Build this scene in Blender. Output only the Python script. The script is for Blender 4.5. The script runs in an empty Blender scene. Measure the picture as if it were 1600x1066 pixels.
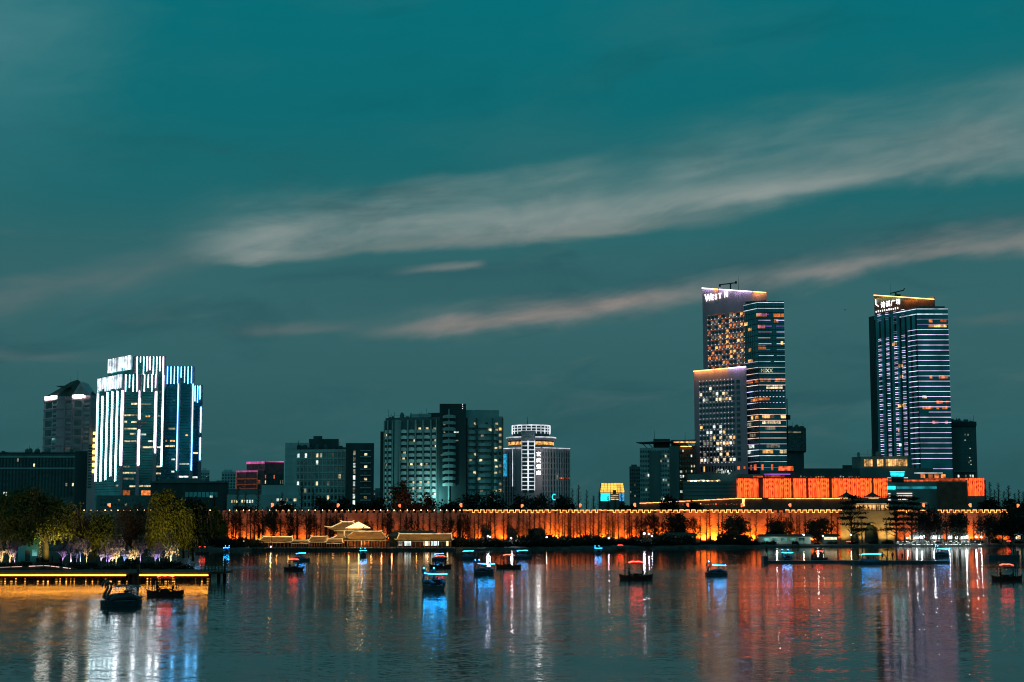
import bpy, math, random
from mathutils import Vector, Matrix
R = random.Random(7)
S = bpy.context.scene
COL = S.collection
PI = math.pi
# ------------------------------------------------------------------ camera geometry
F, CAMH = 2500.0, 9.3
PITCH = math.atan(275.0/2500.0)
cp, sp = math.cos(PITCH), math.sin(PITCH)
def kx(px): return (px-800.0)/F*cp
def X(px, Y): return kx(px)*Y
def Z(py, Y):
    v = (533.0-py)/F
    return CAMH + Y*(sp+v*cp)/(cp-v*sp)
def YW(py, z=0.0):
    v = (533.0-py)/F
    return (z-CAMH)*(cp-v*sp)/(sp+v*cp)
# ------------------------------------------------------------------ materials
MATS = {}
def newmat(name):
    m = bpy.data.materials.new(name); m.use_nodes = True
    m.node_tree.nodes.clear(); MATS[name] = m
    return m, m.node_tree.nodes, m.node_tree.links
def mat(name, col, rough=.8, var=.25, scale=.5, spec=.3, metal=0, bump=0, streak=False, trans=0):
    m, n, l = newmat(name)
    o = n.new('ShaderNodeOutputMaterial'); b = n.new('ShaderNodeBsdfPrincipled')
    b.inputs['Roughness'].default_value = rough; b.inputs['Specular IOR Level'].default_value = spec
    b.inputs['Metallic'].default_value = metal
    l.new(b.outputs[0], o.inputs[0])
    g = n.new('ShaderNodeNewGeometry'); t = n.new('ShaderNodeTexNoise')
    t.inputs['Scale'].default_value = scale; t.inputs['Detail'].default_value = 5
    mp = n.new('ShaderNodeMapping'); l.new(g.outputs['Position'], mp.inputs[0]); l.new(mp.outputs[0], t.inputs['Vector'])
    if streak: mp.inputs['Scale'].default_value = (1, 1, .15)
    oi = n.new('ShaderNodeObjectInfo')
    r = n.new('ShaderNodeMapRange'); l.new(t.outputs['Fac'], r.inputs[0])
    r.inputs[1].default_value = .3; r.inputs[2].default_value = .7
    r.inputs[3].default_value = 1-var; r.inputs[4].default_value = 1+var
    r2 = n.new('ShaderNodeMapRange'); l.new(oi.outputs['Random'], r2.inputs[0])
    r2.inputs[3].default_value = 1-var*.5; r2.inputs[4].default_value = 1+var*.5
    mu = n.new('ShaderNodeMath'); mu.operation = 'MULTIPLY'; l.new(r.outputs[0], mu.inputs[0]); l.new(r2.outputs[0], mu.inputs[1])
    vm = n.new('ShaderNodeVectorMath'); vm.operation = 'SCALE'; vm.inputs[0].default_value = col
    l.new(mu.outputs[0], vm.inputs['Scale']); l.new(vm.outputs[0], b.inputs['Base Color'])
    if bump:
        bp = n.new('ShaderNodeBump'); bp.inputs['Strength'].default_value = bump; bp.inputs['Distance'].default_value = .1
        l.new(t.outputs['Fac'], bp.inputs['Height']); l.new(bp.outputs[0], b.inputs['Normal'])
    return m
def emit(name, col, st, var=0, scale=.8, sample=True):
    m, n, l = newmat(name)
    o = n.new('ShaderNodeOutputMaterial'); e = n.new('ShaderNodeEmission')
    e.inputs[0].default_value = (*col, 1); e.inputs[1].default_value = st
    l.new(e.outputs[0], o.inputs[0])
    if var:
        g = n.new('ShaderNodeNewGeometry'); t = n.new('ShaderNodeTexNoise'); t.inputs['Scale'].default_value = scale
        t.inputs['Detail'].default_value = 3; l.new(g.outputs['Position'], t.inputs['Vector'])
        oi = n.new('ShaderNodeObjectInfo')
        r = n.new('ShaderNodeMapRange'); l.new(t.outputs['Fac'], r.inputs[0]); r.inputs[1].default_value = .35; r.inputs[2].default_value = .65
        r.inputs[3].default_value = 1-var; r.inputs[4].default_value = 1+var
        r2 = n.new('ShaderNodeMapRange'); l.new(oi.outputs['Random'], r2.inputs[0]); r2.inputs[3].default_value = (1-var)*st; r2.inputs[4].default_value = (1+.5*var)*st
        mu = n.new('ShaderNodeMath'); mu.operation = 'MULTIPLY'; l.new(r.outputs[0], mu.inputs[0]); l.new(r2.outputs[0], mu.inputs[1])
        l.new(mu.outputs[0], e.inputs[1])
    if not sample: m.cycles.emission_sampling = 'NONE'
    return m
# building skins
mat('teal_concrete', (.34,.54,.54), .85, .2, .15, streak=True)
mat('dark_concrete', (.11,.20,.20), .85, .3, .15, streak=True)
mat('black_concrete', (.04,.09,.095), .85, .3, .2, streak=True)
mat('pale_concrete', (.42,.46,.46), .8, .2, .15, streak=True)
mat('grey_stone', (.58,.50,.54), .75, .2, .12, streak=True)
mat('lilac_stone', (.52,.38,.46), .7, .2, .12, streak=True)
mat('white_balcony', (.72,.85,.83), .7, .3, .1)
mat('dark_glass', (.05,.14,.15), .15, .5, .1, spec=.3, metal=.85)
mat('curtain_glass', (.07,.33,.38), .12, .35, .08, metal=.95)
mat('teal_glass', (.20,.58,.60), .15, .45, .10, metal=.95)
mat('blue_glass', (.06,.48,.64), .15, .4, .08, metal=.95)
mat('frame_metal', (.10,.13,.135), .5, .2, .5, metal=.4)
mat('dark_metal', (.02,.025,.027), .5, .3, .5)
mat('brown_wall', (.16,.085,.06), .85, .3, .3)
mat('pink_panel', (.22,.10,.11), .6, .3, .4)
mat('wood', (.05,.028,.018), .7, .4, 2.0)
mat('deck_wood', (.07,.05,.035), .8, .4, 1.0)
mat('boat_dark', (.045,.075,.09), .45, .3, 2.0)
mat('boat_white', (.20,.26,.28), .5, .3, 2.0)
mat('boat_red', (.09,.022,.016), .5, .3, 2.0)
mat('canopy_blue', (.03,.12,.22), .6, .2, 2.0)
mat('cloth_dark', (.02,.02,.024), .9, .4, 3.0)
mat('cloth_maroon', (.06,.018,.016), .9, .4, 3.0)
mat('skin', (.20,.12,.09), .7, .1, 3.0)
mat('bark', (.022,.016,.012), .9, .4, 1.5)
mat('bark_lit', (.40,.33,.26), .9, .4, 1.5)
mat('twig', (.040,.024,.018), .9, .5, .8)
mat('twig_dim', (.13,.095,.075), .9, .5, .8)
mat('leaf_willow', (.085,.085,.016), .8, .3, .3)
mat('leaf_dark', (.012,.02,.013), .8, .5, .4)
mat('leaf_grey', (.06,.055,.05), .9, .5, .3)
mat('leaf_rust', (.085,.04,.022), .9, .5, .3)
mat('hedge', (.012,.02,.012), .9, .5, .6)
mat('soil', (.035,.04,.03), .95, .5, .15, bump=.4)
mat('bank_stone', (.06,.065,.06), .9, .5, .4, bump=.5)
mat('roof_tile', (.34,.20,.07), .7, .3, .6)
mat('roof_dark', (.03,.055,.05), .8, .3, .6)
mat('column_red', (.30,.12,.06), .6, .3, 1.0)
mat('plaster_warm', (.45,.34,.22), .8, .2, 1.0)
mat('tent_cloth', (.5,.55,.54), .8, .2, 1.0)
mat('gate_stone', (.40,.32,.20), .85, .35, .35, bump=.3)
# lit things
emit('lit_warm', (1,.50,.16), 1.0, .75, .55, False)
emit('lit_orange', (1,.27,.07), .75, .7, .55, False)
emit('lit_cream', (1,.80,.46), .95, .7, .55, False)
emit('lit_white', (.85,1,.9), .9, .7, .6, False)
emit('lit_dim', (.75,.72,.5), .22, .8, .5, False)
emit('lit_teal', (.25,.8,.7), .35, .8, .5, False)
emit('lit_red', (1,.16,.05), .7, .7, .55, False)
emit('led_white', (.86,.93,1), 10.0, sample=False)
emit('led_white_flat', (.80,.90,1), 1.5, .55, .2, sample=False)
emit('led_ice', (.14,.54,1), 11.0, sample=False)
emit('led_blue', (.03,.28,1), 2.2)
emit('led_lilac', (.84,.64,1), 1.7, .5, .08, sample=False)
emit('led_lilac_dim', (.42,.36,.8), .45, .5, .1, sample=False)
emit('led_violet', (.6,.18,1), .9, .4, .1, sample=False)
emit('led_peach', (1,.66,.56), 1.5, .5, .06, sample=False)
emit('led_magenta', (.9,.16,.55), .5, .5, .3, sample=False)
emit('led_gold', (1,.48,.09), 5.0)
emit('led_dock', (1,.37,.04), 20.0)
emit('dock_glow', (1,.36,.03), 2.4, .7, 2.0)
emit('gable_glow', (1,.66,.26), 3.0, .3, .6)
emit('led_soft', (.84,.92,1), 1.0, .4, .3, sample=False)
emit('led_rope', (1,.36,.10), 3.0, .4, 1.0, sample=False)
emit('led_salmon', (1,.30,.16), .13, .6, 1.0, sample=False)
emit('led_cyan', (.012,.42,.48), 4.5, .3, .5)
emit('led_cyan_dim', (.03,.45,.55), .8, .5, .25)
emit('dot_white', (.95,.95,1), 1.5, sample=False)
emit('sign_white', (1,1,.97), 16.0)
emit('sign_plain', (1,1,1), 3.0)
emit('sign_warm', (1,.95,.82), 16.0)
emit('sign_yellow', (1,.68,.12), 4.0)
emit('sign_cyan', (.04,.48,.85), 1.1, .6, .9)
emit('bulb_warm', (1,.66,.34), 6.0, sample=False)
emit('bulb_white', (.95,.97,1), 260.0)
emit('bulb_cream', (1,.86,.60), 60.0)
emit('bulb_lilac', (.85,.80,1), 200.0)
emit('lantern_glow', (1,.20,.07), 2.2, .4, 3.0)
emit('crown_wash', (1,.42,.10), 5.0, sample=False)
emit('crown_lilac', (.80,.70,1), 5.0, sample=False)
emit('ridge_glow', (1,.68,.28), 1.0, .4, .6)  # roof ridges and hips glow themselves, standing in for strip light; also eave lights
emit('tent_glow', (.80,1,.96), 2.0, .6, .5)
emit('tent_warm', (1,.70,.45), 1.3, .6, .5)
emit('neon_red', (1,.05,.03), 14.0)
emit('neon_blue', (.012,.38,1), 50.0)
emit('screen_gold', (1,.52,.08), 1.25, .35, .25)
emit('screen_blue', (.10,.45,.9), .8, .5, .35)
def led_drape(name):
    m, n, l = newmat(name)
    o = n.new('ShaderNodeOutputMaterial'); e = n.new('ShaderNodeEmission'); l.new(e.outputs[0], o.inputs[0])
    g = n.new('ShaderNodeNewGeometry')
    w = n.new('ShaderNodeTexWave'); w.wave_type = 'BANDS'; w.bands_direction = 'X'
    w.inputs['Scale'].default_value = .14; w.inputs['Distortion'].default_value = 16; w.inputs['Detail'].default_value = 1.0
    w.inputs['Detail Scale'].default_value = .11
    mp = n.new('ShaderNodeMapping'); mp.inputs['Scale'].default_value = (1, .01, .38)
    l.new(g.outputs['Position'], mp.inputs[0]); l.new(mp.outputs[0], w.inputs['Vector'])
    w2 = n.new('ShaderNodeTexWave'); w2.inputs['Scale'].default_value = .33; w2.inputs['Distortion'].default_value = 1.5
    mp2 = n.new('ShaderNodeMapping'); mp2.inputs['Scale'].default_value = (1, .01, .04); l.new(g.outputs['Position'], mp2.inputs[0]); l.new(mp2.outputs[0], w2.inputs['Vector'])
    mi = n.new('ShaderNodeMath'); mi.operation = 'MULTIPLY_ADD'; l.new(w.outputs['Fac'], mi.inputs[0]); mi.inputs[1].default_value = .6; l.new(w2.outputs['Fac'], mi.inputs[2])
    s3 = n.new('ShaderNodeSeparateXYZ'); l.new(g.outputs['Position'], s3.inputs[0])
    def q(op, a, b=None):
        k = n.new('ShaderNodeMath'); k.operation = op
        for i, v in enumerate((a, b)):
            if v is None: continue
            if isinstance(v, (int, float)): k.inputs[i].default_value = v
            else: l.new(v, k.inputs[i])
        return k.outputs[0]
    u = q('SUBTRACT', q('PINGPONG', q('ADD', s3.outputs[0], q('MULTIPLY', w.outputs['Fac'], 1.2)), 9.5), 4.0); v = q('MULTIPLY', q('SUBTRACT', s3.outputs[2], 21.0), .55)
    rr = q('SQRT', q('ADD', q('MULTIPLY', u, u), q('MULTIPLY', v, v))); ring = q('MULTIPLY', q('SINE', q('MULTIPLY', rr, 5.2)), .3)
    tot = q('ADD', q('MULTIPLY', mi.outputs[0], .62), q('ADD', ring, .12))
    cr = n.new('ShaderNodeValToRGB'); l.new(tot, cr.inputs[0])
    cr.color_ramp.elements[0].position = .1; cr.color_ramp.elements[0].color = (.10,.006,.003,1)
    cr.color_ramp.elements[1].position = 1.0; cr.color_ramp.elements[1].color = (1,.085,.014,1)
    l.new(cr.outputs[0], e.inputs[0]); e.inputs[1].default_value = 3.0
    return m
led_drape('drape_orange')
def brick(name):
    m, n, l = newmat(name)
    o = n.new('ShaderNodeOutputMaterial'); b = n.new('ShaderNodeBsdfPrincipled'); b.inputs['Roughness'].default_value = .9
    l.new(b.outputs[0], o.inputs[0])
    g = n.new('ShaderNodeNewGeometry'); sx = n.new('ShaderNodeSeparateXYZ'); l.new(g.outputs['Position'], sx.inputs[0])
    cx = n.new('ShaderNodeCombineXYZ'); l.new(sx.outputs[0], cx.inputs[0]); l.new(sx.outputs[2], cx.inputs[1])
    t = n.new('ShaderNodeTexBrick'); t.inputs['Scale'].default_value = 1.0
    t.inputs['Brick Width'].default_value = .8; t.inputs['Row Height'].default_value = .28; t.inputs['Mortar Size'].default_value = .02
    t.inputs['Color1'].default_value = (.36,.24,.17,1); t.inputs['Color2'].default_value = (.25,.17,.13,1); t.inputs['Mortar'].default_value = (.2,.16,.13,1)
    l.new(cx.outputs[0], t.inputs['Vector'])
    no = n.new('ShaderNodeTexNoise'); no.inputs['Scale'].default_value = .35; no.inputs['Detail'].default_value = 6; l.new(g.outputs['Position'], no.inputs['Vector'])
    mr = n.new('ShaderNodeMapRange'); l.new(no.outputs['Fac'], mr.inputs[0]); mr.inputs[1].default_value = .3; mr.inputs[2].default_value = .7; mr.inputs[3].default_value = .5; mr.inputs[4].default_value = 1.35
    vm = n.new('ShaderNodeVectorMath'); vm.operation = 'SCALE'; l.new(t.outputs['Color'], vm.inputs[0]); l.new(mr.outputs[0], vm.inputs['Scale'])
    l.new(vm.outputs[0], b.inputs['Base Color'])
    return m
brick('city_brick')
# ------------------------------------------------------------------ mesh builder
class MB:
    def __init__(s): s.v = []; s.f = []; s.mi = []; s.mats = []; s.cur = 0
    def use(s, name):
        if name not in s.mats: s.mats.append(name)
        s.cur = s.mats.index(name); return s
    def add(s, vs, fs):
        k = len(s.v); s.v.extend([tuple(p) for p in vs])
        for f in fs: s.f.append(tuple(i+k for i in f)); s.mi.append(s.cur)
        return s
    def hexa(s, p):   # 4 bottom + 4 top (ccw from below-left)
        return s.add(p, [(3,2,1,0),(4,5,6,7),(0,1,5,4),(1,2,6,5),(2,3,7,6),(3,0,4,7)])
    def box(s, x0, x1, y0, y1, z0, z1):
        return s.hexa([(x0,y0,z0),(x1,y0,z0),(x1,y1,z0),(x0,y1,z0),(x0,y0,z1),(x1,y0,z1),(x1,y1,z1),(x0,y1,z1)])
    def wbox(s, A, B, u0, u1, z0, z1, o0, o1):  # box along segment A->B, o = outward offset
        d = (Vector(B)-Vector(A)).normalized(); n = Vector((d.y, -d.x)); A = Vector(A)
        q = [A+d*u0+n*o1, A+d*u1+n*o1, A+d*u1+n*o0, A+d*u0+n*o0]
        return s.hexa([(p.x,p.y,z0) for p in q]+[(p.x,p.y,z1) for p in q])
    def prism(s, poly, z0, z1):
        n = len(poly)
        z0s = z0 if isinstance(z0, (list, tuple)) else [z0]*n
        z1s = z1 if isinstance(z1, (list, tuple)) else [z1]*n
        vs = [(p[0],p[1],z0s[i]) for i, p in enumerate(poly)]+[(p[0],p[1],z1s[i]) for i, p in enumerate(poly)]
        fs = [tuple(range(n))[::-1], tuple(range(n, 2*n))]+[(i,(i+1)%n,n+(i+1)%n,n+i) for i in range(n)]
        return s.add(vs, fs)
    def tube(s, pts, rad, n=5, cap=True):
        pts = [Vector(p) for p in pts]; k = len(s.v)
        rad = rad if isinstance(rad, (list, tuple)) else [rad]*len(pts)
        for i, p in enumerate(pts):
            t = (pts[min(i+1,len(pts)-1)]-pts[max(i-1,0)])
            t = t.normalized() if t.length > 1e-6 else Vector((0,0,1))
            a = t.cross(Vector((0,0,1)) if abs(t.z) < .9 else Vector((1,0,0))).normalized(); b = t.cross(a)
            for j in range(n):
                w = 2*PI*j/n; q = p+(a*math.cos(w)+b*math.sin(w))*rad[i]; s.v.append((q.x,q.y,q.z))
        for i in range(len(pts)-1):
            for j in range(n):
                s.f.append((k+i*n+j, k+i*n+(j+1)%n, k+(i+1)*n+(j+1)%n, k+(i+1)*n+j)); s.mi.append(s.cur)
        if cap:
            s.f.append(tuple(k+j for j in range(n))[::-1]); s.mi.append(s.cur)
            e = k+(len(pts)-1)*n; s.f.append(tuple(e+j for j in range(n))); s.mi.append(s.cur)
        return s
    def lathe(s, c, prof, n=12):  # prof: (r,z)
        return s.tube_prof(c, prof, n)
    def tube_prof(s, c, prof, n=12, sx=1, sy=1):
        k = len(s.v)
        for r, z in prof:
            for j in range(n):
                w = 2*PI*j/n; s.v.append((c[0]+sx*r*math.cos(w), c[1]+sy*r*math.sin(w), c[2]+z))
        for i in range(len(prof)-1):
            for j in range(n):
                s.f.append((k+i*n+j, k+i*n+(j+1)%n, k+(i+1)*n+(j+1)%n, k+(i+1)*n+j)); s.mi.append(s.cur)
        s.f.append(tuple(k+j for j in range(n))[::-1]); s.mi.append(s.cur)
        e = k+(len(prof)-1)*n; s.f.append(tuple(e+j for j in range(n))); s.mi.append(s.cur)
        return s
    def ball(s, c, r, n=8, m=5):
        return s.tube_prof(c, [(max(.02, math.sin(PI*i/m))*r, -math.cos(PI*i/m)*r) for i in range(m+1)], n)
    def quad(s, c, a, b):
        c, a, b = Vector(c), Vector(a), Vector(b)
        return s.add([c-a-b, c+a-b, c+a+b, c-a+b], [(0,1,2,3)])
    def mesh(s, name):
        me = bpy.data.meshes.new(name); me.from_pydata(s.v, [], s.f)
        for m in s.mats: me.materials.append(MATS[m])
        me.polygons.foreach_set('material_index', s.mi); me.update()
        return me
    def build(s, name, parent=None, loc=(0,0,0), smooth=False):
        o = bpy.data.objects.new(name, s.mesh(name)); COL.objects.link(o)
        o.location = loc
        if parent is not None: o.parent = parent
        if smooth: o.data.polygons.foreach_set('use_smooth', [True]*len(o.data.polygons))
        return o
def tag(o, label=None, cat=None, group=None, kind=None):
    if label: o['label'] = label
    if cat: o['category'] = cat
    if group: o['group'] = group
    if kind: o['kind'] = kind
    return o
def empty(name, loc, label, cat, group=None, rz=0):
    o = bpy.data.objects.new(name, None); COL.objects.link(o); o.location = loc; o.rotation_euler = (0,0,rz)
    o.empty_display_size = .5
    return tag(o, label, cat, group)
KIDS = {}
def copy_tree(o, parent=None):
    c = o.copy(); COL.objects.link(c)
    if parent is not None: c.parent = parent
    for ch in list(o.children): copy_tree(ch, c)
    return c
def text(name, body, parent, loc, size, matname, rz=0, ext=.08, off=0.0, spacing=1.0, align='LEFT', sx=1.0):
    cu = bpy.data.curves.new(name, 'FONT'); cu.body = body; cu.size = size; cu.extrude = ext; cu.offset = off
    cu.space_character = spacing; cu.align_x = align; cu.resolution_u = 3
    cu.materials.append(MATS[matname])
    t = bpy.data.objects.new(name, cu); COL.objects.link(t); bpy.context.view_layer.update()
    me = bpy.data.meshes.new_from_object(t.evaluated_get(bpy.context.evaluated_depsgraph_get())); bpy.data.objects.remove(t); bpy.data.curves.remove(cu)
    if not me.materials: me.materials.append(MATS[matname])
    o = bpy.data.objects.new(name, me); COL.objects.link(o); o.parent = parent; o.location = loc
    o.rotation_euler = (PI/2, 0, rz); o.scale = (sx, 1, 1)
    return o
def lamp(kind, loc, col, power, target=None, size=.5, angle=100, blend=.8, name='lamp', sizey=None):
    d = bpy.data.lights.new(name, kind); d.color = col; d.energy = power
    if kind == 'SPOT': d.spot_size = math.radians(angle); d.spot_blend = blend; d.shadow_soft_size = size
    elif kind == 'AREA':
        d.size = size
        if sizey: d.shape = 'RECTANGLE'; d.size_y = sizey
    else: d.shadow_soft_size = size
    o = bpy.data.objects.new(name, d); COL.objects.link(o); o.location = loc
    if target is not None:
        o.rotation_euler = (Vector(target)-Vector(loc)).to_track_quat('-Z', 'Y').to_euler()
    return o
UNIT = {}
def unit_box(matname):
    if matname not in UNIT:
        UNIT[matname] = MB().use(matname).box(-.5,.5,-.5,.5,-.5,.5).mesh('window_'+matname)
    return UNIT[matname]
def YB(px):    # waterline of the far bank seen at picture column px
    k = [(-200,470),(330,452),(400,446),(720,452),(900,474),(1100,490),(1400,510),(1600,518),(1900,522)]
    for (a, ya), (b, yb) in zip(k, k[1:]):
        if px <= b: return ya+(yb-ya)*(px-a)/(b-a)
    return 522
G0 = .9    # ground level on the far shore
class Bld:
    """A building: root Empty; faces are runs of ground points, everything in root-local coordinates."""
    def __init__(s, name, label, cat, px, Y, group=None):
        s.o = Vector((X(px, Y), Y)); s.root = empty(name, (s.o.x, s.o.y, 0), label, cat, group); s.items = {}
    def p(s, px, Y): return (X(px, Y)-s.o.x, Y-s.o.y)
    def poly(s, pts, depth):   # visible run of (px,Y) left to right + the hidden back
        q = [s.p(*t) for t in pts]
        yb = max(t[1] for t in pts)+depth; e = min(1.5, (pts[-1][0]-pts[0][0])*.1)
        return q+[s.p(pts[-1][0]-e, yb), s.p(pts[0][0]+e, yb)]
    def strip(s, name, A, B, u0, u1, z0, z1, matname, out=.15, depth=.2):
        d = (Vector(B)-Vector(A)).normalized(); n = Vector((d.y, -d.x))
        c = Vector(A)+d*(u0+u1)/2+n*(out-depth/2+.02)
        s.items.setdefault(name, []).append((c.x, c.y, (z0+z1)/2, u1-u0, depth, z1-z0, math.atan2(d.y, d.x), matname))
    def windows(s, A, B, z0, z1, nx, nz, wf, hf, lit=.1, lits=('lit_warm',), dark='dark_glass', out=.06, skip=None, pick=None, name='window'):
        L = (Vector(B)-Vector(A)).length; cw = L/nx; ch = (z1-z0)/nz
        for j in range(nz):
            for i in range(nx):
                if skip and skip(i, j): continue
                m = pick(i, j) if pick else None
                if m is None: m = R.choice(lits) if R.random() < lit else dark
                u = (i+.5)*cw; z = z0+(j+.5)*ch
                s.strip(name, A, B, u-cw*wf/2, u+cw*wf/2, z-ch*hf/2, z+ch*hf/2, m, out, .12)
    def finish(s, limit=100):
        for name, it in s.items.items():
            it.sort(key=lambda t: (t[7].startswith(('lit', 'led', 'sign')), t[3]*t[5]), reverse=True)
            for (x, y, z, w, d, h, a, m) in it[:limit]:
                o = bpy.data.objects.new(name, unit_box(m)); COL.objects.link(o); o.parent = s.root
                o.location = (x, y, z); o.scale = (w, d, h); o.rotation_euler = (0, 0, a)
            rest = it[limit:]
            if rest:
                mb = MB()
                for (x, y, z, w, d, h, a, m) in rest:
                    mb.use(m); e = Vector((math.cos(a), math.sin(a))); A = Vector((x, y))-e*w/2
                    mb.wbox(A, A+e, 0, w, z-h/2, z+h/2, -d/2, d/2)
                tag(mb.build(name, s.root), kind='stuff')
        s.items = {}
def seglen(A, B): return (Vector(B)-Vector(A)).length
# ------------------------------------------------------------------ camera, render, sky
cam = bpy.data.cameras.new('camera'); cam.sensor_width = 36; cam.lens = 36*F/1600.0; cam.clip_start = 1; cam.clip_end = 30000
camo = bpy.data.objects.new('camera', cam); COL.objects.link(camo); camo.location = (0,0,CAMH); camo.rotation_euler = (PI/2+PITCH, 0, 0)
S.camera = camo
S.render.engine = 'CYCLES'
cy = S.cycles
cy.use_denoising = True
cy.max_bounces = 4; cy.diffuse_bounces = 2; cy.glossy_bounces = 3; cy.transmission_bounces = 2
cy.caustics_reflective = False; cy.caustics_refractive = False
cy.sample_clamp_indirect = 12; cy.sample_clamp_direct = 0
cy.use_light_tree = True; cy.filter_width = 1.1
S.view_settings.view_transform = 'Standard'; S.view_settings.look = 'None'; S.view_settings.exposure = 0; S.view_settings.gamma = 1
W = bpy.data.worlds.new('World'); S.world = W; W.use_nodes = True
nt = W.node_tree; nt.nodes.clear(); N = nt.nodes; LK = nt.links
def V_(x): return x
def mth(op, a, b=None, c=None, clamp=False):
    n = N.new('ShaderNodeMath'); n.operation = op; n.use_clamp = clamp
    for i, s in enumerate((a, b, c)):
        if s is None: continue
        if isinstance(s, (int, float)): n.inputs[i].default_value = s
        else: LK.new(s, n.inputs[i])
    return n.outputs[0]
def sstep(x, a, b):
    n = N.new('ShaderNodeMapRange'); n.interpolation_type = 'SMOOTHSTEP'; LK.new(x, n.inputs[0])
    n.inputs[1].default_value = a; n.inputs[2].default_value = b
    return n.outputs[0]
tc = N.new('ShaderNodeTexCoord'); sx = N.new('ShaderNodeSeparateXYZ'); LK.new(tc.outputs['Generated'], sx.inputs[0])
az = mth('ARCTAN2', sx.outputs[0], sx.outputs[1]); el = mth('ARCSINE', sx.outputs[2])
U = mth('MULTIPLY', az, 2500); Vv = mth('MULTIPLY', el, 2500)      # angles in units of 1/2500 rad
ramp = N.new('ShaderNodeValToRGB'); LK.new(mth('DIVIDE', Vv, 1600, clamp=True), ramp.inputs[0])
cr = ramp.color_ramp
stops = [(0.0,(.022,.094,.103)),(.05,(.023,.095,.104)),(.12,(.030,.112,.121)),(.2,(.036,.128,.139)),(.25,(.030,.128,.140)),(.31,(.012,.132,.148)),(.39,(.004,.140,.164)),(.5,(.0015,.152,.182)),(.7,(.002,.13,.16)),(1,(.01,.10,.13))]
cr.elements[0].position = 0; cr.elements[0].color = (*stops[0][1],1); cr.elements[1].position = 1; cr.elements[1].color = (*stops[-1][1],1)
for p, c in stops[1:-1]:
    e = cr.elements.new(p); e.color = (*c,1)
def noise(su, sv, rot, scale, detail=5, seed=0, rough=.55, dist=0):
    cb = N.new('ShaderNodeCombineXYZ'); LK.new(U, cb.inputs[0]); LK.new(Vv, cb.inputs[1]); cb.inputs[2].default_value = seed*37.0
    mp = N.new('ShaderNodeMapping'); mp.vector_type = 'TEXTURE'; LK.new(cb.outputs[0], mp.inputs[0])
    mp.inputs['Rotation'].default_value = (0,0,rot); mp.inputs['Scale'].default_value = (su, sv, 1)
    t = N.new('ShaderNodeTexNoise'); t.inputs['Scale'].default_value = scale; t.inputs['Detail'].default_value = detail
    t.inputs['Roughness'].default_value = rough; t.inputs['Distortion'].default_value = dist
    LK.new(mp.outputs[0], t.inputs['Vector']); return t.outputs['Fac']
n_big = noise(420, 160, .12, 1, 4, 1); n_str = noise(420, 70, .13, 1, 5, 2, .5, .5); n_fine = noise(190, 34, .13, 1, 5, 3, .5, .5)
n_puff = noise(190, 70, .14, 1, 6, 5, .55, .6)
def band(x0, y0, slope, w_lo, w_hi, grow, xa, xb, xc, xd, seed=0, warp=55):
    """cloud band: centre through image-angle (x0,y0) [px], soft edges, fade in xa..xb and out xc..xd"""
    u0 = x0-800; v0 = 808-y0
    ln = mth('MULTIPLY_ADD', mth('SUBTRACT', U, u0), -slope, v0)          # centre elevation (slope in picture px, y down)
    d = mth('SUBTRACT', Vv, ln)
    d = mth('ADD', d, mth('MULTIPLY', mth('SUBTRACT', n_big, .5), warp)); d = mth('ADD', d, mth('MULTIPLY', mth('SUBTRACT', n_puff, .5), warp*1.1)); d = mth('ADD', d, mth('MULTIPLY', mth('SUBTRACT', n_fine, .5), warp*.35))
    g = mth('MULTIPLY_ADD', sstep(U, xa-800, xc-800), grow, 1)
    d = mth('DIVIDE', d, g)
    lo = sstep(d, -w_lo, w_lo*.15); hi = mth('SUBTRACT', 1, sstep(d, -w_hi*.1, w_hi))
    m = mth('MULTIPLY', lo, hi)
    m = mth('MULTIPLY', m, mth('MULTIPLY', sstep(U, xa-800, xb-800), mth('SUBTRACT', 1, sstep(U, xc-800, xd-800))))
    return m
n_mod = noise(330, 75, .16, 1, 4, 9, .5, .5); n_wsp = noise(300, 60, .20, 1, 6, 11, .55, 1.0)
def streaks(m, lo, hi):
    a = mth('MULTIPLY', m, mth('ADD', mth('MULTIPLY', sstep(mth('MULTIPLY_ADD', n_wsp, .5, mth('MULTIPLY', n_str, .5)), .30, .68), hi-lo), lo))
    return mth('MULTIPLY', a, mth('MULTIPLY_ADD', sstep(n_mod, .30, .66), .62, .46))
colr = ramp.outputs[0]
def over(mask, c, k):
    global colr
    mx = N.new('ShaderNodeMix'); mx.data_type = 'RGBA'; LK.new(mth('MULTIPLY', mask, k, clamp=True), mx.inputs['Factor'])
    LK.new(colr, mx.inputs['A']); mx.inputs['B'].default_value = (*c,1); colr = mx.outputs['Result']
# large soft tone differences, then the bands
over(sstep(n_big, .45, .8), (.035,.150,.165), .35)
over(mth('MULTIPLY', mth('SUBTRACT', 1, sstep(mth('MULTIPLY_ADD', n_puff, 260, mth('MULTIPLY_ADD', n_big, 300, U)), -620, -240)), sstep(Vv, 430, 800)), (.10,.25,.27), .62)        # pale corner
over(streaks(band(0, 500, -.30, 42, 46, 0, -900, -300, 230, 420), .35, 1), (.17,.19,.195), .55)
over(streaks(band(290, 392, -.098, 26, 84, 1.0, 230, 420, 3000, 4000, warp=80), .15, 1), (.17,.265,.265), .72)
over(streaks(band(290, 402, -.105, 22, 40, 1.0, 240, 420, 1500, 2600, warp=48), .5, 1), (.28,.325,.31), .95)
over(streaks(band(640, 318, -.20, 30, 40, 0, 520, 680, 900, 1010, warp=50), .2, 1), (.20,.28,.27), .55)
over(streaks(band(1100, 268, -.16, 50, 70, .3, 760, 1250, 3000, 4000), .2, 1), (.20,.29,.28), .55)
over(streaks(band(600, 392, -.085, 10, 22, .5, 260, 480, 900, 1250, warp=25), .5, 1), (.34,.33,.30), .55)
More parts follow.
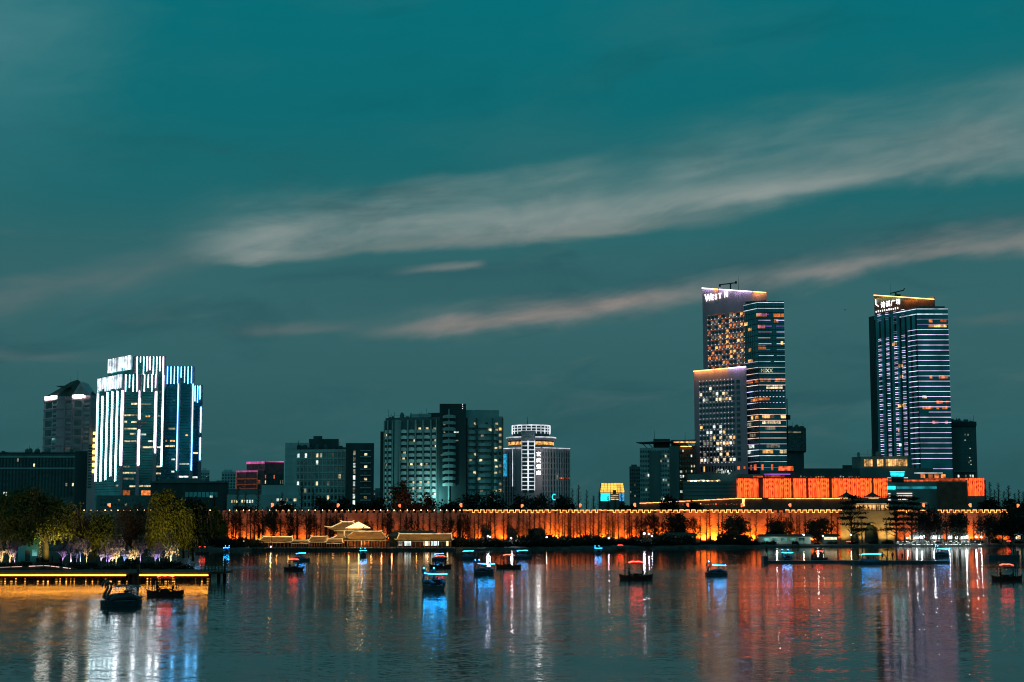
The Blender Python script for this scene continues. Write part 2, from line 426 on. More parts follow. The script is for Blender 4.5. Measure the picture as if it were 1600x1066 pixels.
over(streaks(band(690, 421, -.10, 9, 12, 0, 590, 690, 735, 765, warp=18), .5, 1), (.40,.36,.33), .95)
over(band(600, 432, -.04, 20, 26, 0, 330, 480, 760, 950, warp=40), (.022,.10,.118), .55)
over(band(500, 470, -.08, 44, 60, .2, 300, 700, 3000, 4000, warp=70), (.028,.105,.122), .5)
over(streaks(band(560, 528, -.128, 26, 40, .35, 500, 720, 3000, 4000, warp=50), .3, 1), (.25,.24,.235), .82)
over(streaks(band(560, 530, -.135, 15, 18, .2, 540, 740, 960, 1120, warp=30), .5, 1), (.42,.31,.27), .80)
over(streaks(band(1200, 447, -.125, 14, 18, .2, 1150, 1300, 3000, 4000, warp=30), .4, 1), (.36,.31,.28), .55)
over(streaks(band(900, 490, -.14, 34, 40, 0, 640, 860, 1100, 1500, warp=50), .2, 1), (.22,.22,.21), .5)
over(streaks(band(420, 522, -.05, 14, 18, 0, 330, 420, 480, 600, warp=20), .4, 1), (.20,.19,.19), .5)
over(streaks(band(1530, 517, -.02, 12, 14, 0, 1450, 1530, 3000, 4000, warp=20), .4, 1), (.16,.17,.17), .5)
over(streaks(band(0, 566, 0, 12, 14, 0, -900, -300, 60, 260, warp=20), .4, 1), (.13,.16,.17), .5)
over(streaks(band(1300, 205, -.10, 40, 60, 0, 700, 1300, 3000, 4000, warp=60), .1, 1), (.10,.22,.22), .45)
n_slate = noise(300, 95, .10, 1, 6, 21, .58, .6)
over(mth('MULTIPLY', sstep(n_slate, .50, .72), mth('SUBTRACT', 1, sstep(Vv, 430, 700))), (.018,.085,.100), .50)
over(mth('MULTIPLY', sstep(noise(240, 60, .12, 1, 6, 23, .58, .6), .54, .75), mth('SUBTRACT', 1, sstep(Vv, 330, 560))), (.075,.145,.155), .40)
over(mth('MULTIPLY', sstep(noise(340, 120, .15, 1, 5, 25, .55, .5), .5, .75), sstep(Vv, 430, 640)), (.002,.105,.125), .55)
sky = N.new('ShaderNodeTexSky'); sky.sky_type = 'NISHITA'; sky.sun_disc = False
SUN_EL, SUN_AZ = math.radians(1.0), math.radians(215)
sky.sun_elevation = SUN_EL; sky.sun_rotation = SUN_AZ
ad = N.new('ShaderNodeMix'); ad.data_type = 'RGBA'; ad.blend_type = 'ADD'; ad.inputs['Factor'].default_value = .001
LK.new(colr, ad.inputs['A']); LK.new(sky.outputs[0], ad.inputs['B'])
bg = N.new('ShaderNodeBackground'); LK.new(ad.outputs['Result'], bg.inputs[0]); bg.inputs[1].default_value = 1.0
wo = N.new('ShaderNodeOutputWorld'); LK.new(bg.outputs[0], wo.inputs[0])
W.cycles.sampling_method = 'MANUAL'; W.cycles.sample_map_resolution = 512
sd = bpy.data.lights.new('sun', 'SUN'); sd.energy = .015; sd.angle = math.radians(20); sd.color = (1,.80,.70)
so = bpy.data.objects.new('sun', sd); COL.objects.link(so)
sdir = Vector((math.sin(SUN_AZ), math.cos(SUN_AZ), math.tan(math.radians(6))))
so.rotation_euler = (-sdir).to_track_quat('-Z', 'Y').to_euler()
# ------------------------------------------------------------------ water
def water_material():
    m = bpy.data.materials.new('lake_water'); m.use_nodes = True; MATS['lake_water'] = m
    n = m.node_tree.nodes; l = m.node_tree.links; n.clear()
    def mm(op, a, b=None, c=None):
        k = n.new('ShaderNodeMath'); k.operation = op
        for i, s in enumerate((a, b, c)):
            if s is None: continue
            if isinstance(s, (int, float)): k.inputs[i].default_value = s
            else: l.new(s, k.inputs[i])
        return k.outputs[0]
    o = n.new('ShaderNodeOutputMaterial'); b = n.new('ShaderNodeBsdfPrincipled'); l.new(b.outputs[0], o.inputs[0])
    b.inputs['Base Color'].default_value = (.008,.028,.032,1); b.inputs['IOR'].default_value = 1.34
    b.inputs['Specular IOR Level'].default_value = .5
    g = n.new('ShaderNodeNewGeometry')
    def nz(sc, detail, xs, ys, rough=.5, seed=0):
        mp = n.new('ShaderNodeMapping'); l.new(g.outputs['Position'], mp.inputs[0]); mp.inputs['Scale'].default_value = (xs, ys, 1); mp.inputs['Location'].default_value = (seed*13.7, seed*7.1, 0)
        t = n.new('ShaderNodeTexNoise'); t.inputs['Scale'].default_value = sc; t.inputs['Detail'].default_value = detail; t.inputs['Roughness'].default_value = rough
        l.new(mp.outputs[0], t.inputs['Vector']); return t
    patch = nz(.012, 4, .45, 1.7, .55, 3).outputs['Fac']        # wind patches
    pr = n.new('ShaderNodeMapRange'); pr.interpolation_type = 'SMOOTHSTEP'; l.new(patch, pr.inputs[0]); pr.inputs[1].default_value = .40; pr.inputs[2].default_value = .60
    rip = nz(3.6, 3, .55, 1.0, .6, 1).outputs['Color']; swl = nz(.5, 3, .5, 1.0, .5, 2).outputs['Color']
    def xy(c, ax, ay):
        s = n.new('ShaderNodeSeparateColor'); l.new(c, s.inputs[0])
        return mm('MULTIPLY', mm('SUBTRACT', s.outputs[0], .5), ax), mm('MULTIPLY', mm('SUBTRACT', s.outputs[1], .5), ay)
    x1, y1 = xy(rip, .045, .26); x2, y2 = xy(swl, .02, .075)
    sy = n.new('ShaderNodeSeparateXYZ'); l.new(g.outputs['Position'], sy.inputs[0])
    wob = nz(.02, 3, 1, 1.6, .5, 5).outputs['Fac']
    yy = mm('MULTIPLY_ADD', mm('SUBTRACT', wob, .5), 90, sy.outputs[1])
    def step(x, a, b, c, d):
        r = n.new('ShaderNodeMapRange'); r.interpolation_type = 'SMOOTHSTEP'; l.new(x, r.inputs[0])
        for i, v in enumerate((a, b, c, d)): r.inputs[i+1].default_value = v
        return r.outputs[0]
    far = step(sy.outputs[1], 120, 340, 1, .18)
    calm = step(yy, 295, 335, 0, 1)
    k = mm('MULTIPLY', mm('MULTIPLY_ADD', pr.outputs[0], .8, .42), far)
    nx = mm('MULTIPLY', mm('ADD', x1, x2), k); ny = mm('MULTIPLY', mm('ADD', y1, y2), k)
    cb = n.new('ShaderNodeCombineXYZ'); l.new(nx, cb.inputs[0]); l.new(ny, cb.inputs[1]); cb.inputs[2].default_value = 1
    nm = n.new('ShaderNodeVectorMath'); nm.operation = 'NORMALIZE'; l.new(cb.outputs[0], nm.inputs[0]); l.new(nm.outputs[0], b.inputs['Normal'])
    rr = n.new('ShaderNodeMapRange'); l.new(pr.outputs[0], rr.inputs[0]); rr.inputs[3].default_value = .075; rr.inputs[4].default_value = .14
    mx = n.new('ShaderNodeMix'); l.new(calm, mx.inputs['Factor']); l.new(rr.outputs[0], mx.inputs['A']); mx.inputs['B'].default_value = .072
    l.new(mx.outputs['Result'], b.inputs['Roughness'])
water_material()
tag(MB().use('lake_water').add([(-900,-60,0),(900,-60,0),(900,560,0),(-900,560,0)], [(0,1,2,3)]).build('lake_water'), kind='structure')
# far shore land: a bank then a sheet to the horizon
bank = MB().use('bank_stone')
nseg = 160; prof = []
for i in range(nseg+1):
    px = -1200+3800*i/nseg; y = YB(max(-200,min(1900,px)))+1.6*math.sin(i*.75)+1.1*math.sin(i*1.83+1)
    prof.append((X(px,y), y))
vs = []; fs = []
for (x, y) in prof:
    vs += [(x, y, -.4), (x, y+.6, .45), (x, y+3, .8), (x, y+9, G0)]
for i in range(nseg):
    for j in range(3):
        a = i*4+j; fs.append((a, a+4, a+5, a+1))
bank.add(vs, fs); tag(bank.build('lake_bank'), kind='structure')
land = MB().use('soil')
vs = []; fs = []
for (x, y) in prof: vs += [(x, y+9, G0), (x, 640, G0), (x*12, 16000, G0)]
for i in range(nseg):
    for j in range(2):
        a = i*3+j; fs.append((a, a+3, a+4, a+1))
land.add(vs, fs); tag(land.build('ground'), kind='structure')
# ================================================================== buildings
def block(mb, b, pts, depth, pytop, matname, zb=G0, Yz=None):
    mb.use(matname); mb.prism(b.poly(pts, depth), zb, Z(pytop, Yz or pts[-1][1])); return mb
def rooftop(mb, b, px0, px1, Y, pyb, pyt, n, matname='dark_concrete'):
    """small plant-room boxes, pipes and masts along a roof"""
    mb.use(matname)
    for i in range(n):
        a = R.uniform(px0, px1-2); w = R.uniform(1.5, 6); A = b.p(a, Y+R.uniform(4, 10)); zb = Z(pyb, Y)-.3
        h = (Z(pyt, Y)-Z(pyb, Y))*R.uniform(.3, 1)
        mb.box(A[0], A[0]+w*Y/F, A[1], A[1]+4, zb, zb+h)
    for i in range(n//3+1):    # tanks, ducts and a rail along the parapet
        A = b.p(R.uniform(px0, px1-1), Y+R.uniform(4, 8)); zb = Z(pyb, Y)-.3; r_ = R.uniform(.6, 1.4); mb.tube_prof((A[0],A[1],zb), [(r_,0),(r_,R.uniform(1.2,2.6)),(r_*.3,R.uniform(2.7,3.2))], 8)
    A, C = b.p(px0, Y+2), b.p(px1, Y+2); zb = Z(pyb, Y); mb.tube([(A[0],A[1],zb+.9),(C[0],C[1],zb+.9)], .05, 3)
    for i in range(n//2):
        A = b.p(R.uniform(px0, px1), Y+5); zb = Z(pyb, Y)-.2
        mb.tube([(A[0],A[1],zb),(A[0],A[1],zb+R.uniform(2, 5))], .09, 4)
# ---- A: low brown-grey office block at the left edge
Y = 820
b = Bld('office_block', 'long low dark office block at the left edge with a few lit windows', 'building', 60, Y)
w = MB(); block(w, b, [(-60,Y),(115,Y)], 24, 708, 'dark_concrete'); block(w, b, [(115,Y-1.5),(134,Y-1.5)], 27, 705, 'black_concrete')
A, B_ = b.p(-60,Y), b.p(115,Y); L = seglen(A,B_)
w.use('teal_concrete')
for py in (714, 732): w.wbox(A, B_, 0, L, Z(py+1.2,Y), Z(py-1.2,Y), 0, .35)
w.use('black_concrete'); w.wbox(A, B_, 0, L, Z(708,Y), Z(707,Y), -3, .6)
for i in range(34): w.wbox(A, B_, L*i/34-.3, L*i/34+.3, Z(776,Y), Z(714,Y), 0, .25)
rooftop(w, b, -20, 112, Y, 708, 702, 10)
w.build('wall', b.root)
def pA(i, j): return {(17,3):'lit_cream',(23,3):'lit_cream',(13,2):'lit_dim',(14,2):'lit_dim',(17,0):'lit_warm',(24,0):'lit_cream'}.get((i,j))
b.windows(A, B_, Z(762,Y), Z(734,Y), 34, 3, .5, .5, .07, ('lit_dim','lit_cream'), 'dark_glass')
b.windows(A, B_, Z(731,Y), Z(715,Y), 34, 2, .5, .6, .06, ('lit_dim','lit_cream'), 'dark_glass')
b.windows(A, B_, Z(778,Y), Z(765,Y), 17, 1, .5, .4, .3, ('lit_warm','lit_white'), 'dark_glass')
b.finish()
# ---- B: gabled grey tower
Y = 1150
b = Bld('office_tower', 'grey stone tower with gabled roof and white sign bands beside the glowing white tower', 'building', 105, Y)
w = MB(); zt = Z(618,Y)
pts = [(63,Y+22),(84,Y+2),(96,Y+2),(139,Y-3),(148,Y+6)]
block(w, b, pts, 40, 618, 'grey_stone', Yz=Y)
faces = [(b.p(*pts[i]), b.p(*pts[i+1])) for i in range(4)]
A, B_ = faces[2]; L = seglen(A,B_)
w.use('lilac_stone')
for k in range(10):   # storey ledges
    z = Z(624+k*14.5, Y)
    for f in faces: w.wbox(*f, 0, seglen(*f), z-.35, z+.35, 0, .4)
for u in (.02, .28, .66, .96): w.wbox(A, B_, L*u-.5, L*u+.5, G0, zt, 0, .7)
w.use('black_concrete'); A2, B2 = b.p(133,Y-6), b.p(147,Y-6)
w.use('grey_stone'); w.prism(b.poly([(134,Y-7),(147,Y-7)], 8), G0, Z(690,Y))
w.build('wall', b.root)
r = MB().use('roof_dark')   # hipped roof with a gable facing the lake
c = [b.p(63,Y+22), b.p(84,Y+2), b.p(139,Y-3), b.p(148,Y+6), b.p(148,Y+46), b.p(63,Y+46)]
apx = (b.p(104,Y+22), b.p(115,Y+18)); za, zb2 = Z(593,Y), Z(590,Y)
vs = [(p[0],p[1],zt+.02) for p in c]+[(apx[0][0],apx[0][1],za),(apx[1][0],apx[1][1],zb2)]
r.add(vs, [(0,1,6),(1,2,7,6),(2,3,7),(3,4,7),(4,5,6,7),(5,0,6)])
r.use('grey_stone'); g0, g1, gm = b.p(107,Y-4.5), b.p(136,Y-5.5), b.p(118,Y-5)
zg = Z(597,Y)
r.add([(g0[0],g0[1],zt),(g1[0],g1[1],zt),(gm[0]+1,gm[1],zg),(g0[0],g0[1]+20,zt),(g1[0],g1[1]+20,zt),(gm[0]+1,gm[1]+20,zg)], [(0,1,2),(0,2,5,3),(1,4,5,2)])
r.tube([(apx[0][0],apx[0][1],za-1),(apx[0][0],apx[0][1],za+5)], .12, 4); r.tube([(apx[1][0],apx[1][1],zb2-1),(apx[1][0],apx[1][1],zb2+6)], .12, 4)
p = b.p(86,Y+6); r.use('roof_dark'); r.add([(p[0]-3,p[1],Z(602,Y)),(p[0]+7,p[1],Z(605,Y)),(p[0]+9,p[1]+8,Z(600,Y)),(p[0]+5,p[1]-2,Z(607,Y))],[(0,1,2),(0,3,1),(1,3,2),(0,2,3)])
r.build('roof', b.root)
g = MB().use('dark_glass'); g.add([(g0[0]+3.2,g0[1]-.15,zt+.8),(g1[0]-3.2,g1[1]-.05,zt+.8),(gm[0]+1,gm[1]-.15,zg-3.2)], [(0,1,2)]); g.build('gable_window', b.root)
for k in range(9):
    z = Z(631.5+k*14.5, Y); h = 4.4
    b.strip('window', A, B_, L*.36, L*.62, z-h/2, z+h/2, 'dark_glass', .1)
    for u0, u1 in ((.07,.24),(.72,.9)):
        for dz in (-1.7, 1.7): b.strip('window', A, B_, L*u0, L*u1, z+dz-.8, z+dz+.8, 'lit_dim' if R.random()<.10 else 'dark_glass', .1)
    f = faces[0]; lf = seglen(*f); b.strip('window', *f, lf*.15, lf*.62, z-h/2, z+h/2, 'dark_glass', .1)
    for dz in (-1.7, 1.7): b.strip('window', *f, lf*.7, lf*.95, z+dz-.8, z+dz+.8, 'lit_teal' if R.random()<.12 else 'dark_glass', .1)
for k in range(16):
    A2, B2 = b.p(134,Y-7), b.p(147,Y-7); l2 = seglen(A2,B2); z = Z(697+k*4.3, Y); b.strip('window', A2, B2, l2*.1, l2*.55, z-.6, z+.6, 'dark_glass', .06)
b.strip('roof_sign', *faces[0], seglen(*faces[0])*.12, seglen(*faces[0])*.95, Z(622,Y), Z(617.5,Y), 'sign_warm', .9, .4)
for k in range(5):
    u = L*(.30+.083*k); b.strip('sign_character', A, B_, u, u+L*.068, Z(621,Y), Z(616.3,Y), 'sign_warm', .9, .4)
for k, h in enumerate((1.9,2.3,2.1,2.4,2.2,2.3,2.0)):
    z = Z(678+k*9.8, Y); A2, B2 = b.p(134,Y-7), b.p(147,Y-7); l2 = seglen(A2,B2)
    b.strip('sign_character', A2, B2, l2*.62, l2*.92, z-h/2, z+h/2, 'sign_yellow', .5, .3)
b.finish()
# ---- C: white LED tower (stepped)
Y = 1000
b = Bld('office_tower', 'stepped glass tower covered in glowing white vertical light strips', 'building', 230, Y)
w = MB(); zb0 = G0
front = [(147,Y+26),(185.5,Y),(241,Y)]; up = [(162.5,Y+36),(201,Y+14),(252.5,Y+14)]; wing = [(247,Y+20),(298,Y+20)]; wing2 = [(296,Y+30),(311.5,Y+30)]
block(w, b, front, 60, 585, 'teal_glass', Yz=Y); block(w, b, up, 44, 557, 'teal_glass', Yz=Y+14)
block(w, b, wing, 36, 572.5, 'blue_glass', Yz=Y+20); block(w, b, wing2, 24, 602, 'blue_glass', Yz=Y+30)
block(w, b, [(250,Y-8),(309,Y-8)], 20, 748.5, 'dark_concrete', Yz=Y-8)
w.use('frame_metal')
F1 = (b.p(147,Y+26), b.p(185.5,Y)); F2 = (b.p(185.5,Y), b.p(241,Y)); U1 = (b.p(162.5,Y+36), b.p(201,Y+14)); U2 = (b.p(201,Y+14), b.p(252.5,Y+14))
G1 = (b.p(253,Y+20), b.p(298,Y+20)); G2 = (b.p(298,Y+30), b.p(311.5,Y+30))
for k in range(44):    # spandrel lines
    z = Z(594+k*4.05, Y)
    if z < G0+3: break
    for f in (F1, F2): w.wbox(*f, 0, seglen(*f), z-.14, z+.14, 0, .12)
    z = Z(566+k*4.5, Y+20); zz_ = z
    w.wbox(*U2, seglen(*U2)*.82, seglen(*U2), z-.14, z+.14, 0, .12); 
    if z < Z(573.5,Y+20): w.wbox(*G1, 0, seglen(*G1), z-.14, z+.14, 0, .12)
    if z < Z(603,Y+30): w.wbox(*G2, 0, seglen(*G2), z-.14, z+.14, 0, .12)
w.use('lilac_stone')   # stone corner piers of the crowns and shafts
for f, us, z0, z1 in ((F2,(.03,.5,.97),Z(776,Y),Z(585,Y)),(U2,(.06,.5,.965),Z(606,Y+14),Z(557,Y+14)),(G1,(.0,.5,.97),Z(770,Y+20),Z(572.5,Y+20)),(G2,(.9,),Z(760,Y+30),Z(602,Y+30))):
    for u in us: w.wbox(*f, max(0,seglen(*f)*u-1.1), seglen(*f)*u+1.1, z0, z1, 0, .3)
w.build('wall', b.root)
def vstrip(f, u, py0, py1, Yr, wd, m): l = seglen(*f); b.strip('light_strip', *f, l*u-wd/2, l*u+wd/2, Z(py1,Yr), Z(py0,Yr), m, .55, .25)
l1 = seglen(*F1)
# glowing crown panels on the left faces
for f, pyT, pyB, Yr in ((F1,591,613,Y+13),(U1,561,583,Y+25)):
    l = seglen(*f)
    for i in range(5):
        t = i/4; off = 3.0*(1-t)
        for q in range(4):
            u0 = l*(i+.06+q*.225)/5; hgt = R.choice((1,1,1,.92,.8,.95)); z1 = Z(pyT-3.5*t+R.choice((0,0,0,.8)),Yr+8*(1-t)); z0 = z1-(Z(pyT,Yr)-Z(pyB,Yr))*hgt
            b.strip('light_strip', *f, u0, u0+l*.14/5, z0, z1, 'led_white_flat', .5, .25)
for i, (a, c) in enumerate(((614,752),(618,752),(612,750),(611,744),(610,752))): vstrip(F1, (.02,.22,.42,.62,.82)[i], a, c, Y+20-5*i, .28, 'led_white')
for u, a, c in ((.035,611,727),(.035,611,727),(.5,611,655),(.5,672,727),(.985,612,708),(.53,623,655),(.53,672,727),(.955,612,700)): vstrip(F2, u, a, c, Y, .38, 'led_white')
vstrip(F2, .0, 611, 727, Y, .6, 'led_white')
for i in range(9):
    u = .1+.85*i/8
    if abs(u-.5) < .05: continue
    vstrip(F2, u, 585.3, R.choice((612,612,611,606,599,612)), Y, .26, 'led_white')
for i in range(9):
    u = .14+.80*i/8
    vstrip(U2, u, 557.5, R.choice((585,586,580,566,585,578)), Y+14, .26, 'led_white')
vstrip(U2, .955, 586, 729, Y+14, .7, 'led_white')
for i in range(8):
    u = .08+.84*i/7
    vstrip(G1, u, 573, R.choice((600,599,598,590,585,600)), Y+20, .28, 'led_ice')
vstrip(G1, .47, 600, 735, Y+20, .32, 'led_ice'); vstrip(G1, .985, 600, 735, Y+20, .36, 'led_ice')
for u, c in ((.2,627),(.5,629),(.78,624)): vstrip(G2, u, 603, c, Y+30, .4, 'led_ice')
vstrip(G2, .93, 636, 676, Y+30, .5, 'led_ice'); vstrip(G2, .93, 684, 719, Y+30, .5, 'led_ice')
# lit floors and windows
for f, u0, u1, py, m in ((F2,.08,.45,631,'lit_cream'),(F2,.55,.85,631.5,'lit_dim'),(F2,.25,.45,640,'lit_cream'),(F2,.08,.46,649,'lit_cream'),(F2,.68,.82,650.5,'lit_warm'),(F2,.08,.17,659,'lit_cream'),(F2,.28,.44,659.5,'lit_cream'),(F2,.54,.93,660,'lit_dim'),(F2,.08,.45,670,'lit_cream'),
   (F2,.08,.42,678,'lit_cream'),(F2,.55,.72,679,'lit_white'),(F2,.1,.45,689.5,'lit_cream'),(F2,.58,.95,689.5,'lit_white'),(F2,.62,.93,699,'lit_cream'),(F2,.08,.46,729,'lit_dim'),(F2,.08,.46,739,'lit_cream'),(F2,.1,.4,748,'lit_dim'),(F2,.1,.45,760,'lit_cream'),(F2,.53,.97,759.5,'lit_cream'),
   (U2,.80,.94,612,'lit_dim'),(U2,.82,.95,650,'lit_white'),(U2,.8,.94,682,'lit_cream'),(U2,.8,.94,699,'lit_white'),(U2,.8,.94,729,'lit_cream'),(U2,.8,.95,740,'lit_cream'),(G1,.15,.4,670,'lit_cream'),(G1,.02,.12,689,'lit_warm'),(G1,.22,.4,689,'lit_warm'),(G1,.02,.4,697,'lit_cream'),
   (G1,.75,.85,680,'lit_warm'),(G1,.28,.42,718,'lit_white'),(G1,.5,.95,725,'lit_white'),(G1,.28,.4,737,'lit_white'),(G1,.55,.9,745,'lit_white'),(G2,.1,.8,708,'lit_cream'),(G2,.1,.7,746,'lit_white'),(G1,.3,.36,625,'lit_teal'),(F1,.85,.95,760,'lit_dim')):
    Yr = f[0][1]+b.o.y; l = seglen(*f); n_ = max(1, int((u1-u0)*l/3.2))
    for i in range(n_):
        if R.random() < .12: continue
        a = l*(u0+(u1-u0)*i/n_); b.strip('window', *f, a+.15, a+l*(u1-u0)/n_-.15, Z(py+1.25,Yr), Z(py-1.25,Yr), m, .1, .1)
for u0, u1 in ((.10,.30),(.62,.88)): b.strip('window', *F2, seglen(*F2)*u0, seglen(*F2)*u1, Z(774,Y), Z(766.5,Y), 'lit_orange', .12, .1)
b.finish(130)
# ---- D: low dark commercial block
Y = 800
b = Bld('commercial_block', 'low black flat roofed block in front of the glowing white tower', 'building', 294, Y)
w = MB(); block(w, b, [(234,Y),(356,Y)], 40, 753, 'black_concrete'); w.use('dark_concrete'); A, B_ = b.p(234,Y), b.p(356,Y); L = seglen(A,B_)
w.wbox(A, B_, 0, L, Z(754.5,Y), Z(752.2,Y), 0, .8); w.prism(b.poly([(150,Y+6),(236,Y+6)], 30), G0, Z(774,Y)); rooftop(w, b, 240, 350, Y, 753, 749, 8)
w.build('wall', b.root)
b.windows(b.p(288,Y), b.p(340,Y), Z(778,Y), Z(768,Y), 8, 1, .8, .8, 0, (), 'teal_glass'); b.strip('window', A, B_, L*.765, L*.8, Z(777.5,Y), Z(774.5,Y), 'lit_white', .2, .1)
b.windows(b.p(155,Y+6), b.p(232,Y+6), Z(792,Y), Z(778,Y), 14, 2, .6, .5, .12, ('lit_dim','lit_warm'), 'dark_glass')
b.finish()
# ---- far small blocks
for px0, px1, top, YY, lab, m in ((312,326,735,1500,'tiny far teal block in the gap right of the white striped tower','teal_concrete'),(345,367,737,1500,'pale distant teal block left of the pink lit building','teal_concrete'),(583,602,766,1500,'low distant block in the gap left of the balcony apartments','dark_concrete'),(984,1001,729,1150,'narrow dark residential block left of the canopy roofed office','dark_concrete')):
    b = Bld('distant_block', lab, 'building', (px0+px1)/2, YY); w = MB(); block(w, b, [(px0,YY),(px1,YY)], 30, top, m)
    block(w, b, [(px0+3,YY+3),(px1-5,YY+3)], 15, top-3, m); w.build('wall', b.root)
    b.windows(b.p(px0,YY), b.p(px1,YY), Z(778,YY), Z(top+3,YY), 5, 8, .5, .5, .08, ('lit_white','lit_dim'), 'dark_glass'); b.finish()
# ---- G: pink building
Y = 1000
b = Bld('commercial_block', 'wedge shaped building with glowing magenta roof edges', 'building', 405, Y)
w = MB(); block(w, b, [(368,Y+12),(402,Y),(412,Y)], 30, 735, 'pink_panel', Yz=Y); block(w, b, [(384,Y+14),(413,Y+2),(442.5,Y+6)], 30, 721, 'pink_panel', Yz=Y)
block(w, b, [(402,Y-.4),(442.5,Y+4)], 20, 740, 'black_concrete', Yz=Y)
w.build('wall', b.root)
P1 = (b.p(368,Y+12), b.p(402,Y)); P2 = (b.p(384,Y+14), b.p(413,Y+2)); P3 = (b.p(413,Y+2), b.p(442.5,Y+6)); P4 = (b.p(402,Y-.4), b.p(442.5,Y+4))
for f, py, m, t in ((P1,736.2,'led_magenta',.5),(P2,722.4,'led_magenta',.7),(P3,721.2,'led_magenta',.35),(P1,748,'led_salmon',.4),(P1,757,'led_salmon',.35),(P1,764,'led_salmon',.3)):
    b.strip('light_strip', *f, .3, seglen(*f)-.2, Z(py,Y)-t, Z(py,Y)+t, m, .5, .3)
for u in (.02,.42,.97): b.strip('light_strip', *P1, seglen(*P1)*u-.15+.2, seglen(*P1)*u+.15+.2, Z(765,Y), Z(736,Y), 'led_salmon', .4, .2)
b.windows(*P4, Z(757,Y), Z(741,Y), 12, 2, .45, .7, .25, ('lit_red','lit_dim'), 'dark_glass', pick=lambda i, j: 'lit_cream' if j == 0 and i in (2,3) else None)
b.finish()
# ---- H: low teal annexe
Y = 790
b = Bld('commercial_block', 'low flat teal building with a row of small lit windows under the pink building', 'building', 410, Y)
w = MB(); block(w, b, [(354,Y),(470,Y)], 30, 773, 'teal_concrete'); block(w, b, [(356,Y+5),(420,Y+5)], 20, 764, 'dark_concrete'); block(w, b, [(408,Y+3),(466,Y+3)], 20, 758, 'teal_concrete')
w.build('wall', b.root)
b.windows(b.p(360,Y), b.p(396,Y), Z(787,Y), Z(780,Y), 9, 1, .5, .6, .6, ('lit_white','lit_cream'), 'dark_glass')
b.windows(b.p(430,Y), b.p(464,Y), Z(794,Y), Z(777,Y), 5, 2, .6, .45, .55, ('lit_white','lit_cream'), 'dark_glass'); b.finish()
# ---- I: three part teal block
Y = 850
b = Bld('office_block', 'mid rise teal office block with stepped roof and one vertical strip of lit stair windows', 'building', 513, Y)
w = MB(); block(w, b, [(444,Y+8),(482,Y+8)], 30, 692, 'teal_concrete'); block(w, b, [(462,Y+6),(545,Y-2)], 30, 702, 'teal_concrete', Yz=Y); block(w, b, [(539,Y-6),(583.5,Y-6)], 34, 692.5, 'black_concrete')
block(w, b, [(481,Y+12),(528,Y+12)], 12, 686, 'black_concrete'); block(w, b, [(488,Y+13),(502,Y+13)], 8, 681.5, 'black_concrete'); rooftop(w, b, 462, 536, Y, 701, 692, 14, 'black_concrete')
I1 = (b.p(462,Y+6), b.p(539,Y-1.5)); I2 = (b.p(539,Y-6), b.p(583.5,Y-6)); I0 = (b.p(444,Y+8), b.p(462,Y+8)); L1 = seglen(*I1)
w.use('pale_concrete')
w.use('teal_concrete')
for i in range(14): w.wbox(*I1, L1*i/13-.2, L1*i/13+.2, Z(796,Y), Z(703,Y), 0, .3)
for j in range(9): w.wbox(*I1, 0, L1, Z(706+j*11,Y)-.2, Z(706+j*11,Y)+.2, 0, .36)
for j in range(7): w.wbox(*I0, 0, seglen(*I0), Z(700+j*11,Y)-.12, Z(700+j*11,Y)+.12, 0, .2)
for j in range(10): w.wbox(*I2, seglen(*I2)*.52, seglen(*I2)*.9, Z(705+j*9.6,Y)-.25, Z(705+j*9.6,Y)+.25, 0, .5)
w.build('wall', b.root)
b.windows(*I1, Z(794,Y), Z(706,Y), 13, 8, .5, .55, .13, ('lit_cream','lit_white','lit_dim'), 'dark_glass')
for j in range(9): b.strip('stair_window', *I2, seglen(*I2)*.27, seglen(*I2)*.345, Z(712+j*9.6,Y), Z(705+j*9.6,Y), 'lit_white' if j in (2,4,5,7,8) else 'lit_dim', .1)
for j in range(9): b.strip('window', *I2, seglen(*I2)*.66, seglen(*I2)*.76, Z(712.5+j*9.6,Y), Z(709+j*9.6,Y), 'lit_cream' if j in (0,2,4,7) else 'dark_glass', .1)
b.finish()
# ---- J: balcony apartments
Y = 800
b = Bld('apartment_building', 'wide apartment slab with rows of rounded white balconies and a taller dark stair core', 'building', 693, Y)
w = MB(); block(w, b, [(601,Y+14),(690,Y+2)], 18, 652, 'dark_concrete', Yz=Y+6); block(w, b, [(686,Y-3),(727.5,Y-3)], 24, 631, 'black_concrete'); block(w, b, [(727,Y),(786,Y+3)], 20, 651, 'teal_concrete')
block(w, b, [(727,Y+3),(779.5,Y+5)], 14, 641, 'teal_concrete'); block(w, b, [(641,Y+12),(673,Y+10)], 10, 646, 'teal_concrete', Yz=Y+8); block(w, b, [(668,Y+12),(687,Y+10)], 10, 645, 'black_concrete'); rooftop(w, b, 605, 680, Y+6, 652, 648, 14)
w.use('black_concrete'); p = b.p(600,Y+14); w.box(p[0]-2.2, p[0]+.2, p[1], p[1]+8, Z(790,Y), Z(672,Y))
w.use('dark_concrete'); A3, B3 = b.p(727,Y), b.p(786,Y+3)
w.use('pale_concrete'); core = (b.p(686,Y-3), b.p(727.5,Y-3)); lc = seglen(*core); w.use('teal_concrete'); w.wbox(*core, lc*.33, lc*.38, Z(790,Y), Z(640,Y), 0, .6)
J1 = (b.p(601,Y+14), b.p(687,Y+2.4)); L1 = seglen(*J1)
for u in (0,.06,.15,.29,.43,.57,.71,.85,.955): w.wbox(*J1, L1*u-.22, L1*u+.22, Z(795,Y), Z(655,Y), 0, 1.5)
w.wbox(*J1, L1*.185, L1*.27, Z(795,Y), Z(654,Y), 0, 1.0)
w.use('dark_concrete'); J2 = (b.p(729,Y), b.p(786,Y+3)); L2 = seglen(*J2)
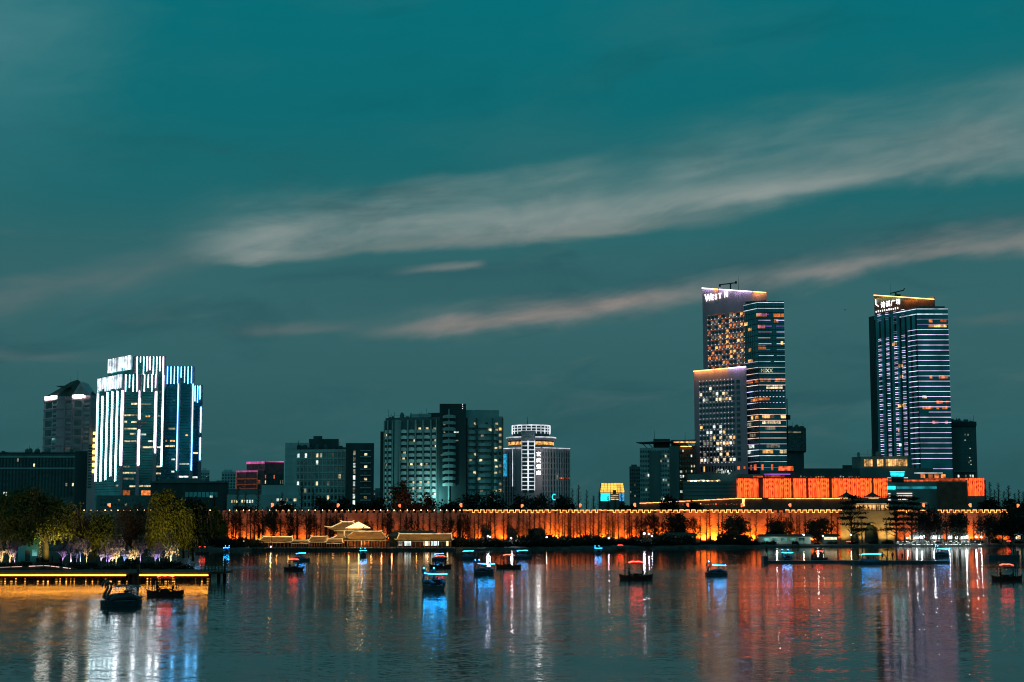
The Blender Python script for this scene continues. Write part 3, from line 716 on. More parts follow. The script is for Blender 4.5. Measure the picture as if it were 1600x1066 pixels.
for u in (0,.26,.70,.985): w.wbox(*J2, L2*u-.2, L2*u+.2, Z(795,Y), Z(653,Y), 0, 1.4)
w.build('wall', b.root)
def balcony(f, u0, u1, z, m='white_balcony'):
    mb = MB().use(m); a, l = seglen(*f)*u0, seglen(*f)*(u1-u0); d = (Vector(f[1])-Vector(f[0])).normalized(); n = Vector((d.y,-d.x)); A = Vector(f[0])
    prof = [(0,.0),(.04,.95),(.22,1.5),(.5,1.7),(.78,1.5),(.96,.95),(1,.0)]
    out = [A+d*(a+l*t)+n*o for t, o in prof]
    hts = [1.15,1.15,1.5,1.6,1.5,1.15,1.15]
    c = out[3]-n*1.7; mb.prism([(q.x-c.x,q.y-c.y) for q in out], -.12, [h for h in hts])
    return mb, c
proto = {}
for f, cols, key in ((J1,((.005,.055),(.07,.145),(.30,.425),(.44,.565),(.58,.705),(.72,.845),(.86,.95)),'a'),(J2,((.02,.25),(.28,.69),(.72,.86)),'b'),(core,((.12,.62),),'c')):
    for j in range(13):
        z = Z(676+j*9.35 if key == 'a' else (668 if key == 'b' else 654)+j*9.6, Y)
        if key == 'a': z = Z(676+j*9.3, Y+6)
        if z < G0+5 or (key == 'c' and j > 11): continue
        for (u0, u1) in cols:
            mb, c = balcony(f, u0, u1, z, 'white_balcony' if key == 'a' else 'teal_concrete')
            k = (key, u0)
            if k not in proto: proto[k] = mb.mesh('balcony')
            o = bpy.data.objects.new('balcony', proto[k]); COL.objects.link(o); o.parent = b.root; o.location = (c.x, c.y, z)
            u = R.uniform(u0+.02, u1-.04); kind = 'lit_cream' if R.random() < (.16 if key == 'a' else .5) else 'dark_glass'
            if key != 'c': b.strip('window', *f, seglen(*f)*u, seglen(*f)*u+1.3, z+1.2, z+2.5, kind, .06, .1)
for j in range(11): b.strip('window', *J2, L2*.885, L2*.95, Z(672+j*9.6,Y), Z(668+j*9.6,Y), R.choice(('lit_warm','lit_dim','lit_cream','dark_glass','lit_dim')), .06)
for u0, u1, py, m in ((.55,.72,676,'lit_white'),(.55,.72,689,'lit_dim'),(.15,.22,664,'lit_dim'),(.16,.22,676,'lit_dim'),(.05,.3,711.5,'lit_dim'),(.42,.46,710,'lit_white')): b.strip('window', *core, lc*u0, lc*u1, Z(py+1,Y), Z(py-1,Y), m, .1)
lamp('POINT', (X(677,Y-9), Y-9, Z(779,Y)), (.45,1,.95), 5200, size=.6, name='entrance_lamp')
for py in (632.5,635.5,639): b.strip('lamp', *core, lc*.86, lc*.885, Z(py+.5,Y), Z(py-.5,Y), 'dot_white', .3)
b.finish()
# ---- K: hotel with the lit crown
Y = 850
b = Bld('hotel_building', 'pale hotel with a round white lit rooftop lattice and a vertical glowing name sign', 'building', 839, Y)
w = MB(); zt = Z(700,Y)
pts = [(786,Y+8),(806,Y+2),(846,Y-4),(868,Y+2),(890,Y+8)]
block(w, b, pts, 40, 700, 'grey_stone', Yz=Y)
w.use('grey_stone')
fs_ = [(b.p(*pts[i]), b.p(*pts[i+1])) for i in range(4)]
for f, n_ in ((fs_[0],5),(fs_[2],5),(fs_[3],6)):
    for i in range(n_+1): l = seglen(*f); w.wbox(*f, max(0,l*i/n_-.35), min(l,l*i/n_+.35), G0, zt, 0, .7)
cx, cyy = b.p(830,Y+18)
w.use('lilac_stone'); rr = (860-800)/2*Y/F
def drum(r, z0, z1, m): w.use(m).tube_prof((cx,cyy,0), [(r,z0),(r,z1)], 28)
k = Y/F
drum(37*k, zt, Z(695,Y), 'grey_stone'); drum(36*k, Z(695,Y), Z(687,Y), 'brown_wall'); drum(39*k, Z(687,Y), Z(681.5,Y), 'grey_stone'); drum(29*k, Z(681.5,Y), Z(664,Y), 'black_concrete')
tw = (b.p(814.5,Y-9), b.p(836.5,Y-9)); w.use('grey_stone'); w.prism(b.poly([(814.5,Y-9),(836.5,Y-9)], 14), G0, Z(674.5,Y)); lt = seglen(*tw)
w.build('wall', b.root)
cr_ = MB().use('led_soft')      # lattice crown
rc = 30.5*k
for i in range(24):
    a = 2*PI*i/24; p = (cx+rc*math.cos(a), cyy+rc*math.sin(a)); cr_.tube([(p[0],p[1],Z(676,Y)),(p[0],p[1],Z(662.5,Y))], .22, 4)
for py in (663, 667.5, 672):
    cr_.tube([(cx+rc*math.cos(2*PI*i/40), cyy+rc*math.sin(2*PI*i/40), Z(py,Y)) for i in range(41)], .2 if py > 664 else .34, 4, False)
cr_.build('crown_lattice', b.root)
ring = MB().use('led_soft')
for r_, py in ((39.6*k,682),):
    ring.tube([(cx+r_*math.cos(2*PI*i/40), cyy+r_*math.sin(2*PI*i/40), Z(py,Y)) for i in range(41)], .33, 4, False)
ring.build('light_ring', b.root)
gl = MB().use('lit_warm').tube_prof((cx,cyy,0), [(36.4*k,Z(694,Y)),(36.4*k,Z(689,Y))], 28); gl.build('restaurant_window', b.root)
ms = MB().use('dark_metal').tube([(cx-2,cyy,Z(664,Y)),(cx-2,cyy,Z(648,Y))], [.25,.06], 5); ms.build('antenna', b.root)
for f in fs_: b.strip('light_strip', *f, .2, seglen(*f)-.2, zt-.25, zt+.15, 'led_soft', .9, .3)
for j in range(13):
    for u in (.08, .55): b.strip('window', *tw, lt*u, lt*(u+.36), Z(692+j*6.15+4.6,Y), Z(692+j*6.15+.4,Y), 'dark_glass', .1)
    b.strip('light_strip', *tw, lt*.02, lt*.97, Z(691.8+j*6.15,Y)-.14, Z(691.8+j*6.15,Y)+.14, 'led_soft', .3)
for u in (.035,.46,.52,.95): b.strip('light_strip', *tw, lt*u-.16, lt*u+.16, Z(767,Y), Z(690,Y), 'led_soft', .32)
for f, n_ in ((fs_[0],5),(fs_[2],5),(fs_[3],6)): b.windows(*f, Z(786,Y), Z(706,Y), n_, 9, .52, .8, .035, ('lit_warm','lit_dim'), 'dark_glass')
l3 = seglen(*fs_[3])
for t in (.2,.32,.45,.6,.72,.85): b.strip('window', *fs_[3], l3*t, l3*t+.9, Z(748,Y), Z(746,Y), 'lit_red', .75, .1)
b.strip('light_strip', *fs_[0], .3, .7, Z(770,Y), Z(700,Y), 'led_soft', .85)
b.strip('light_strip', *fs_[0], seglen(*fs_[0])*.8, seglen(*fs_[0])*.8+.4, Z(760,Y), Z(702,Y), 'led_soft', .85)
b.strip('vertical_sign', *fs_[0], seglen(*fs_[0])*.12, seglen(*fs_[0])*.36, Z(744,Y), Z(709,Y), 'sign_cyan', 1.0)
z0 = 707.0
for ch, py in zip('玄武饭店', (714, 723.2, 733.2, 742.5)):
    p = b.p(838.2,Y-14); o = text('sign_character', ch, b.root, (p[0],p[1],Z(py,Y)), 2.35, 'sign_white', ext=.12, off=-.012)
p = b.p(866,Y-6); cs = MB().use('led_cyan').tube([(p[0]+1.0*math.cos(t*.5+.9),p[1],Z(777,Y)+1.5*math.sin(t*.5+.9)) for t in range(10)], .22, 5); cs.build('crescent_sign', b.root)
b.finish()
# ---- L: small golden building far away
Y = 1100
b = Bld('screen_building', 'small far building glowing gold with blue lit lower corners', 'building', 957, Y)
w = MB(); w.use('dark_concrete'); c = [b.p(938,Y), b.p(976,Y)]; c += [(c[1][0],c[1][1]+14),(c[0][0],c[0][1]+14)]
w.prism(c, G0, Z(770,Y)); top = [(c[0][0]+1.0,c[0][1]+.5),(c[1][0]-1.0,c[1][1]+.5),(c[2][0]-1,c[2][1]-1),(c[3][0]+1,c[3][1]-1)]
tv = [(p[0],p[1],Z(770,Y)) for p in c]+[(p[0],p[1],Z(754.5,Y)) for p in top]; w.hexa(tv); w.build('wall', b.root)
g = MB().use('screen_gold'); f0, f1 = c[0], c[1]
A, B_ = f0, f1; L = seglen(A,B_)
for i in range(7):
    for j in range(4):
        z0 = Z(769.5-j*3.7,Y); z1 = Z(769.5-(j+1)*3.7+.35,Y); sh = 1.0*(j/4.0)
        g.wbox(A, B_, sh+(L-2*sh)*i/7+.15, sh+(L-2*sh)*(i+1)/7-.15, z0, z1, .02-.5*j/4, .2-.4*j/4)
g.build('screen', b.root)
b.strip('blue_screen', A, B_, L*.02, L*.4, Z(783,Y), Z(770.5,Y), 'led_cyan', .2); b.strip('blue_screen', A, B_, L*.78, L*.99, Z(783,Y), Z(770.5,Y), 'screen_blue', .2)
for i in range(4): b.strip('window', A, B_, L*.43, L*.75, Z(781-i*3,Y), Z(779.6-i*3,Y), 'lit_warm', .2)
b.strip('doorway', A, B_, L*.52, L*.66, Z(772,Y), Z(766,Y), 'dark_glass', .4)
b.finish()
# ---- M: office with canopy roof
Y = 980
b = Bld('office_block', 'teal office block with a flying canopy roof left of the twin slab hotel tower', 'building', 1040, Y)
w = MB(); block(w, b, [(1000.5,Y),(1047,Y-2)], 30, 700, 'teal_concrete', Yz=Y); block(w, b, [(1015,Y-1.2),(1033,Y-2.5)], 8, 705, 'dark_concrete', Yz=Y); block(w, b, [(1047,Y-3),(1062,Y-3)], 30, 697, 'dark_concrete')
block(w, b, [(1062,Y+6),(1088,Y+6)], 24, 697, 'brown_wall'); block(w, b, [(1022,Y+6),(1048,Y+6)], 20, 686, 'black_concrete'); block(w, b, [(1050,Y+8),(1076,Y+8)], 20, 687.5, 'black_concrete')
w.build('wall', b.root)
r = MB().use('frame_metal'); c0, c1 = b.p(995,Y-2), b.p(1089,Y-2)
r.prism([c0, c1, (c1[0],c1[1]+26), (c0[0]+6,c0[1]+26)], [Z(692.5,Y),Z(689,Y),Z(689,Y)+.2,Z(692,Y)], [Z(691.3,Y),Z(687,Y),Z(687,Y)+.3,Z(690.5,Y)])
for px in (1012,1021,1056,1063,1079,1086):
    p = b.p(px,Y); q = b.p(px-8,Y); r.use('frame_metal').tube([(p[0],p[1]+1,Z(700,Y)),(q[0],q[1]+1,Z(691.8,Y))], .22, 4)
for px, t in ((1024,671),(1072,674)): p = b.p(px,Y+4); r.tube([(p[0],p[1],Z(692,Y)),(p[0],p[1],Z(t,Y))], [.18,.05], 4)
r.build('roof', b.root)
rt = MB().use('lit_warm'); q0, q1 = b.p(1054,Y-2.6), b.p(1088,Y-2.6); rt.wbox(q0, q1, 0, seglen(q0,q1), Z(692.3,Y), Z(690.4,Y), .0, .2); rt.build('canopy_light', b.root)
M1 = (b.p(1000.5,Y), b.p(1047,Y-2)); M2 = (b.p(1062,Y+6), b.p(1088,Y+6))
b.windows(*M1, Z(784,Y), Z(702,Y), 12, 11, .55, .45, .14, ('lit_white','lit_white','lit_cream','lit_dim'), 'dark_glass', out=.5)
b.windows(*M2, Z(780,Y), Z(700,Y), 6, 10, .45, .45, .25, ('lit_white','lit_dim','lit_cream'), 'dark_glass')
b.windows(b.p(1062,Y-3), b.p(1068,Y-3), Z(780,Y), Z(726,Y), 1, 7, .6, .5, .7, ('lit_white',), 'dark_glass')
b.strip('light_strip', *M2, seglen(*M2)*.1, seglen(*M2)*.75, Z(697.6,Y), Z(696.6,Y), 'crown_wash', 1.2, .5)
b.finish()
# ---- N: the tall hotel with two slabs and a glass wing
Y = 985
b = Bld('hotel_tower', 'tall twin slab hotel tower with WEST N sign and orange lit room windows', 'building', 1160, Y)
w = MB()
hi = [(1102,Y+66),(1204,Y+26)]; lo = [(1087,Y+20),(1170,Y-6)]; gw = [(1168,Y+14),(1189,Y),(1231,Y)]
H1 = (b.p(*hi[0]), b.p(*hi[1])); LO = (b.p(*lo[0]), b.p(*lo[1])); GA = (b.p(*gw[0]), b.p(*gw[1])); GB = (b.p(*gw[1]), b.p(*gw[2]))
w.use('lilac_stone'); q = b.poly(hi, 16); zl, zr = Z(450,Y+66), Z(457,Y+26); w.prism(q, G0, [zl,zr,zr,zl])
q = b.poly(lo, 26); zl2, zr2 = Z(580,Y+20), Z(572.5,Y-6); w.prism(q, G0, [zl2,zr2,zr2,zl2])
w.use('curtain_glass'); w.prism(b.poly(gw, 40), G0, Z(470.5,Y)); w.use('black_concrete'); w.prism(b.poly([(1170,Y+16),(1202,Y+10)], 20), Z(471,Y)-.5, Z(466,Y))
w.use('frame_metal')
for f in (GA, GB):
    for j in range(30): z = Z(479+j*8.9,Y); w.wbox(*f, 0, seglen(*f), z-.35, z+.05, 0, .4)
    for i in range(int(seglen(*f)/2.2)): w.wbox(*f, i*2.2, i*2.2+.14, G0+40, Z(472,Y), 0, .12)
w.build('wall', b.root)
def crown(f, z0, z1, segs, pw=38):   # wash light bars on brackets just off the parapet
    l = seglen(*f); d = (Vector(f[1])-Vector(f[0])).normalized(); n = Vector((d.y,-d.x)); A = Vector(f[0])
    for a, c, m in segs:
        p, q = A+d*l*a+n*.55, A+d*l*c+n*.55; za, zc = z0+(z1-z0)*a, z0+(z1-z0)*c
        MB().use(m).hexa([(p.x,p.y,za-.45),(q.x,q.y,zc-.45),(q.x-n.x*.3,q.y-n.y*.3,zc-.45),(p.x-n.x*.3,p.y-n.y*.3,za-.45),(p.x,p.y,za+.1),(q.x,q.y,zc+.1),(q.x-n.x*.3,q.y-n.y*.3,zc+.1),(p.x-n.x*.3,p.y-n.y*.3,za+.1)]).build('light_bar', b.root)
        mid = (p+q)/2+n*.9; Lh = (q-p).length; o = lamp('AREA', (b.o.x+mid.x, b.o.y+mid.y, (za+zc)/2-.2), (1,.42,.10) if m == 'crown_wash' else (.74,.62,1), Lh*pw*(1 if m == 'crown_wash' else .5), size=Lh, sizey=.4, name='crown_wash_lamp')
        o.rotation_euler = (math.radians(14), 0, math.atan2(d.y, d.x))
crown(H1, zl, zr, ((0,.18,'crown_lilac'),(.185,.255,'crown_wash'),(.275,.50,'crown_lilac'),(.51,.78,'crown_lilac'),(.80,.995,'crown_wash')))
crown(LO, zl2, zr2, ((0,.40,'crown_wash'),(.42,.65,'crown_wash'),(.67,.995,'crown_lilac')))
# upper slab: ten columns of rooms
l1 = seglen(*H1); Yh = Y+48
def row_line(f, u0, u1, z0, z1, m, out, th, name='light_strip'): b.strip(name, *f, u0, u1, z0, z1, m, out, th)
Yup = Y+50
b.windows((Vector(H1[0])+(Vector(H1[1])-Vector(H1[0]))*.075), (Vector(H1[0])+(Vector(H1[1])-Vector(H1[0]))*.70), Z(578,Yup), Z(489,Yup), 11, 11, .62, .5, .55, ('lit_orange','lit_warm','lit_warm','lit_orange','lit_dim','lit_dim'), 'dark_glass', .12)
led = MB().use('dot_white')
for j in range(11):
    for i in range(11):
        u = l1*(.075+.625*(i+.12)/11); z = Z(578,Yup)+(Z(489,Yup)-Z(578,Yup))*(j+.05)/11; led.wbox(*H1, u, u+.32, z, z+.3, .1, .3)
tag(led.build('light_dots', b.root), kind='stuff')
lb = MB().use('lit_orange')
for j in range(12): z = Z(578,Yup)+(Z(489,Yup)-Z(578,Yup))*j/11; lb.wbox(*H1, l1*.075, l1*.70, z-.42, z-.2, .0, .25)
lb.build('ledge_light', b.root)
l2 = seglen(*LO); d2 = Vector(LO[1])-Vector(LO[0])
lits = ('lit_cream','lit_white','lit_warm','lit_cream','lit_dim')
litrow = {10:.1, 9:.28, 8:.45, 7:.18, 6:.0, 5:.35, 4:.22, 3:.4, 2:.6, 1:.0, 0:.0}
LA, LB = Vector(LO[0])+d2*.10, Vector(LO[0])+d2*.78
zA, zB = Z(723,Y+8), Z(594,Y+8); NR = 15
lr = [.5,.45,.12,.62,.5,.42,.28,.32,.0,.0,.12,.42,.25,.05,.0]
b.windows(LA, LB, zA, zB, 11, NR, .7, .52, 0, (), 'dark_glass', .1, pick=lambda i, j: R.choice(lits) if R.random() < lr[j] else None)
led = MB().use('dot_white')
for j in range(NR+1):
    for i in range(10): u = l2*(.10+.68*(i+.1)/10); z = zA+(zB-zA)*(j-.03)/NR; led.wbox(*LO, u, u+.3, z, z+.28, .1, .3)
tag(led.build('light_dots', b.root), kind='stuff')
b.windows(Vector(LO[0])+d2*.80, Vector(LO[0])+d2*.88, zA, zB, 1, NR, .75, .6, .22, ('lit_white','lit_dim'), 'dark_glass', .1)
b.windows(LA, LB, Z(738,Y), Z(726,Y), 13, 1, .4, .7, .06, ('lit_warm',), 'dark_glass', .1)
# glass wing: light lines and lit rooms floor by floor
colors = ['led_white_flat','led_white_flat','led_violet','led_lilac','led_violet','led_lilac','led_peach','led_lilac','led_violet','led_lilac','led_lilac','led_peach','led_peach','led_lilac','led_peach','led_lilac','dot_white','led_lilac','led_peach','led_peach','led_peach','led_peach','led_peach','led_peach','led_lilac','led_white_flat']
lg, lb_ = seglen(*GA), seglen(*GB)
for j in range(30):
    z = Z(473+j*9.2,Y)
    if z < Z(735,Y): break
    m = colors[j%len(colors)]
    if j in (2,3,4,5,6,7,8,9): segs = [(GB, .02 if j%2 else .0, R.uniform(.4,.6)), (GB, .7, 1.0)] if j != 2 else [(GB, 0, .42)]
    elif j == 10: segs = [(GA,.0,1),(GB,0,.45),(GB,.6,1)]
    elif j in (15,16,17): segs = [(f, u/8+.02, u/8+.07) for f in (GA, GB) for u in range(8)]+[(GA,0,.5)]
    else: segs = [(GA,0,1),(GB,0,1)]
    for f, a, c in segs: b.strip('light_strip', *f, seglen(*f)*a, seglen(*f)*c, z-.10, z+.10, m, .55, .2)
for f, u0, u1, py, m in ((GB,.0,.35,492,'lit_orange'),(GB,.6,1,493,'lit_orange'),(GA,.95,1,492,'lit_warm'),(GB,.62,.78,501.5,'lit_orange'),(GB,.0,.42,510.5,'lit_orange'),(GA,.3,.55,513,'lit_warm'),(GA,.0,.25,503,'lit_warm'),(GA,.0,.25,521,'lit_warm'),(GB,.85,.95,536,'lit_warm'),(GB,.0,.45,542.5,'lit_orange'),(GA,.3,.7,545,'lit_warm'),(GB,.6,.85,551.5,'lit_warm'),(GA,.25,.6,562,'lit_warm'),
   (GA,.0,1,595,'lit_orange'),(GB,.05,1,594,'lit_orange'),(GB,.28,.9,605,'lit_cream'),(GA,.4,1,624,'lit_orange'),(GB,.0,.4,623,'lit_orange'),(GA,.4,1,652,'lit_warm'),(GB,.1,.72,651,'lit_warm'),(GB,.8,1,651,'lit_warm'),(GA,.0,.4,662,'lit_dim'),(GB,.1,.8,660,'lit_cream'),(GB,.2,.6,669,'lit_dim'),(GA,.3,.7,680,'lit_dim'),(GA,.2,.6,697,'lit_white'),(GB,.25,.75,697,'lit_dim'),(GA,.1,.35,706,'lit_white'),(GB,.1,.5,706,'lit_warm'),(GB,.6,1,706,'lit_cream')):
    l = seglen(*f); n_ = max(1, int((u1-u0)*l/2.1))
    for i in range(n_):
        if R.random() < .15: continue
        a = l*(u0+(u1-u0)*i/n_); b.strip('window', *f, a+.1, a+l*(u1-u0)/n_-.12, Z(py+2.5,Y), Z(py-2.6,Y), m, .2, .1)
# letters
ang = math.atan2(H1[1][1]-H1[0][1], H1[1][0]-H1[0][0])
def onface(f, u, py, Yr, out=.4):
    d = (Vector(f[1])-Vector(f[0])).normalized(); n = Vector((d.y,-d.x)); p = Vector(f[0])+d*seglen(*f)*u+n*out; return (p.x, p.y, Z(py,Yr))
x0 = .045
for ch, u, s_, w_ in (('W',.045,6.7,.80),('E',.15,4.9,.78),('S',.205,4.9,.78),('T',.265,4.9,.74),('N',.352,5.6,.72)):
    text('sign_letter', ch, b.root, onface(H1, u, 471.5-u*8, Y+64), s_, 'sign_plain', ang, .15, .05, sx=w_)
text('wing_sign', 'MIXX', b.root, onface(GB, .08, 582, Y, .6), 3.2, 'lit_cream', 0, .1, 0, sx=.95)
# machinery on the roof
rm = MB().use('dark_metal'); p = Vector(b.p(1142,Y+54))
zc = Z(443,Y+54)
rm.tube([(p.x+2,p.y,zl-5),(p.x+2,p.y,zc-.2)], .5, 6); rm.tube([(p.x-5,p.y,zc-.9),(p.x+6,p.y+1,zc+.6)], .42, 6); rm.box(p.x-5.6,p.x-4.4,p.y-.5,p.y+.5,zc-2.2,zc-.6); rm.box(p.x+5.0,p.x+6.2,p.y-.5,p.y+1,zc-.1,zc+1.4)
q = b.p(1159.5,Y+50); rm.tube([(q[0],q[1],zl-5),(q[0],q[1],Z(432,Y+50))], [.15,.05], 4)
rm.build('roof_crane', b.root)
b.finish(130)
# ---- O: dark block right of the hotel tower
Y = 1120
b = Bld('office_block', 'dark plain block with an overhanging top right of the twin slab hotel tower', 'building', 1246, Y)
w = MB(); block(w, b, [(1226,Y),(1258,Y)], 26, 700, 'dark_concrete'); w.use('dark_concrete'); w.prism(b.poly([(1225,Y-3),(1262,Y-3)], 30), Z(705,Y), Z(669,Y)); rooftop(w, b, 1228, 1258, Y, 669, 663, 10)
p = b.p(1233,Y-30); w.use('dark_metal').tube([(p[0],p[1],Z(700,Y)),(p[0],p[1],Z(628,Y))], .35, 4); w.box(p[0]-1.5,p[0]+2,p[1]-1,p[1]+1,Z(660,Y),Z(653,Y))
w.build('wall', b.root); b.windows(b.p(1228,Y-3), b.p(1260,Y-3), Z(702,Y), Z(672,Y), 7, 4, .5, .4, 0, (), 'dark_glass')
b.strip('sign_panel', b.p(1225,Y-3), b.p(1262,Y-3), 4, 13, Z(677,Y), Z(675,Y), 'lit_dim', .2); b.finish()
# ---- P: mall podium with the orange curtain screens
Y = 800
b = Bld('shopping_mall', 'long mall podium with orange glowing wavy curtain facade', 'building', 1260, Y)
w = MB(); block(w, b, [(1068,Y+4),(1153,Y+1)], 50, 752, 'dark_concrete', Yz=Y); block(w, b, [(1152,Y),(1388.5,Y)], 60, 746.5, 'brown_wall'); block(w, b, [(1075,Y+25),(1200,Y+25)], 60, 741, 'dark_concrete'); block(w, b, [(1196,Y+20),(1345,Y+20)], 60, 738, 'black_concrete'); block(w, b, [(1255,Y+26),(1345,Y+26)], 30, 732, 'black_concrete')
block(w, b, [(1388,Y-3),(1542,Y-3)], 60, 750, 'dark_concrete'); block(w, b, [(1465,Y-6),(1512,Y-6)], 20, 754, 'brown_wall'); w.use('frame_metal')
PF = (b.p(1152,Y), b.p(1388.5,Y)); PL = seglen(*PF); P0 = (b.p(1068,Y+4), b.p(1153,Y+1)); PR = (b.p(1388,Y-3), b.p(1542,Y-3)); RL = seglen(*PR)
for j in range(5): w.wbox(*P0, 0, seglen(*P0), Z(756+j*6,Y)-.15, Z(756+j*6,Y)+.15, 0, .3)
w.wbox(*PF, 0, PL, Z(747,Y), Z(746,Y), 0, 1.0)
w.build('wall', b.root)
edges = [1152,1185.5,1193.5,1237,1239.5,1260,1264,1296,1301,1363,1366,1388.5]
for a, c in zip(edges[::2], edges[1::2]):
    ua, uc = (a-1152)/236.5*PL, (c-1152)/236.5*PL; b.strip('curtain_screen', *PF, ua, uc, Z(777.5,Y), Z(748,Y), 'drape_orange', .5, .3)
b.strip('curtain_screen', *PR, RL*(1513.5-1388)/154, RL*(1539-1388)/154, Z(775,Y), Z(747.5,Y), 'drape_orange', .5, .3)
def pr(px): return RL*(px-1388)/154
for a, c, p0, p1, m in ((1388,1420,746.2,747.6,'led_peach'),(1390,1468,750,752.5,'lit_red'),(1444,1510,747.5,752.5,'lit_red'),(1430,1475,738.9,740.2,'led_white_flat'),(1388,1400,760,765,'led_cyan'),(1402,1487,760.5,764,'led_cyan_dim'),(1402,1426,770.5,772,'led_peach'),(1402,1426,774,775.5,'led_peach'),(1388,1392,771,772.5,'led_peach'),(1388,1392,775,776.5,'led_peach'),(1388,1392,780.5,782,'led_peach'),(1404,1426,780,781.2,'led_peach'),(1475,1487,769,770.2,'led_peach'),(1475,1487,774,775.2,'led_peach'),(1475,1487,778,779.2,'led_peach'),(1475,1487,782.5,783.5,'led_peach'),(1438,1450,785,788.5,'lit_dim'),(1495,1514,747.5,750,'lit_red')):
    b.strip('light_strip' if 'led' in m else 'shop_window', *PR, pr(a), pr(c), Z(p1,Y), Z(p0,Y), m, .35, .2)
for px in (1440,1452,1462,1472): b.strip('shop_window', *PR, pr(px), pr(px)+2.2, Z(747,Y), Z(741.5,Y), 'lit_orange', .3, .2)
for i in range(26):  # glowing blocks stand in for plants lit yellow along the terrace
    u = seglen(*P0)*(.08+.6*i/26); b.strip('terrace_glow', *P0, u, u+R.uniform(.5,1.3), Z(752,Y), Z(752-R.uniform(1,2.6),Y), R.choice(('lit_cream','bulb_warm','lit_warm','lit_cream')), -.4, .4)
for i in range(18):
    u = seglen(*P0)*(.62+.3*i/18); b.strip('terrace_glow', *P0, u, u+R.uniform(.3,.8), Z(741,Y)+.3+R.uniform(0,3), Z(741,Y)+1.0+R.uniform(0,3), R.choice(('lit_white','lit_dim')), -20, .4)
B2 = (b.p(1196,Y+20), b.p(1345,Y+20)); l_ = seglen(*B2)
for px, p0, p1, m, ww in ((1152,729,734,'lit_red',4),(1162,729,733,'lit_red',3),(1172,727,735,'lit_orange',3),(1178,726,735,'lit_red',4),(1190,726,735,'lit_red',3),(1205,726,735,'lit_red',3)): b.strip('shop_window', *B2, (px-1196)/149*l_, (px-1196)/149*l_+ww*.32, Z(p1,Y+20), Z(p0,Y+20), m, 3, .3)
b.strip('light_strip', *B2, -.5, 13, Z(740,Y), Z(738.8,Y), 'led_violet', .6); b.strip('shop_window', *B2, 0, 10, Z(744.5,Y), Z(741,Y), 'lit_red', .5); b.strip('shop_window', *B2, -6, -1, Z(744.5,Y), Z(742,Y), 'lit_red', .5)
b.strip('shop_window', *B2, 6.5, 14, Z(734,Y), Z(727,Y), 'lit_red', 4, .3)
for i in range(26):
    u = l_*R.uniform(.36,.99); b.strip('terrace_glow', *B2, u, u+R.uniform(.3,.9), Z(745.5,Y), Z(745.5-R.uniform(.8,4),Y), R.choice(('lit_dim','lit_warm','lit_white','lit_dim')), .5, .3)
b.finish(120)
cyan = empty('cyan_screen', (X(1404,Y-6), Y-6, Z(745,Y)), 'small stepped cyan glowing pagoda sign on the mall roof', 'sign')
for i in range(4):
    h = (Z(737,Y)-Z(745.5,Y))/4; wv = 3.3+.15*i
    m = MB().use('led_cyan'); m.hexa([(-wv+.8,-.5,i*h*1.02),(wv-.5,-.5,i*h*1.02),(wv-.5,.8,i*h*1.02),(-wv+.5,.8,i*h*1.02),(-wv,-.5,i*h*1.02+h*.62),(wv,-.5,i*h*1.02+h*.62),(wv,.8,i*h*1.02+h*.62),(-wv,.8,i*h*1.02+h*.62)]); m.build('tier', cyan)
MB().use('dark_metal').box(-3,3,-.4,.7,-3,0).build('base', cyan)
# ---- long terrace building on the wall behind the mall front, glowing roof line
Y = 640
b = Bld('terrace_building', 'long low brown terrace building with a glowing peach roof edge above the city wall', 'building', 1160, Y)
w = MB(); T1 = [(1000,Y+14),(1062,Y+10),(1160,Y)]; T2 = [(1160,Y),(1325,Y)]
q = b.poly(T1, 12); zz = [Z(786.5,Y+14),Z(783.5,Y+10),Z(778.5,Y)]; w.use('brown_wall').prism(q, G0, zz+[zz[2],zz[0]])
w.prism(b.poly(T2, 12), G0, Z(779,Y)); w.build('wall', b.root)
for f, za, zb_ in (((b.p(*T1[0]),b.p(*T1[1])),zz[0],zz[1]),((b.p(*T1[1]),b.p(*T1[2])),zz[1],zz[2]),((b.p(*T2[0]),b.p(*T2[1])),Z(779,Y),Z(779,Y))):
    l = seglen(*f); n_ = int(l/2.5)
    for i in range(n_):
        if R.random() < .08: continue
        z = za+(zb_-za)*(i+.5)/n_; b.strip('light_strip', *f, l*i/n_, l*(i+1)/n_-.15, z-.2, z+.12, 'led_rope', .5, .3)
f = (b.p(*T2[0]), b.p(*T2[1])); b.strip('light_strip', *f, 0, .9, Z(791,Y), Z(779,Y), 'led_rope', .3, .3)
f1 = (b.p(*T1[1]), b.p(*T1[2])); l = seglen(*f1)
for i in range(22): u = l*(.05+.9*i/22); b.strip('terrace_glow', *f1, u, u+.4, Z(788+R.uniform(-1,1.5),Y), Z(787+R.uniform(-1,1.5),Y), R.choice(('lit_warm','lit_dim','lit_red')), .4, .2)
b.finish()
# ---- S: round restaurant block
Y = 880
b = Bld('restaurant_block', 'rounded dark block with a band of golden lit windows below the far right tower', 'building', 1385, Y)
w = MB(); block(w, b, [(1333,Y+14),(1347,Y+6),(1420,Y-2),(1427,Y+4)], 30, 713, 'dark_concrete', Yz=Y); block(w, b, [(1318,Y+14),(1336,Y+14)], 30, 727, 'black_concrete'); block(w, b, [(1333,Y-4),(1460,Y-4)], 20, 731.5, 'dark_concrete'); rooftop(w, b, 1336, 1400, Y, 713, 711, 6)
w.build('wall', b.root)
f = (b.p(1352,Y+1), b.p(1420,Y-4)); l = seglen(*f)
for i in range(20):
    if i in (4,5,9): continue
    b.strip('window', *f, l*i/20+.08, l*(i+1)/20-.08, Z(729,Y), Z(718,Y), 'lit_warm', 3, .2)
b.finish()
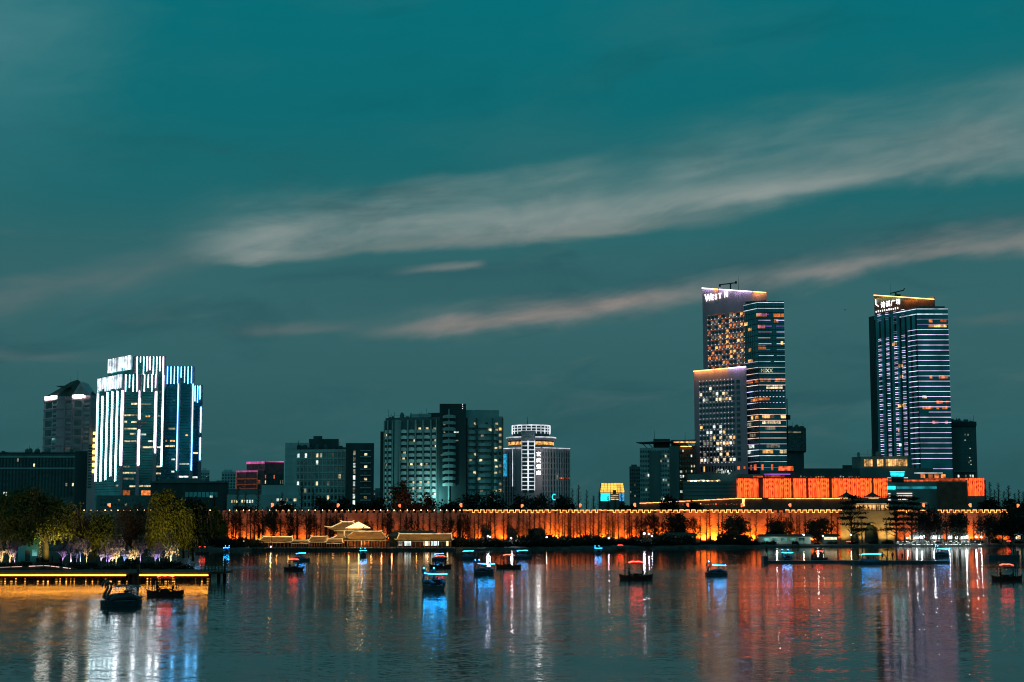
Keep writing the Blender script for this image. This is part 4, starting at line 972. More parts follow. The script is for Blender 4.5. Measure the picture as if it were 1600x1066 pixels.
# ---- Q: right tower
Y = 1040
b = Bld('residential_tower', 'dark tower banded with white light lines and an orange lit crown at the right', 'building', 1427, Y)
w = MB()
q1 = [(1363,Y+48),(1374.5,Y+38),(1441,Y),(1490.5,Y)]
w.use('black_concrete').prism(b.poly([(1365,Y+52),(1376,Y+44)], 30), G0, Z(492,Y+40))
w.use('curtain_glass').prism(b.poly([(1373.5,Y+42),(1441,Y),(1490.5,Y)], 40), G0, Z(481,Y)); w.use('dark_concrete').prism(b.poly([(1374.5,Y+56),(1470.5,Y+20)], 14), Z(500,Y), [Z(461,Y+56),Z(467.5,Y+20),Z(467.5,Y+20),Z(461,Y+56)])
QA = (b.p(1374,Y+42), b.p(1441,Y)); QB = (b.p(1441,Y), b.p(1490.5,Y)); QC = (b.p(1374.5,Y+56), b.p(1470.5,Y+20))
w.use('brown_wall').wbox(*QC, .1, seglen(*QC)-.1, Z(489,Y+30), Z(470,Y+40), 0, .3)
w.use('black_concrete')
for i in range(9): w.wbox(*QA, seglen(*QA)*i/8.2, seglen(*QA)*i/8.2+.9, G0, Z(494,Y+20), 0, .5)
w.use('dark_concrete').prism(b.poly([(1441,Y+4),(1486,Y+4)], 20), Z(482,Y), Z(477.5,Y))
w.build('wall', b.root)
crown(QC, Z(461,Y+56), Z(467.5,Y+20), ((0,.5,'crown_wash'),(.505,.995,'crown_wash')))
la, lb_ = seglen(*QA), seglen(*QB)
for j in range(32):
    z = Z(483+j*8.05,Y); 
    if z < Z(738,Y): break
    th = .13 if j > 2 else .2
    m = 'led_white_flat' if j < 2 else ('led_lilac_dim' if j in (2,3) else ('led_lilac' if j < 24 else 'led_lilac'))
    if j not in (30,): b.strip('light_strip', *QB, 0 if j != 20 else lb_*.3, lb_, z-th, z+th, m, .5, .2)
    if j > 3: b.strip('light_strip', *QA, la*.80, la, z-th, z+th, m, .5, .2)
    elif j < 2: b.strip('light_strip', *QA, la*(.55 if j == 0 else .62), la, z-th, z+th, m, .5, .2)
dl = MB()
for j in range(30):
    z = Z(489+j*7.95,Y+20)
    if j in (1,2,3,4) : dl.use('led_lilac_dim')
    else: dl.use('led_lilac')
    if j in (3,): continue
    for c in range(4):
        if j in (2,4) and c != 2: continue
        u = la*(.03+.19*c+.1)
        for dz in (0, 1.15):
            if R.random() < .93: b.strip('light_strip', *QA, u-1.5-(.5 if c == 3 else 0), u+1.7, z+dz-.11, z+dz+.09, dl.mats[dl.cur], .7, .15)
for f, u0, u1, py, m in ((QB,.38,.5,501.5,'lit_orange'),(QB,.75,.95,501,'lit_red'),(QB,.35,.95,509,'lit_warm'),(QB,.35,.95,589,'lit_orange'),(QB,.1,.25,620,'lit_warm'),(QB,.55,.95,628.5,'lit_red'),(QB,.1,.9,637,'lit_orange'),(QB,.4,1,660,'lit_red'),(QA,.42,.52,532,'lit_warm'),(QA,.56,.66,568,'lit_warm'),(QA,.58,.66,585,'lit_warm'),(QA,.56,.62,601,'lit_warm'),(QA,.48,.7,631,'lit_warm'),(QA,.5,.56,646,'lit_warm'),(QA,.46,.6,670,'lit_warm'),(QA,.52,.58,693,'lit_white'),(QA,.04,.08,672,'lit_warm')):
    l = seglen(*f); n_ = max(1, int((u1-u0)*l/1.8))
    for i in range(n_):
        if R.random() < .25: continue
        a = l*(u0+(u1-u0)*i/n_); b.strip('window', *f, a+.1, a+l*(u1-u0)/n_-.12, Z(py+2.4,Y), Z(py-2.2,Y), m, .3, .1)
ang = math.atan2(QC[1][1]-QC[0][1], QC[1][0]-QC[0][0])
for ch, u, s_ in (('诗',.115,4.6),('溪',.205,4.4),('广',.288,4.2),('场',.372,4.2)): text('sign_character', ch, b.root, onface(QC, u, 480.5-u*9, Y+48, .7), s_, 'sign_plain', ang, .1, .0, sx=.85)
p = onface(QC, .05, 479, Y+52, .7); lg_ = MB().use('sign_plain'); lg_.tube([(p[0]-.6,p[1],p[2]+5),(p[0]-.6,p[1],p[2]+1.4)], .28, 5); lg_.tube([(p[0]-.4,p[1],p[2]+1.6),(p[0]+1.4,p[1]-.6,p[2]-.1)], .3, 5); lg_.build('sign_emblem', b.root)
for k in range(11):
    p = onface(QC, .045+.036*k, 486.3-.18*k, Y+50, 1.0); MB().use('sign_plain').box(p[0]-.35,p[0]+R.uniform(.1,.45),p[1]-.1,p[1]+.1,p[2]-.4,p[2]+R.uniform(.3,.9)).build('sign_mark', b.root)
rm = MB().use('dark_metal'); p = Vector(b.p(1410,Y+46)); zc = Z(457,Y+46)
rm.tube([(p.x-4.5,p.y,zc-.8),(p.x+5,p.y,zc+1.5)], .4, 6); rm.tube([(p.x-.5,p.y,zc-6),(p.x-.5,p.y,zc)], .6, 6); rm.box(p.x-1,p.x+2.6,p.y-1,p.y+1,zc-6,zc-1.4); rm.tube([(p.x+4.8,p.y,zc+1.2),(p.x+5.6,p.y,zc+3)], .35, 5)
q = b.p(1401,Y+46); rm.tube([(q[0],q[1],zc-6),(q[0],q[1],Z(443,Y+46))], [.13,.04], 4); rm.build('roof_crane', b.root)
b.finish(130)
# ---- R: block right of it
Y = 1150
b = Bld('office_block', 'plain dark grey block behind the far right tower with dots of light', 'building', 1512, Y)
w = MB(); block(w, b, [(1488,Y),(1529.5,Y)], 30, 659, 'dark_concrete'); w.use('black_concrete').wbox(b.p(1488,Y), b.p(1529.5,Y), 0, seglen(b.p(1488,Y),b.p(1529.5,Y)), Z(666,Y), Z(659,Y), 0, 1.4); rooftop(w, b, 1492, 1526, Y, 659, 654, 8)
p = b.p(1526,Y+4); w.tube([(p[0],p[1],Z(660,Y)),(p[0],p[1],Z(648,Y))], [.2,.06], 4); w.build('wall', b.root)
f = (b.p(1488,Y), b.p(1529.5,Y)); l = seglen(*f)
b.windows(b.p(1510,Y), b.p(1523,Y), Z(732,Y), Z(670,Y), 3, 10, .5, .4, .06, ('lit_dim',), 'dark_glass')
for u, py in ((.55,688),(.73,701),(.73,720),(.74,726),(.7,715)): b.strip('window', *f, l*u, l*u+.8, Z(py+.7,Y), Z(py-.7,Y), 'lit_white', .3, .1)
b.finish()

Y = 1060
b = Bld('commercial_block', 'low dark block between the far right tower and the plain grey block', 'building', 1508, Y)
w = MB(); block(w, b, [(1492,Y),(1526,Y)], 20, 736, 'black_concrete'); w.use('dark_concrete').wbox(b.p(1492,Y), b.p(1526,Y), 0, seglen(b.p(1492,Y),b.p(1526,Y)), Z(738,Y), Z(735.5,Y), 0, .8); w.build('wall', b.root)
b.windows(b.p(1494,Y), b.p(1524,Y), Z(748,Y), Z(740,Y), 8, 1, .6, .5, .3, ('lit_dim','lit_white'), 'dark_glass'); b.finish()
# ================================================================== city wall
YWL = 535.0
WT = Z(797.3, YWL)          # top of the battlements
wall = empty('city_wall', (0, YWL, G0), 'long ancient brick city wall lit orange by floodlights, with glowing battlements', 'city wall')
wb = MB().use('city_brick'); xl, xr = X(-120,YWL), X(1577,YWL); zt = WT-G0-.95
wb.hexa([(xl,-.6,-.5),(xr,-.6,-.5),(xr,9,-.5),(xl,9,-.5),(xl,.25,zt),(xr,.25,zt),(xr,8,zt),(xl,8,zt)])
pitch = 1.95; n_ = int((xr-xl)/pitch)
wb.build('wall', wall)
mer = MB().use('city_brick'); mer.box(xl, xr, .3, .8, zt, zt+.12)
for i in range(n_): x = xl+i*pitch; mer.box(x, x+1.15, .28, .82, zt+.12, zt+.95)
mer.build('battlement', wall)
xs0, xs1 = X(730,YWL), X(1572,YWL)
rope = MB().use('led_rope'); x = xs0
gaps = [(X(1203,YWL),X(1226,YWL)),(X(1311,YWL),X(1398,YWL)),(X(1402,YWL),X(1408,YWL)),(X(1442,YWL),X(1458,YWL))]
pts = []
i0 = int((xs0-xl)/pitch)
def flush():
    global pts
    if len(pts) > 1: rope.tube(pts, .13, 4)
    pts = []
for i in range(i0, n_):
    x = xl+i*pitch
    if x > xs1: break
    if any(a < x < c for a, c in gaps) or R.random() < .04: flush(); continue
    jit = R.uniform(-.06,.06); drop = .15 if R.random() < .12 else .80
    pts += [(x-.04,.18,zt+.98+jit),(x+1.19,.18,zt+.98+jit),(x+1.22,.18,zt+.98-drop),(x+1.88,.18,zt+.98-drop)]
flush(); rope.build('light_string', wall)
bm = MB().use('bulb_warm').ball((0,0,0), .15, 6, 4).mesh('bulb')
for k in range(58):
    px = 132+k*10.3
    if px > 728 or R.random() < .05: continue
    o = bpy.data.objects.new('bulb', bm); COL.objects.link(o); o.parent = wall; o.location = (X(px+R.uniform(-1,1),YWL), .1, zt+.95)
    s_ = R.choice((1,1,1,.75,.6,1.15)); o.scale = (s_,s_,s_)
# banners: glowing flags on short poles
fl = empty('lantern_flag', (0,0,0), 'glowing red lantern flag on a short pole standing on the city wall', 'lantern', 'lantern flags along the wall top')
MB().use('dark_metal').tube([(0,0,-.1),(0,0,2.2)], .07, 5).build('pole', fl)
MB().use('lantern_glow').add([(0,-.1,1.0),(.35,-.1,.95),(.75,-.12,1.35),(.95,-.1,1.9),(.45,-.08,2.25),(0,-.1,2.15),(0,.1,1.0),(.35,.1,.95),(.75,.12,1.35),(.95,.1,1.9),(.45,.08,2.25),(0,.1,2.15)],
   [(0,1,2,3,4,5),(11,10,9,8,7,6),(0,6,7,1),(1,7,8,2),(2,8,9,3),(3,9,10,4),(4,10,11,5),(5,11,6,0)]).build('flag', fl)
for i, px in enumerate((174,318,425,528,628,724,816,907,996,1079,1160,1239,1448,1521,1592)):
    o = fl if i == 0 else copy_tree(fl); o.location = (X(px-2,YWL), YWL+.5, WT+.02); o.scale = (R.choice((1,-1)),1,R.uniform(.85,1.1))
# floodlights at the foot of the wall (dark stretches where the photo is dark)
fixture = MB().use('dark_metal').box(-.25,.25,-.2,.2,0,.35).mesh('floodlight')
hot = {870:2.0, 940:1.6, 1100:1.7, 1114:1.9, 1180:1.8, 1265:1.6, 1316:2.6, 740:1.3, 680:1.0, 1390:2.6, 1478:2.0, 1506:.9, 1545:.6}
px = 352.0; nf = 0
while px < 1575:
    k = 1.0
    for h, v in hot.items():
        if abs(px-h) < 6: k = max(k, v)
    if px < 725: k *= .62
    if R.random() < .14: k *= .25
    if 1085 < px < 1128 or 1165 < px < 1245: k = max(k, 1)*2.6
    if 1045 < px < 1080 or 1425 < px < 1470 or px > 1515: k *= .4
    xx = X(px, YWL); d = R.uniform(1.3,2.2)
    if not 1348 < px < 1376: lamp('SPOT', (xx, YWL-d, G0+.45), (1,.165,.008), 4700*k*R.uniform(.4,1.6), (xx+R.uniform(-.8,.8), YWL, G0+5.0), .2, 120, .9, 'wall_floodlight')
    if nf % 1 == 0:
        o = bpy.data.objects.new('floodlight', fixture); COL.objects.link(o); o.location = (xx, YWL-d, G0)
        tag(o, 'small black floodlight box at the foot of the orange city wall', 'floodlight', 'floodlights along the wall foot')
    nf += 1
    px += R.uniform(15, 22)
# ================================================================== wall gate with two pavilions
YG = 530.0
gt = empty('gate_tower', (X(1350,YG), YG, G0), 'yellow lit stone gate with dark arch and two pointed green pavilion roofs', 'gate tower')
gx = lambda px: X(px,YG)-X(1350,YG)
gz = lambda py: Z(py,YG)-G0
def arch_wall(mb, x0, x1, z1, arches, y0, y1):
    """front wall with round arch openings, built as strips"""
    xs = sorted(set([x0, x1]+[a for c, r, h in arches for a in [c+r*math.cos(PI*i/10) for i in range(11)]]))
    for a, b_ in zip(xs, xs[1:]):
        m_ = (a+b_)/2; za = 0
        def top(x):
            for c, r, h in arches:
                if c-r+1e-6 < m_ < c+r-1e-6: return h+math.sqrt(max(0, r*r-(x-c)**2))
            return 0
        ta, tb = top(a), top(b_)
        mb.add([(a,y0,ta),(b_,y0,tb),(b_,y0,z1),(a,y0,z1),(a,y1,ta),(b_,y1,tb),(b_,y1,z1),(a,y1,z1)], [(0,1,2,3),(7,6,5,4),(3,2,6,7),(0,4,5,1)])
g = MB().use('gate_stone'); arch_wall(g, gx(1313), gx(1397), gz(798), [(gx(1361),gx(1361)-gx(1350.5),gz(830)),(gx(1335),gx(1335)-gx(1330),gz(827))], 0, 6)
g.build('wall', gt)
g = MB().use('black_concrete'); g.box(gx(1349), gx(1373), 2.6, 2.8, 0, gz(812)); g.build('arch_shade', gt)  # black sheet standing for the shade inside the arch
g = MB().use('plaster_warm'); rc_ = gx(1361)-gx(1350.5); g.tube([(gx(1361)+(rc_+.25)*math.cos(PI*i/14), -.06, gz(830)+(rc_+.25)*math.sin(PI*i/14)) for i in range(15)], .2, 5); g.build('arch_trim', gt)
g = MB().use('dark_concrete'); g.box(gx(1329), gx(1341), 1.6, 1.8, 0, gz(822)); g.build('side_door', gt)
tr = MB().use('plaster_warm'); tr.box(gx(1336), gx(1392), 1.5, 7, gz(798), gz(787.5)); tr.build('hall', gt)
for i in range(9): MB().use('column_red').box(gx(1337+i*6.6), gx(1338+i*6.6), .6, 1.1, gz(798), gz(788)).build('column', gt)
rl = MB().use('dark_metal')
for i in range(20): rl.box(gx(1337+2.75*i), gx(1337.5+2.75*i), .2, .3, gz(798), gz(794))
rl.box(gx(1335), gx(1393), .18, .32, gz(794.6), gz(793.9)); rl.build('railing', gt)
er = MB().use('roof_dark'); a0, a1 = gx(1331), gx(1396); er.hexa([(a0,-.9,gz(787)),(a1,-.9,gz(787)),(a1,8.5,gz(787)),(a0,8.5,gz(787)),(a0+1.4,2,gz(781.5)),(a1-1.4,2,gz(781.5)),(a1-1.4,6,gz(781.5)),(a0+1.4,6,gz(781.5))]); er.build('roof', gt)
es = MB().use('ridge_glow'); es.box(gx(1338), gx(1391), -.7, -.45, gz(788), gz(787.2)); es.build('eave_light', gt)
def curved_roof(mb, cx, cy, z0, z1, hw, hd, n=6, flare=.5, segs=8):
    """square or octagonal tent roof with upswept eaves"""
    prof = []
    for i in range(n+1):
        t = i/n; r = (1-t)**1.35*.96+.04; prof.append((r, t))
    k = len(mb.v)
    for r, t in prof:
        for j in range(segs):
            a = 2*PI*(j+.5)/segs; lift = flare*(r**6)*(.9 if segs <= 4 else .35)
            mb.v.append((cx+hw*r*math.cos(a)/math.cos(PI/segs), cy+hd*r*math.sin(a)/math.cos(PI/segs), z0+(z1-z0)*t+lift))
    for i in range(n):
        for j in range(segs): mb.f.append((k+i*segs+j, k+i*segs+(j+1)%segs, k+(i+1)*segs+(j+1)%segs, k+(i+1)*segs+j)); mb.mi.append(mb.cur)
    mb.f.append(tuple(k+j for j in range(segs))[::-1]); mb.mi.append(mb.cur); mb.f.append(tuple(k+n*segs+j for j in range(segs))); mb.mi.append(mb.cur)
for pxc, lab in ((1327.5,None),(1368,None)):
    c = gx(pxc); hw = gx(1341.5)-gx(1327.5)
    r = MB().use('roof_dark'); curved_roof(r, c, 4, gz(776.8), gz(768.2), hw, hw*.9, 7, .25, 6); r.tube([(c,4,gz(768.5)),(c,4,gz(765.8))], [.2,.05], 5); pr_ = r.build('pavilion_roof', gt)
    l_ = MB().use('ridge_glow'); l_.box(c-hw*.55, c+hw*.55, 4-hw*.6, 4-hw*.55, gz(779.6), gz(777.5)); l_.build('pavilion_light', gt)
    d_ = MB().use('column_red'); d_.tube_prof((c,4,0), [(hw*.55,gz(786)),(hw*.55,gz(777))], 6); d_.build('pavilion_body', gt)
MB().use('lit_warm').box(gx(1338), gx(1390), 1.2, 1.45, gz(796), gz(789)).build('lit_panel', gt)
for px, k in ((1318,1.4),(1345,1.1),(1378,1.3),(1390,1.2)): lamp('SPOT', (X(px,YG), YG-3.2, G0+.4), (1,.60,.14), 1300*k, (X(px,YG), YG, G0+6.5), .25, 115, .9, 'gate_floodlight')
# ================================================================== waterside pavilions
YP = 453.0
Q0 = .70
quay = MB().use('bank_stone'); quay.box(X(402,YP), X(712,YP), YP-9, YP+16, -.4, Q0)
for i in range(60): x = X(404+5.1*i,YP); quay.box(x, x+.12, YP-8.95, YP-8.8, Q0, Q0+.55)
quay.box(X(404,YP), X(710,YP), YP-8.97, YP-8.78, Q0+.5, Q0+.58)
tag(quay.build('quay'), kind='structure')
def hall(name, label, px0, px1, pyeave, pyridge, dep=6.0, ov=.9, roofmat='roof_tile', ridge_cut=.14, y=YP, base=Q0, bays=6, tip=.5, glow=True, walls=None, gable=False, lights=True):
    x0, x1 = X(px0,y), X(px1,y); cx = (x0+x1)/2; hw = (x1-x0)/2; t = empty(name, (cx, y, base), label, 'pavilion')
    ze, zr = Z(pyeave,y)-base, Z(pyridge,y)-base
    r = MB().use(roofmat); n = 6; nx_ = 16
    rh = hw*(1-ridge_cut)
    rows = []
    for i in range(n+1):        # front slope rows from eave to ridge, concave
        s = i/n; zz = ze+(zr-ze)*(s**1.25); yy = -ov+(dep/2+ov)*s; row = []
        for j in range(nx_+1):
            q = -1+2*j/nx_; half = hw+(rh-hw)*s; lift = tip*max(0,(abs(q)-.72)/.28)**2*(1-s)**3
            row.append((q*half, yy, zz+lift))
        rows.append(row)
    k = len(r.v)
    for row in rows: r.v.extend(row)
    for row in rows: r.v.extend([(p[0], dep-p[1], p[2]) for p in row])
    W1 = nx_+1; K2 = k+(n+1)*W1
    for i in range(n):
        for j in range(nx_):
            a = k+i*W1+j; r.f.append((a,a+1,a+1+W1,a+W1)); r.mi.append(0)
            a = K2+i*W1+j; r.f.append((a+W1,a+1+W1,a+1,a)); r.mi.append(0)
        for a, b_ in ((k+i*W1, K2+i*W1),): r.f.append((a,a+W1,b_+W1,b_)); r.mi.append(0)
        a, b_ = k+i*W1+nx_, K2+i*W1+nx_; r.f.append((b_,b_+W1,a+W1,a)); r.mi.append(0)
    r.use(roofmat).box(-hw*.98, hw*.98, -ov*.6, dep+ov*.6, ze-.3, ze-.06)
    for j in range(1, 30): # tile ribs
        q = -1+2*j/30; r.tube([(q*(hw+(rh-hw)*s), -ov+(dep/2+ov)*s, ze+(zr-ze)*(s**1.25)+.03) for s in (.02,.35,.7,.98)], .05, 3, False)
    ro = r.build('roof', t)
    rd = MB().use('ridge_glow' if glow else 'roof_dark'); rd.tube([(-rh-.2,dep/2,zr+.35),(-rh+.5,dep/2,zr+.12),(0,dep/2,zr+.1),(rh-.5,dep/2,zr+.12),(rh+.2,dep/2,zr+.35)], .13, 5); rd.build('ridge', ro)
    for s in (-1, 1):   # upturned hip ridges
        MB().use('ridge_glow' if glow else 'roof_dark').tube([(s*rh,dep/2,zr+.05),(s*(hw*.97),-ov*.6,ze+tip*.55),(s*(hw+.35),-ov-.3,ze+tip+.15)], [.12,.10,.05], 4).build('hip_ridge', ro)
    for j in range(bays+1):
        x = -hw*.92+2*hw*.92*j/bays; MB().use('column_red').tube([(x,0,0),(x,0,ze-.1)], .13, 6).build('column', t)
    bk = MB().use('wood' if walls is None else walls); bk.box(-hw*.92, hw*.92, dep*.55, dep*.6, .0, ze-.12); bk.build('back_wall', t)  # back wall coloured dark to give the shade under the eaves
    if lights: MB().use('ridge_glow').box(-hw*.94, hw*.94, -ov*.55, -ov*.4, ze-.42, ze-.34).build('eave_light', t)
    return t, hw, ze, zr
hall('pavilion', 'small open waterside pavilion with upturned eaves at the far left of the lakeside row', 406, 459, 846, 839.5, 5, bays=8, tip=.7)
hall('gallery', 'low covered walkway linking the left pavilion to the next roof', 455, 484, 847.5, 845, 3.2, bays=7, tip=.1)
hall('pavilion', 'small gabled waterside pavilion between the low walkway and the two tier hall', 483, 512, 845, 839, 4.6, bays=7, tip=.15)
hall('gallery', 'low covered walkway in front of the two tier hall', 510, 536, 847, 843, 3.4, bays=6, tip=.1, y=YP-1)
hall('pavilion', 'wide waterside hall with swept eave tips beside the two tier hall', 540, 605, 843, 831, 8, bays=14, tip=1.0, ridge_cut=.32)
t, hw, ze, zr = hall('tea_hall', 'two tier hall whose bright curved upper roof rises above the lakeside pavilions', 514, 584, 843, 838.5, 10, bays=12, tip=.4, y=YP+3, ridge_cut=.25)
# its upper storey and roof are parts of the same hall
def upper(t, pxc, y, base):
    cx0 = X(549,y)-0; 
    ox = X(pxc,y)-t.location.x
    z0, z1 = Z(838.5,y)-base, Z(828,y)-base; zr2 = Z(816.5,y)-base
    b_ = MB().use('plaster_warm').box(ox-X(pxc+20,y)+X(pxc,y), ox+X(pxc+20,y)-X(pxc,y), 3, 8, z0-.6, z1); b_.build('upper_wall', t)
    w8 = X(pxc+31,y)-X(pxc,y); r = MB().use('roof_tile'); k = 0; nx_ = 14; n = 6; rh = w8*.30
    dep = 9.0
    for i in range(n+1):
        s = i/n; zz = z1+(zr2-z1)*(s**1.3); yy = .5+(dep/2-.0)*s
        for j in range(nx_+1):
            q = -1+2*j/nx_; half = w8+(rh-w8)*(s**.8); lift = .9*max(0,(abs(q)-.65)/.35)**2*(1-s)**3
            r.v.append((ox-.9+q*half, yy, zz+lift))
    W1 = nx_+1
    m_ = len(r.v); r.v.extend([(p[0], dep+1-p[1], p[2]) for p in r.v[:m_]])
    for i in range(n):
        for j in range(nx_):
            a = i*W1+j; r.f.append((a,a+1,a+1+W1,a+W1)); r.mi.append(0); a += m_; r.f.append((a+W1,a+1+W1,a+1,a)); r.mi.append(0)
        r.f.append((i*W1,(i+1)*W1,m_+(i+1)*W1,m_+i*W1)); r.mi.append(0); a = i*W1+nx_; r.f.append((m_+a,m_+a+W1,a+W1,a)); r.mi.append(0)
    ro = r.build('upper_roof', t)
    MB().use('ridge_glow').tube([(ox-.9-rh-.3,dep/2+.5,zr2+.5),(ox-.9-rh+.4,dep/2+.5,zr2+.2),(ox-.9+rh-.4,dep/2+.5,zr2+.2),(ox-.9+rh+.3,dep/2+.5,zr2+.5)], .16, 5).build('ridge', ro)
    gp = MB().use('gable_glow'); gx_ = ox+1.5; gp.add([(gx_-2.6,.9,z1+.5),(gx_+4.6,.9,z1+.5),(gx_+1.0,2.6,z1+2.3),(gx_-2.6,1.2,z1+.45),(gx_+4.6,1.2,z1+.45),(gx_+1,2.9,z1+2.25)], [(0,1,2),(5,4,3),(0,3,4,1),(1,4,5,2),(2,5,3,0)]); gp.build('gable', ro)  # gable made to glow, its lit look put in as emission
    for s in (-1, 1):
        MB().use('ridge_glow').tube([(ox-.9+s*rh,dep/2,zr2),(ox-.9+s*w8*.75,1.6,z1+.75),(ox-.9+s*(w8+.5),.2,z1+1.05)], [.16,.13,.06], 4).build('hip_ridge', ro)
    MB().use('ridge_glow').box(ox-w8*.8, ox+w8*.8, 2.4, 2.6, z1-.35, z1-.25).build('eave_light', t)
upper(t, 545, YP+3, Q0)
MB().use('ridge_glow').box(X(536,YP+3)-t.location.x, X(537.5,YP+3)-t.location.x, 2.6, 2.9, Z(838,YP+3)-Q0, Z(830,YP+3)-Q0).build('wall_light', t)
hall('boathouse', 'black roofed lakeside building with an unlit front gable', 603, 688, 838, 830.5, 9, bays=4, tip=.2, roofmat='roof_dark', glow=False, y=YP+7, ridge_cut=.3, lights=False, walls='dark_concrete')
t, hw, ze, zr = hall('boathouse', 'long golden roofed lakeside boathouse with bright white lit windows', 619, 708, 843.5, 835, 7, bays=12, tip=.1, ridge_cut=.08)
for px0, px1, m in ((622,629,'lit_white'),(632,643,'tent_glow'),(662,671,'lit_cream'),(673.5,685.5,'tent_glow'),(698,700,'bulb_warm')):
    MB().use(m).box(X(px0,YP)-t.location.x, X(px1,YP)-t.location.x, 1.2, 1.4, Z(853,YP)-Q0, Z(846,YP)-Q0).build('window', t)
MB().use('black_concrete').box(X(687,YP)-t.location.x, X(706,YP)-t.location.x, 1.5, 1.7, 0, ze-.2).build('door', t)
for px, pw in ((415,1),(432,1),(450,1),(470,.8),(497,1),(520,1.2),(545,1.2),(560,1.6),(580,1.6),(596,1.4),(612,.9),(650,1),(668,1)):
    lamp('POINT', (X(px,YP), YP+1.6, Q0+1.9), (1,.36,.09), 90*pw, size=.2, name='pavilion_lamp')
for px in (430,495,545,580,640,685):      # unseen spots added high over the quay to brighten the roofs
    lamp('SPOT', (X(px,YP), YP-8.5, Q0+10), (1,.52,.14), 2600, (X(px,YP), YP+2, Q0+4), .3, 105, .9, 'added_roof_spot')
for px in (430,545,640):
    o = MB().use('dark_metal').tube([(0,0,0),(0,0,11)], [.09,.05], 5).box(-.3,.3,-.2,.2,10.8,11.05).build('added_lamp_mast', loc=(X(px,YP)+.4, YP-8.4, Q0))  # masts made up to go with the added roof spots
    tag(o, {430:'added thin lamp mast on the quay before the leftmost lakeside pavilion',545:'added thin lamp mast on the quay before the two tier hall',640:'added thin lamp mast on the quay before the golden roofed boathouse'}[px], 'lamp mast')
# ================================================================== lamps along the shore
def shore_lamp(px, py, m, Y, lab, grp, r=.17, base=G0):
    z = Z(py, Y); t = empty('shore_lamp', (X(px,Y), Y, base-.1), lab, 'lamp', grp)
    MB().use('dark_metal').tube([(0,0,0),(0,0,z-base)], [.06,.04], 5).build('post', t)
    MB().use(m).ball((0,0,z-base+r), r, 8, 5).build('bulb', t)
for px, py, m, r in ((762,838,'bulb_lilac',.15),(766,839,'bulb_lilac',.12),(799,841.5,'bulb_lilac',.14),(854,839.5,'bulb_cream',.12),(889,847,'bulb_white',.16),(895,845,'bulb_lilac',.11),(951,841.5,'bulb_lilac',.15),(990,844.5,'bulb_white',.16),(1006.5,834,'bulb_lilac',.15),(1013.5,834.5,'bulb_lilac',.09),(1018.5,838,'bulb_lilac',.07),(382,849,'bulb_warm',.4),(388,857,'bulb_warm',.3),(424,856,'bulb_warm',.3),(1147,843,'bulb_warm',.3),(1161,848,'bulb_warm',.3)):
    shore_lamp(px, py, m, YB(px)+6.5, 'small bright lamp among the dark bushes in front of the orange wall', 'bright lamps in the shore bushes', r)
for px, py, m, r in ((1255,836,'bulb_cream',.16),(1285,838,'bulb_cream',.13),(1329,836,'bulb_cream',.15),(1534,828,'bulb_cream',.12),(1550,829,'bulb_warm',.3),(1569,828,'bulb_cream',.15)):
    shore_lamp(px, py, m, YB(px)+8, 'bright cream lamp on the right bank below the gate', 'cream lamps on the right bank', r)
for px, py, r in ((1417,841,.15),(1431,841.5,.21),(1439,840,.14),(1458.5,840.5,.24),(1482,840.5,.17),(1508.5,840,.19),(1524,840,.19),(1532,840,.13)):
    shore_lamp(px, py, 'bulb_white', 514.5, 'dazzling white lamp on the right promenade edge', 'dazzling promenade lamps', r)
for px, py in ((1095,842),(1100,845),(1119,844)): pass
# lit stalls and tents
for i, (px0, px1, lab, m) in enumerate(((1421,1447,'longest white lit tent left of the promenade stalls','tent_glow'),(1453,1474,'white lit tent with a drooping bright front behind the blue boat','tent_glow'),(1483,1491,'small lit tent with a peaked roof beside the promenade lamps','tent_glow'),(1493,1515,'wide white lit tent right of the small peaked one','tent_glow'),(1588,1596,'tiny warm lit stall at the far right edge','tent_warm'))):
    Y = 524; x0, x1 = X(px0,Y), X(px1,Y); cx = (x0+x1)/2; hw = (x1-x0)/2; t = empty('market_tent', (cx,Y,G0), lab, 'tent')
    r = MB().use('tent_cloth'); curved_roof(r, 0, 1.5, 2.5, 4.0, hw, 1.9, 4, .1, 4); r.build('canopy', t)
    MB().use(m).box(-hw*.92, hw*.92, 1.4, 1.5, 1.25, 2.45).build('lit_front', t)
    MB().use('tent_cloth').box(-hw*.92, hw*.92, -.3, .3, 0, .95).build('counter', t)
    for sx_ in (-1, 1):
        for sy_ in (-.2, 3.0): MB().use('frame_metal').tube([(sx_*hw*.92,sy_,0),(sx_*hw*.92,sy_,2.6)], .05, 5).build('pole', t)
# low strings of lights and white rails on the promenade
rail = empty('promenade_railing', (X(1440,513),513,.5), 'long dotted white lit railing along the right promenade edge', 'railing')
rm_ = MB().use('boat_white'); x0, x1 = X(1393,513)-X(1440,513), X(1530,513)-X(1440,513)
for z in (.5, 1.0): rm_.box(x0, x1, -.03, .03, z, z+.06)
for i in range(44): x = x0+(x1-x0)*i/43; rm_.box(x-.03, x+.03, -.04, .04, 0, 1.06)
rm_.build('rail', rail)
dl_ = MB().use('tent_glow')
for i in range(80):
    x = x0+(x1-x0)*R.random(); dl_.box(x, x+R.uniform(.15,.6), -.12, -.05, (q := R.choice((.05,.52,1.0))), q+.14)
tag(dl_.build('rail_lights', rail), kind='stuff')
hut = empty('ticket_hut', (X(1222,512),512,G0), 'long low teal lit ticket hut on the right bank behind the pontoon', 'hut')
MB().use('teal_concrete').box(-7, 9, 0, 4, 0, 2.2).build('wall', hut); MB().use('roof_dark').hexa([(-8,-1,2.2),(10,-1,2.2),(10,5,2.2),(-8,5,2.2),(-7,1.5,3.0),(9,1.5,3.0),(9,2.5,3.0),(-7,2.5,3.0)]).build('roof', hut)
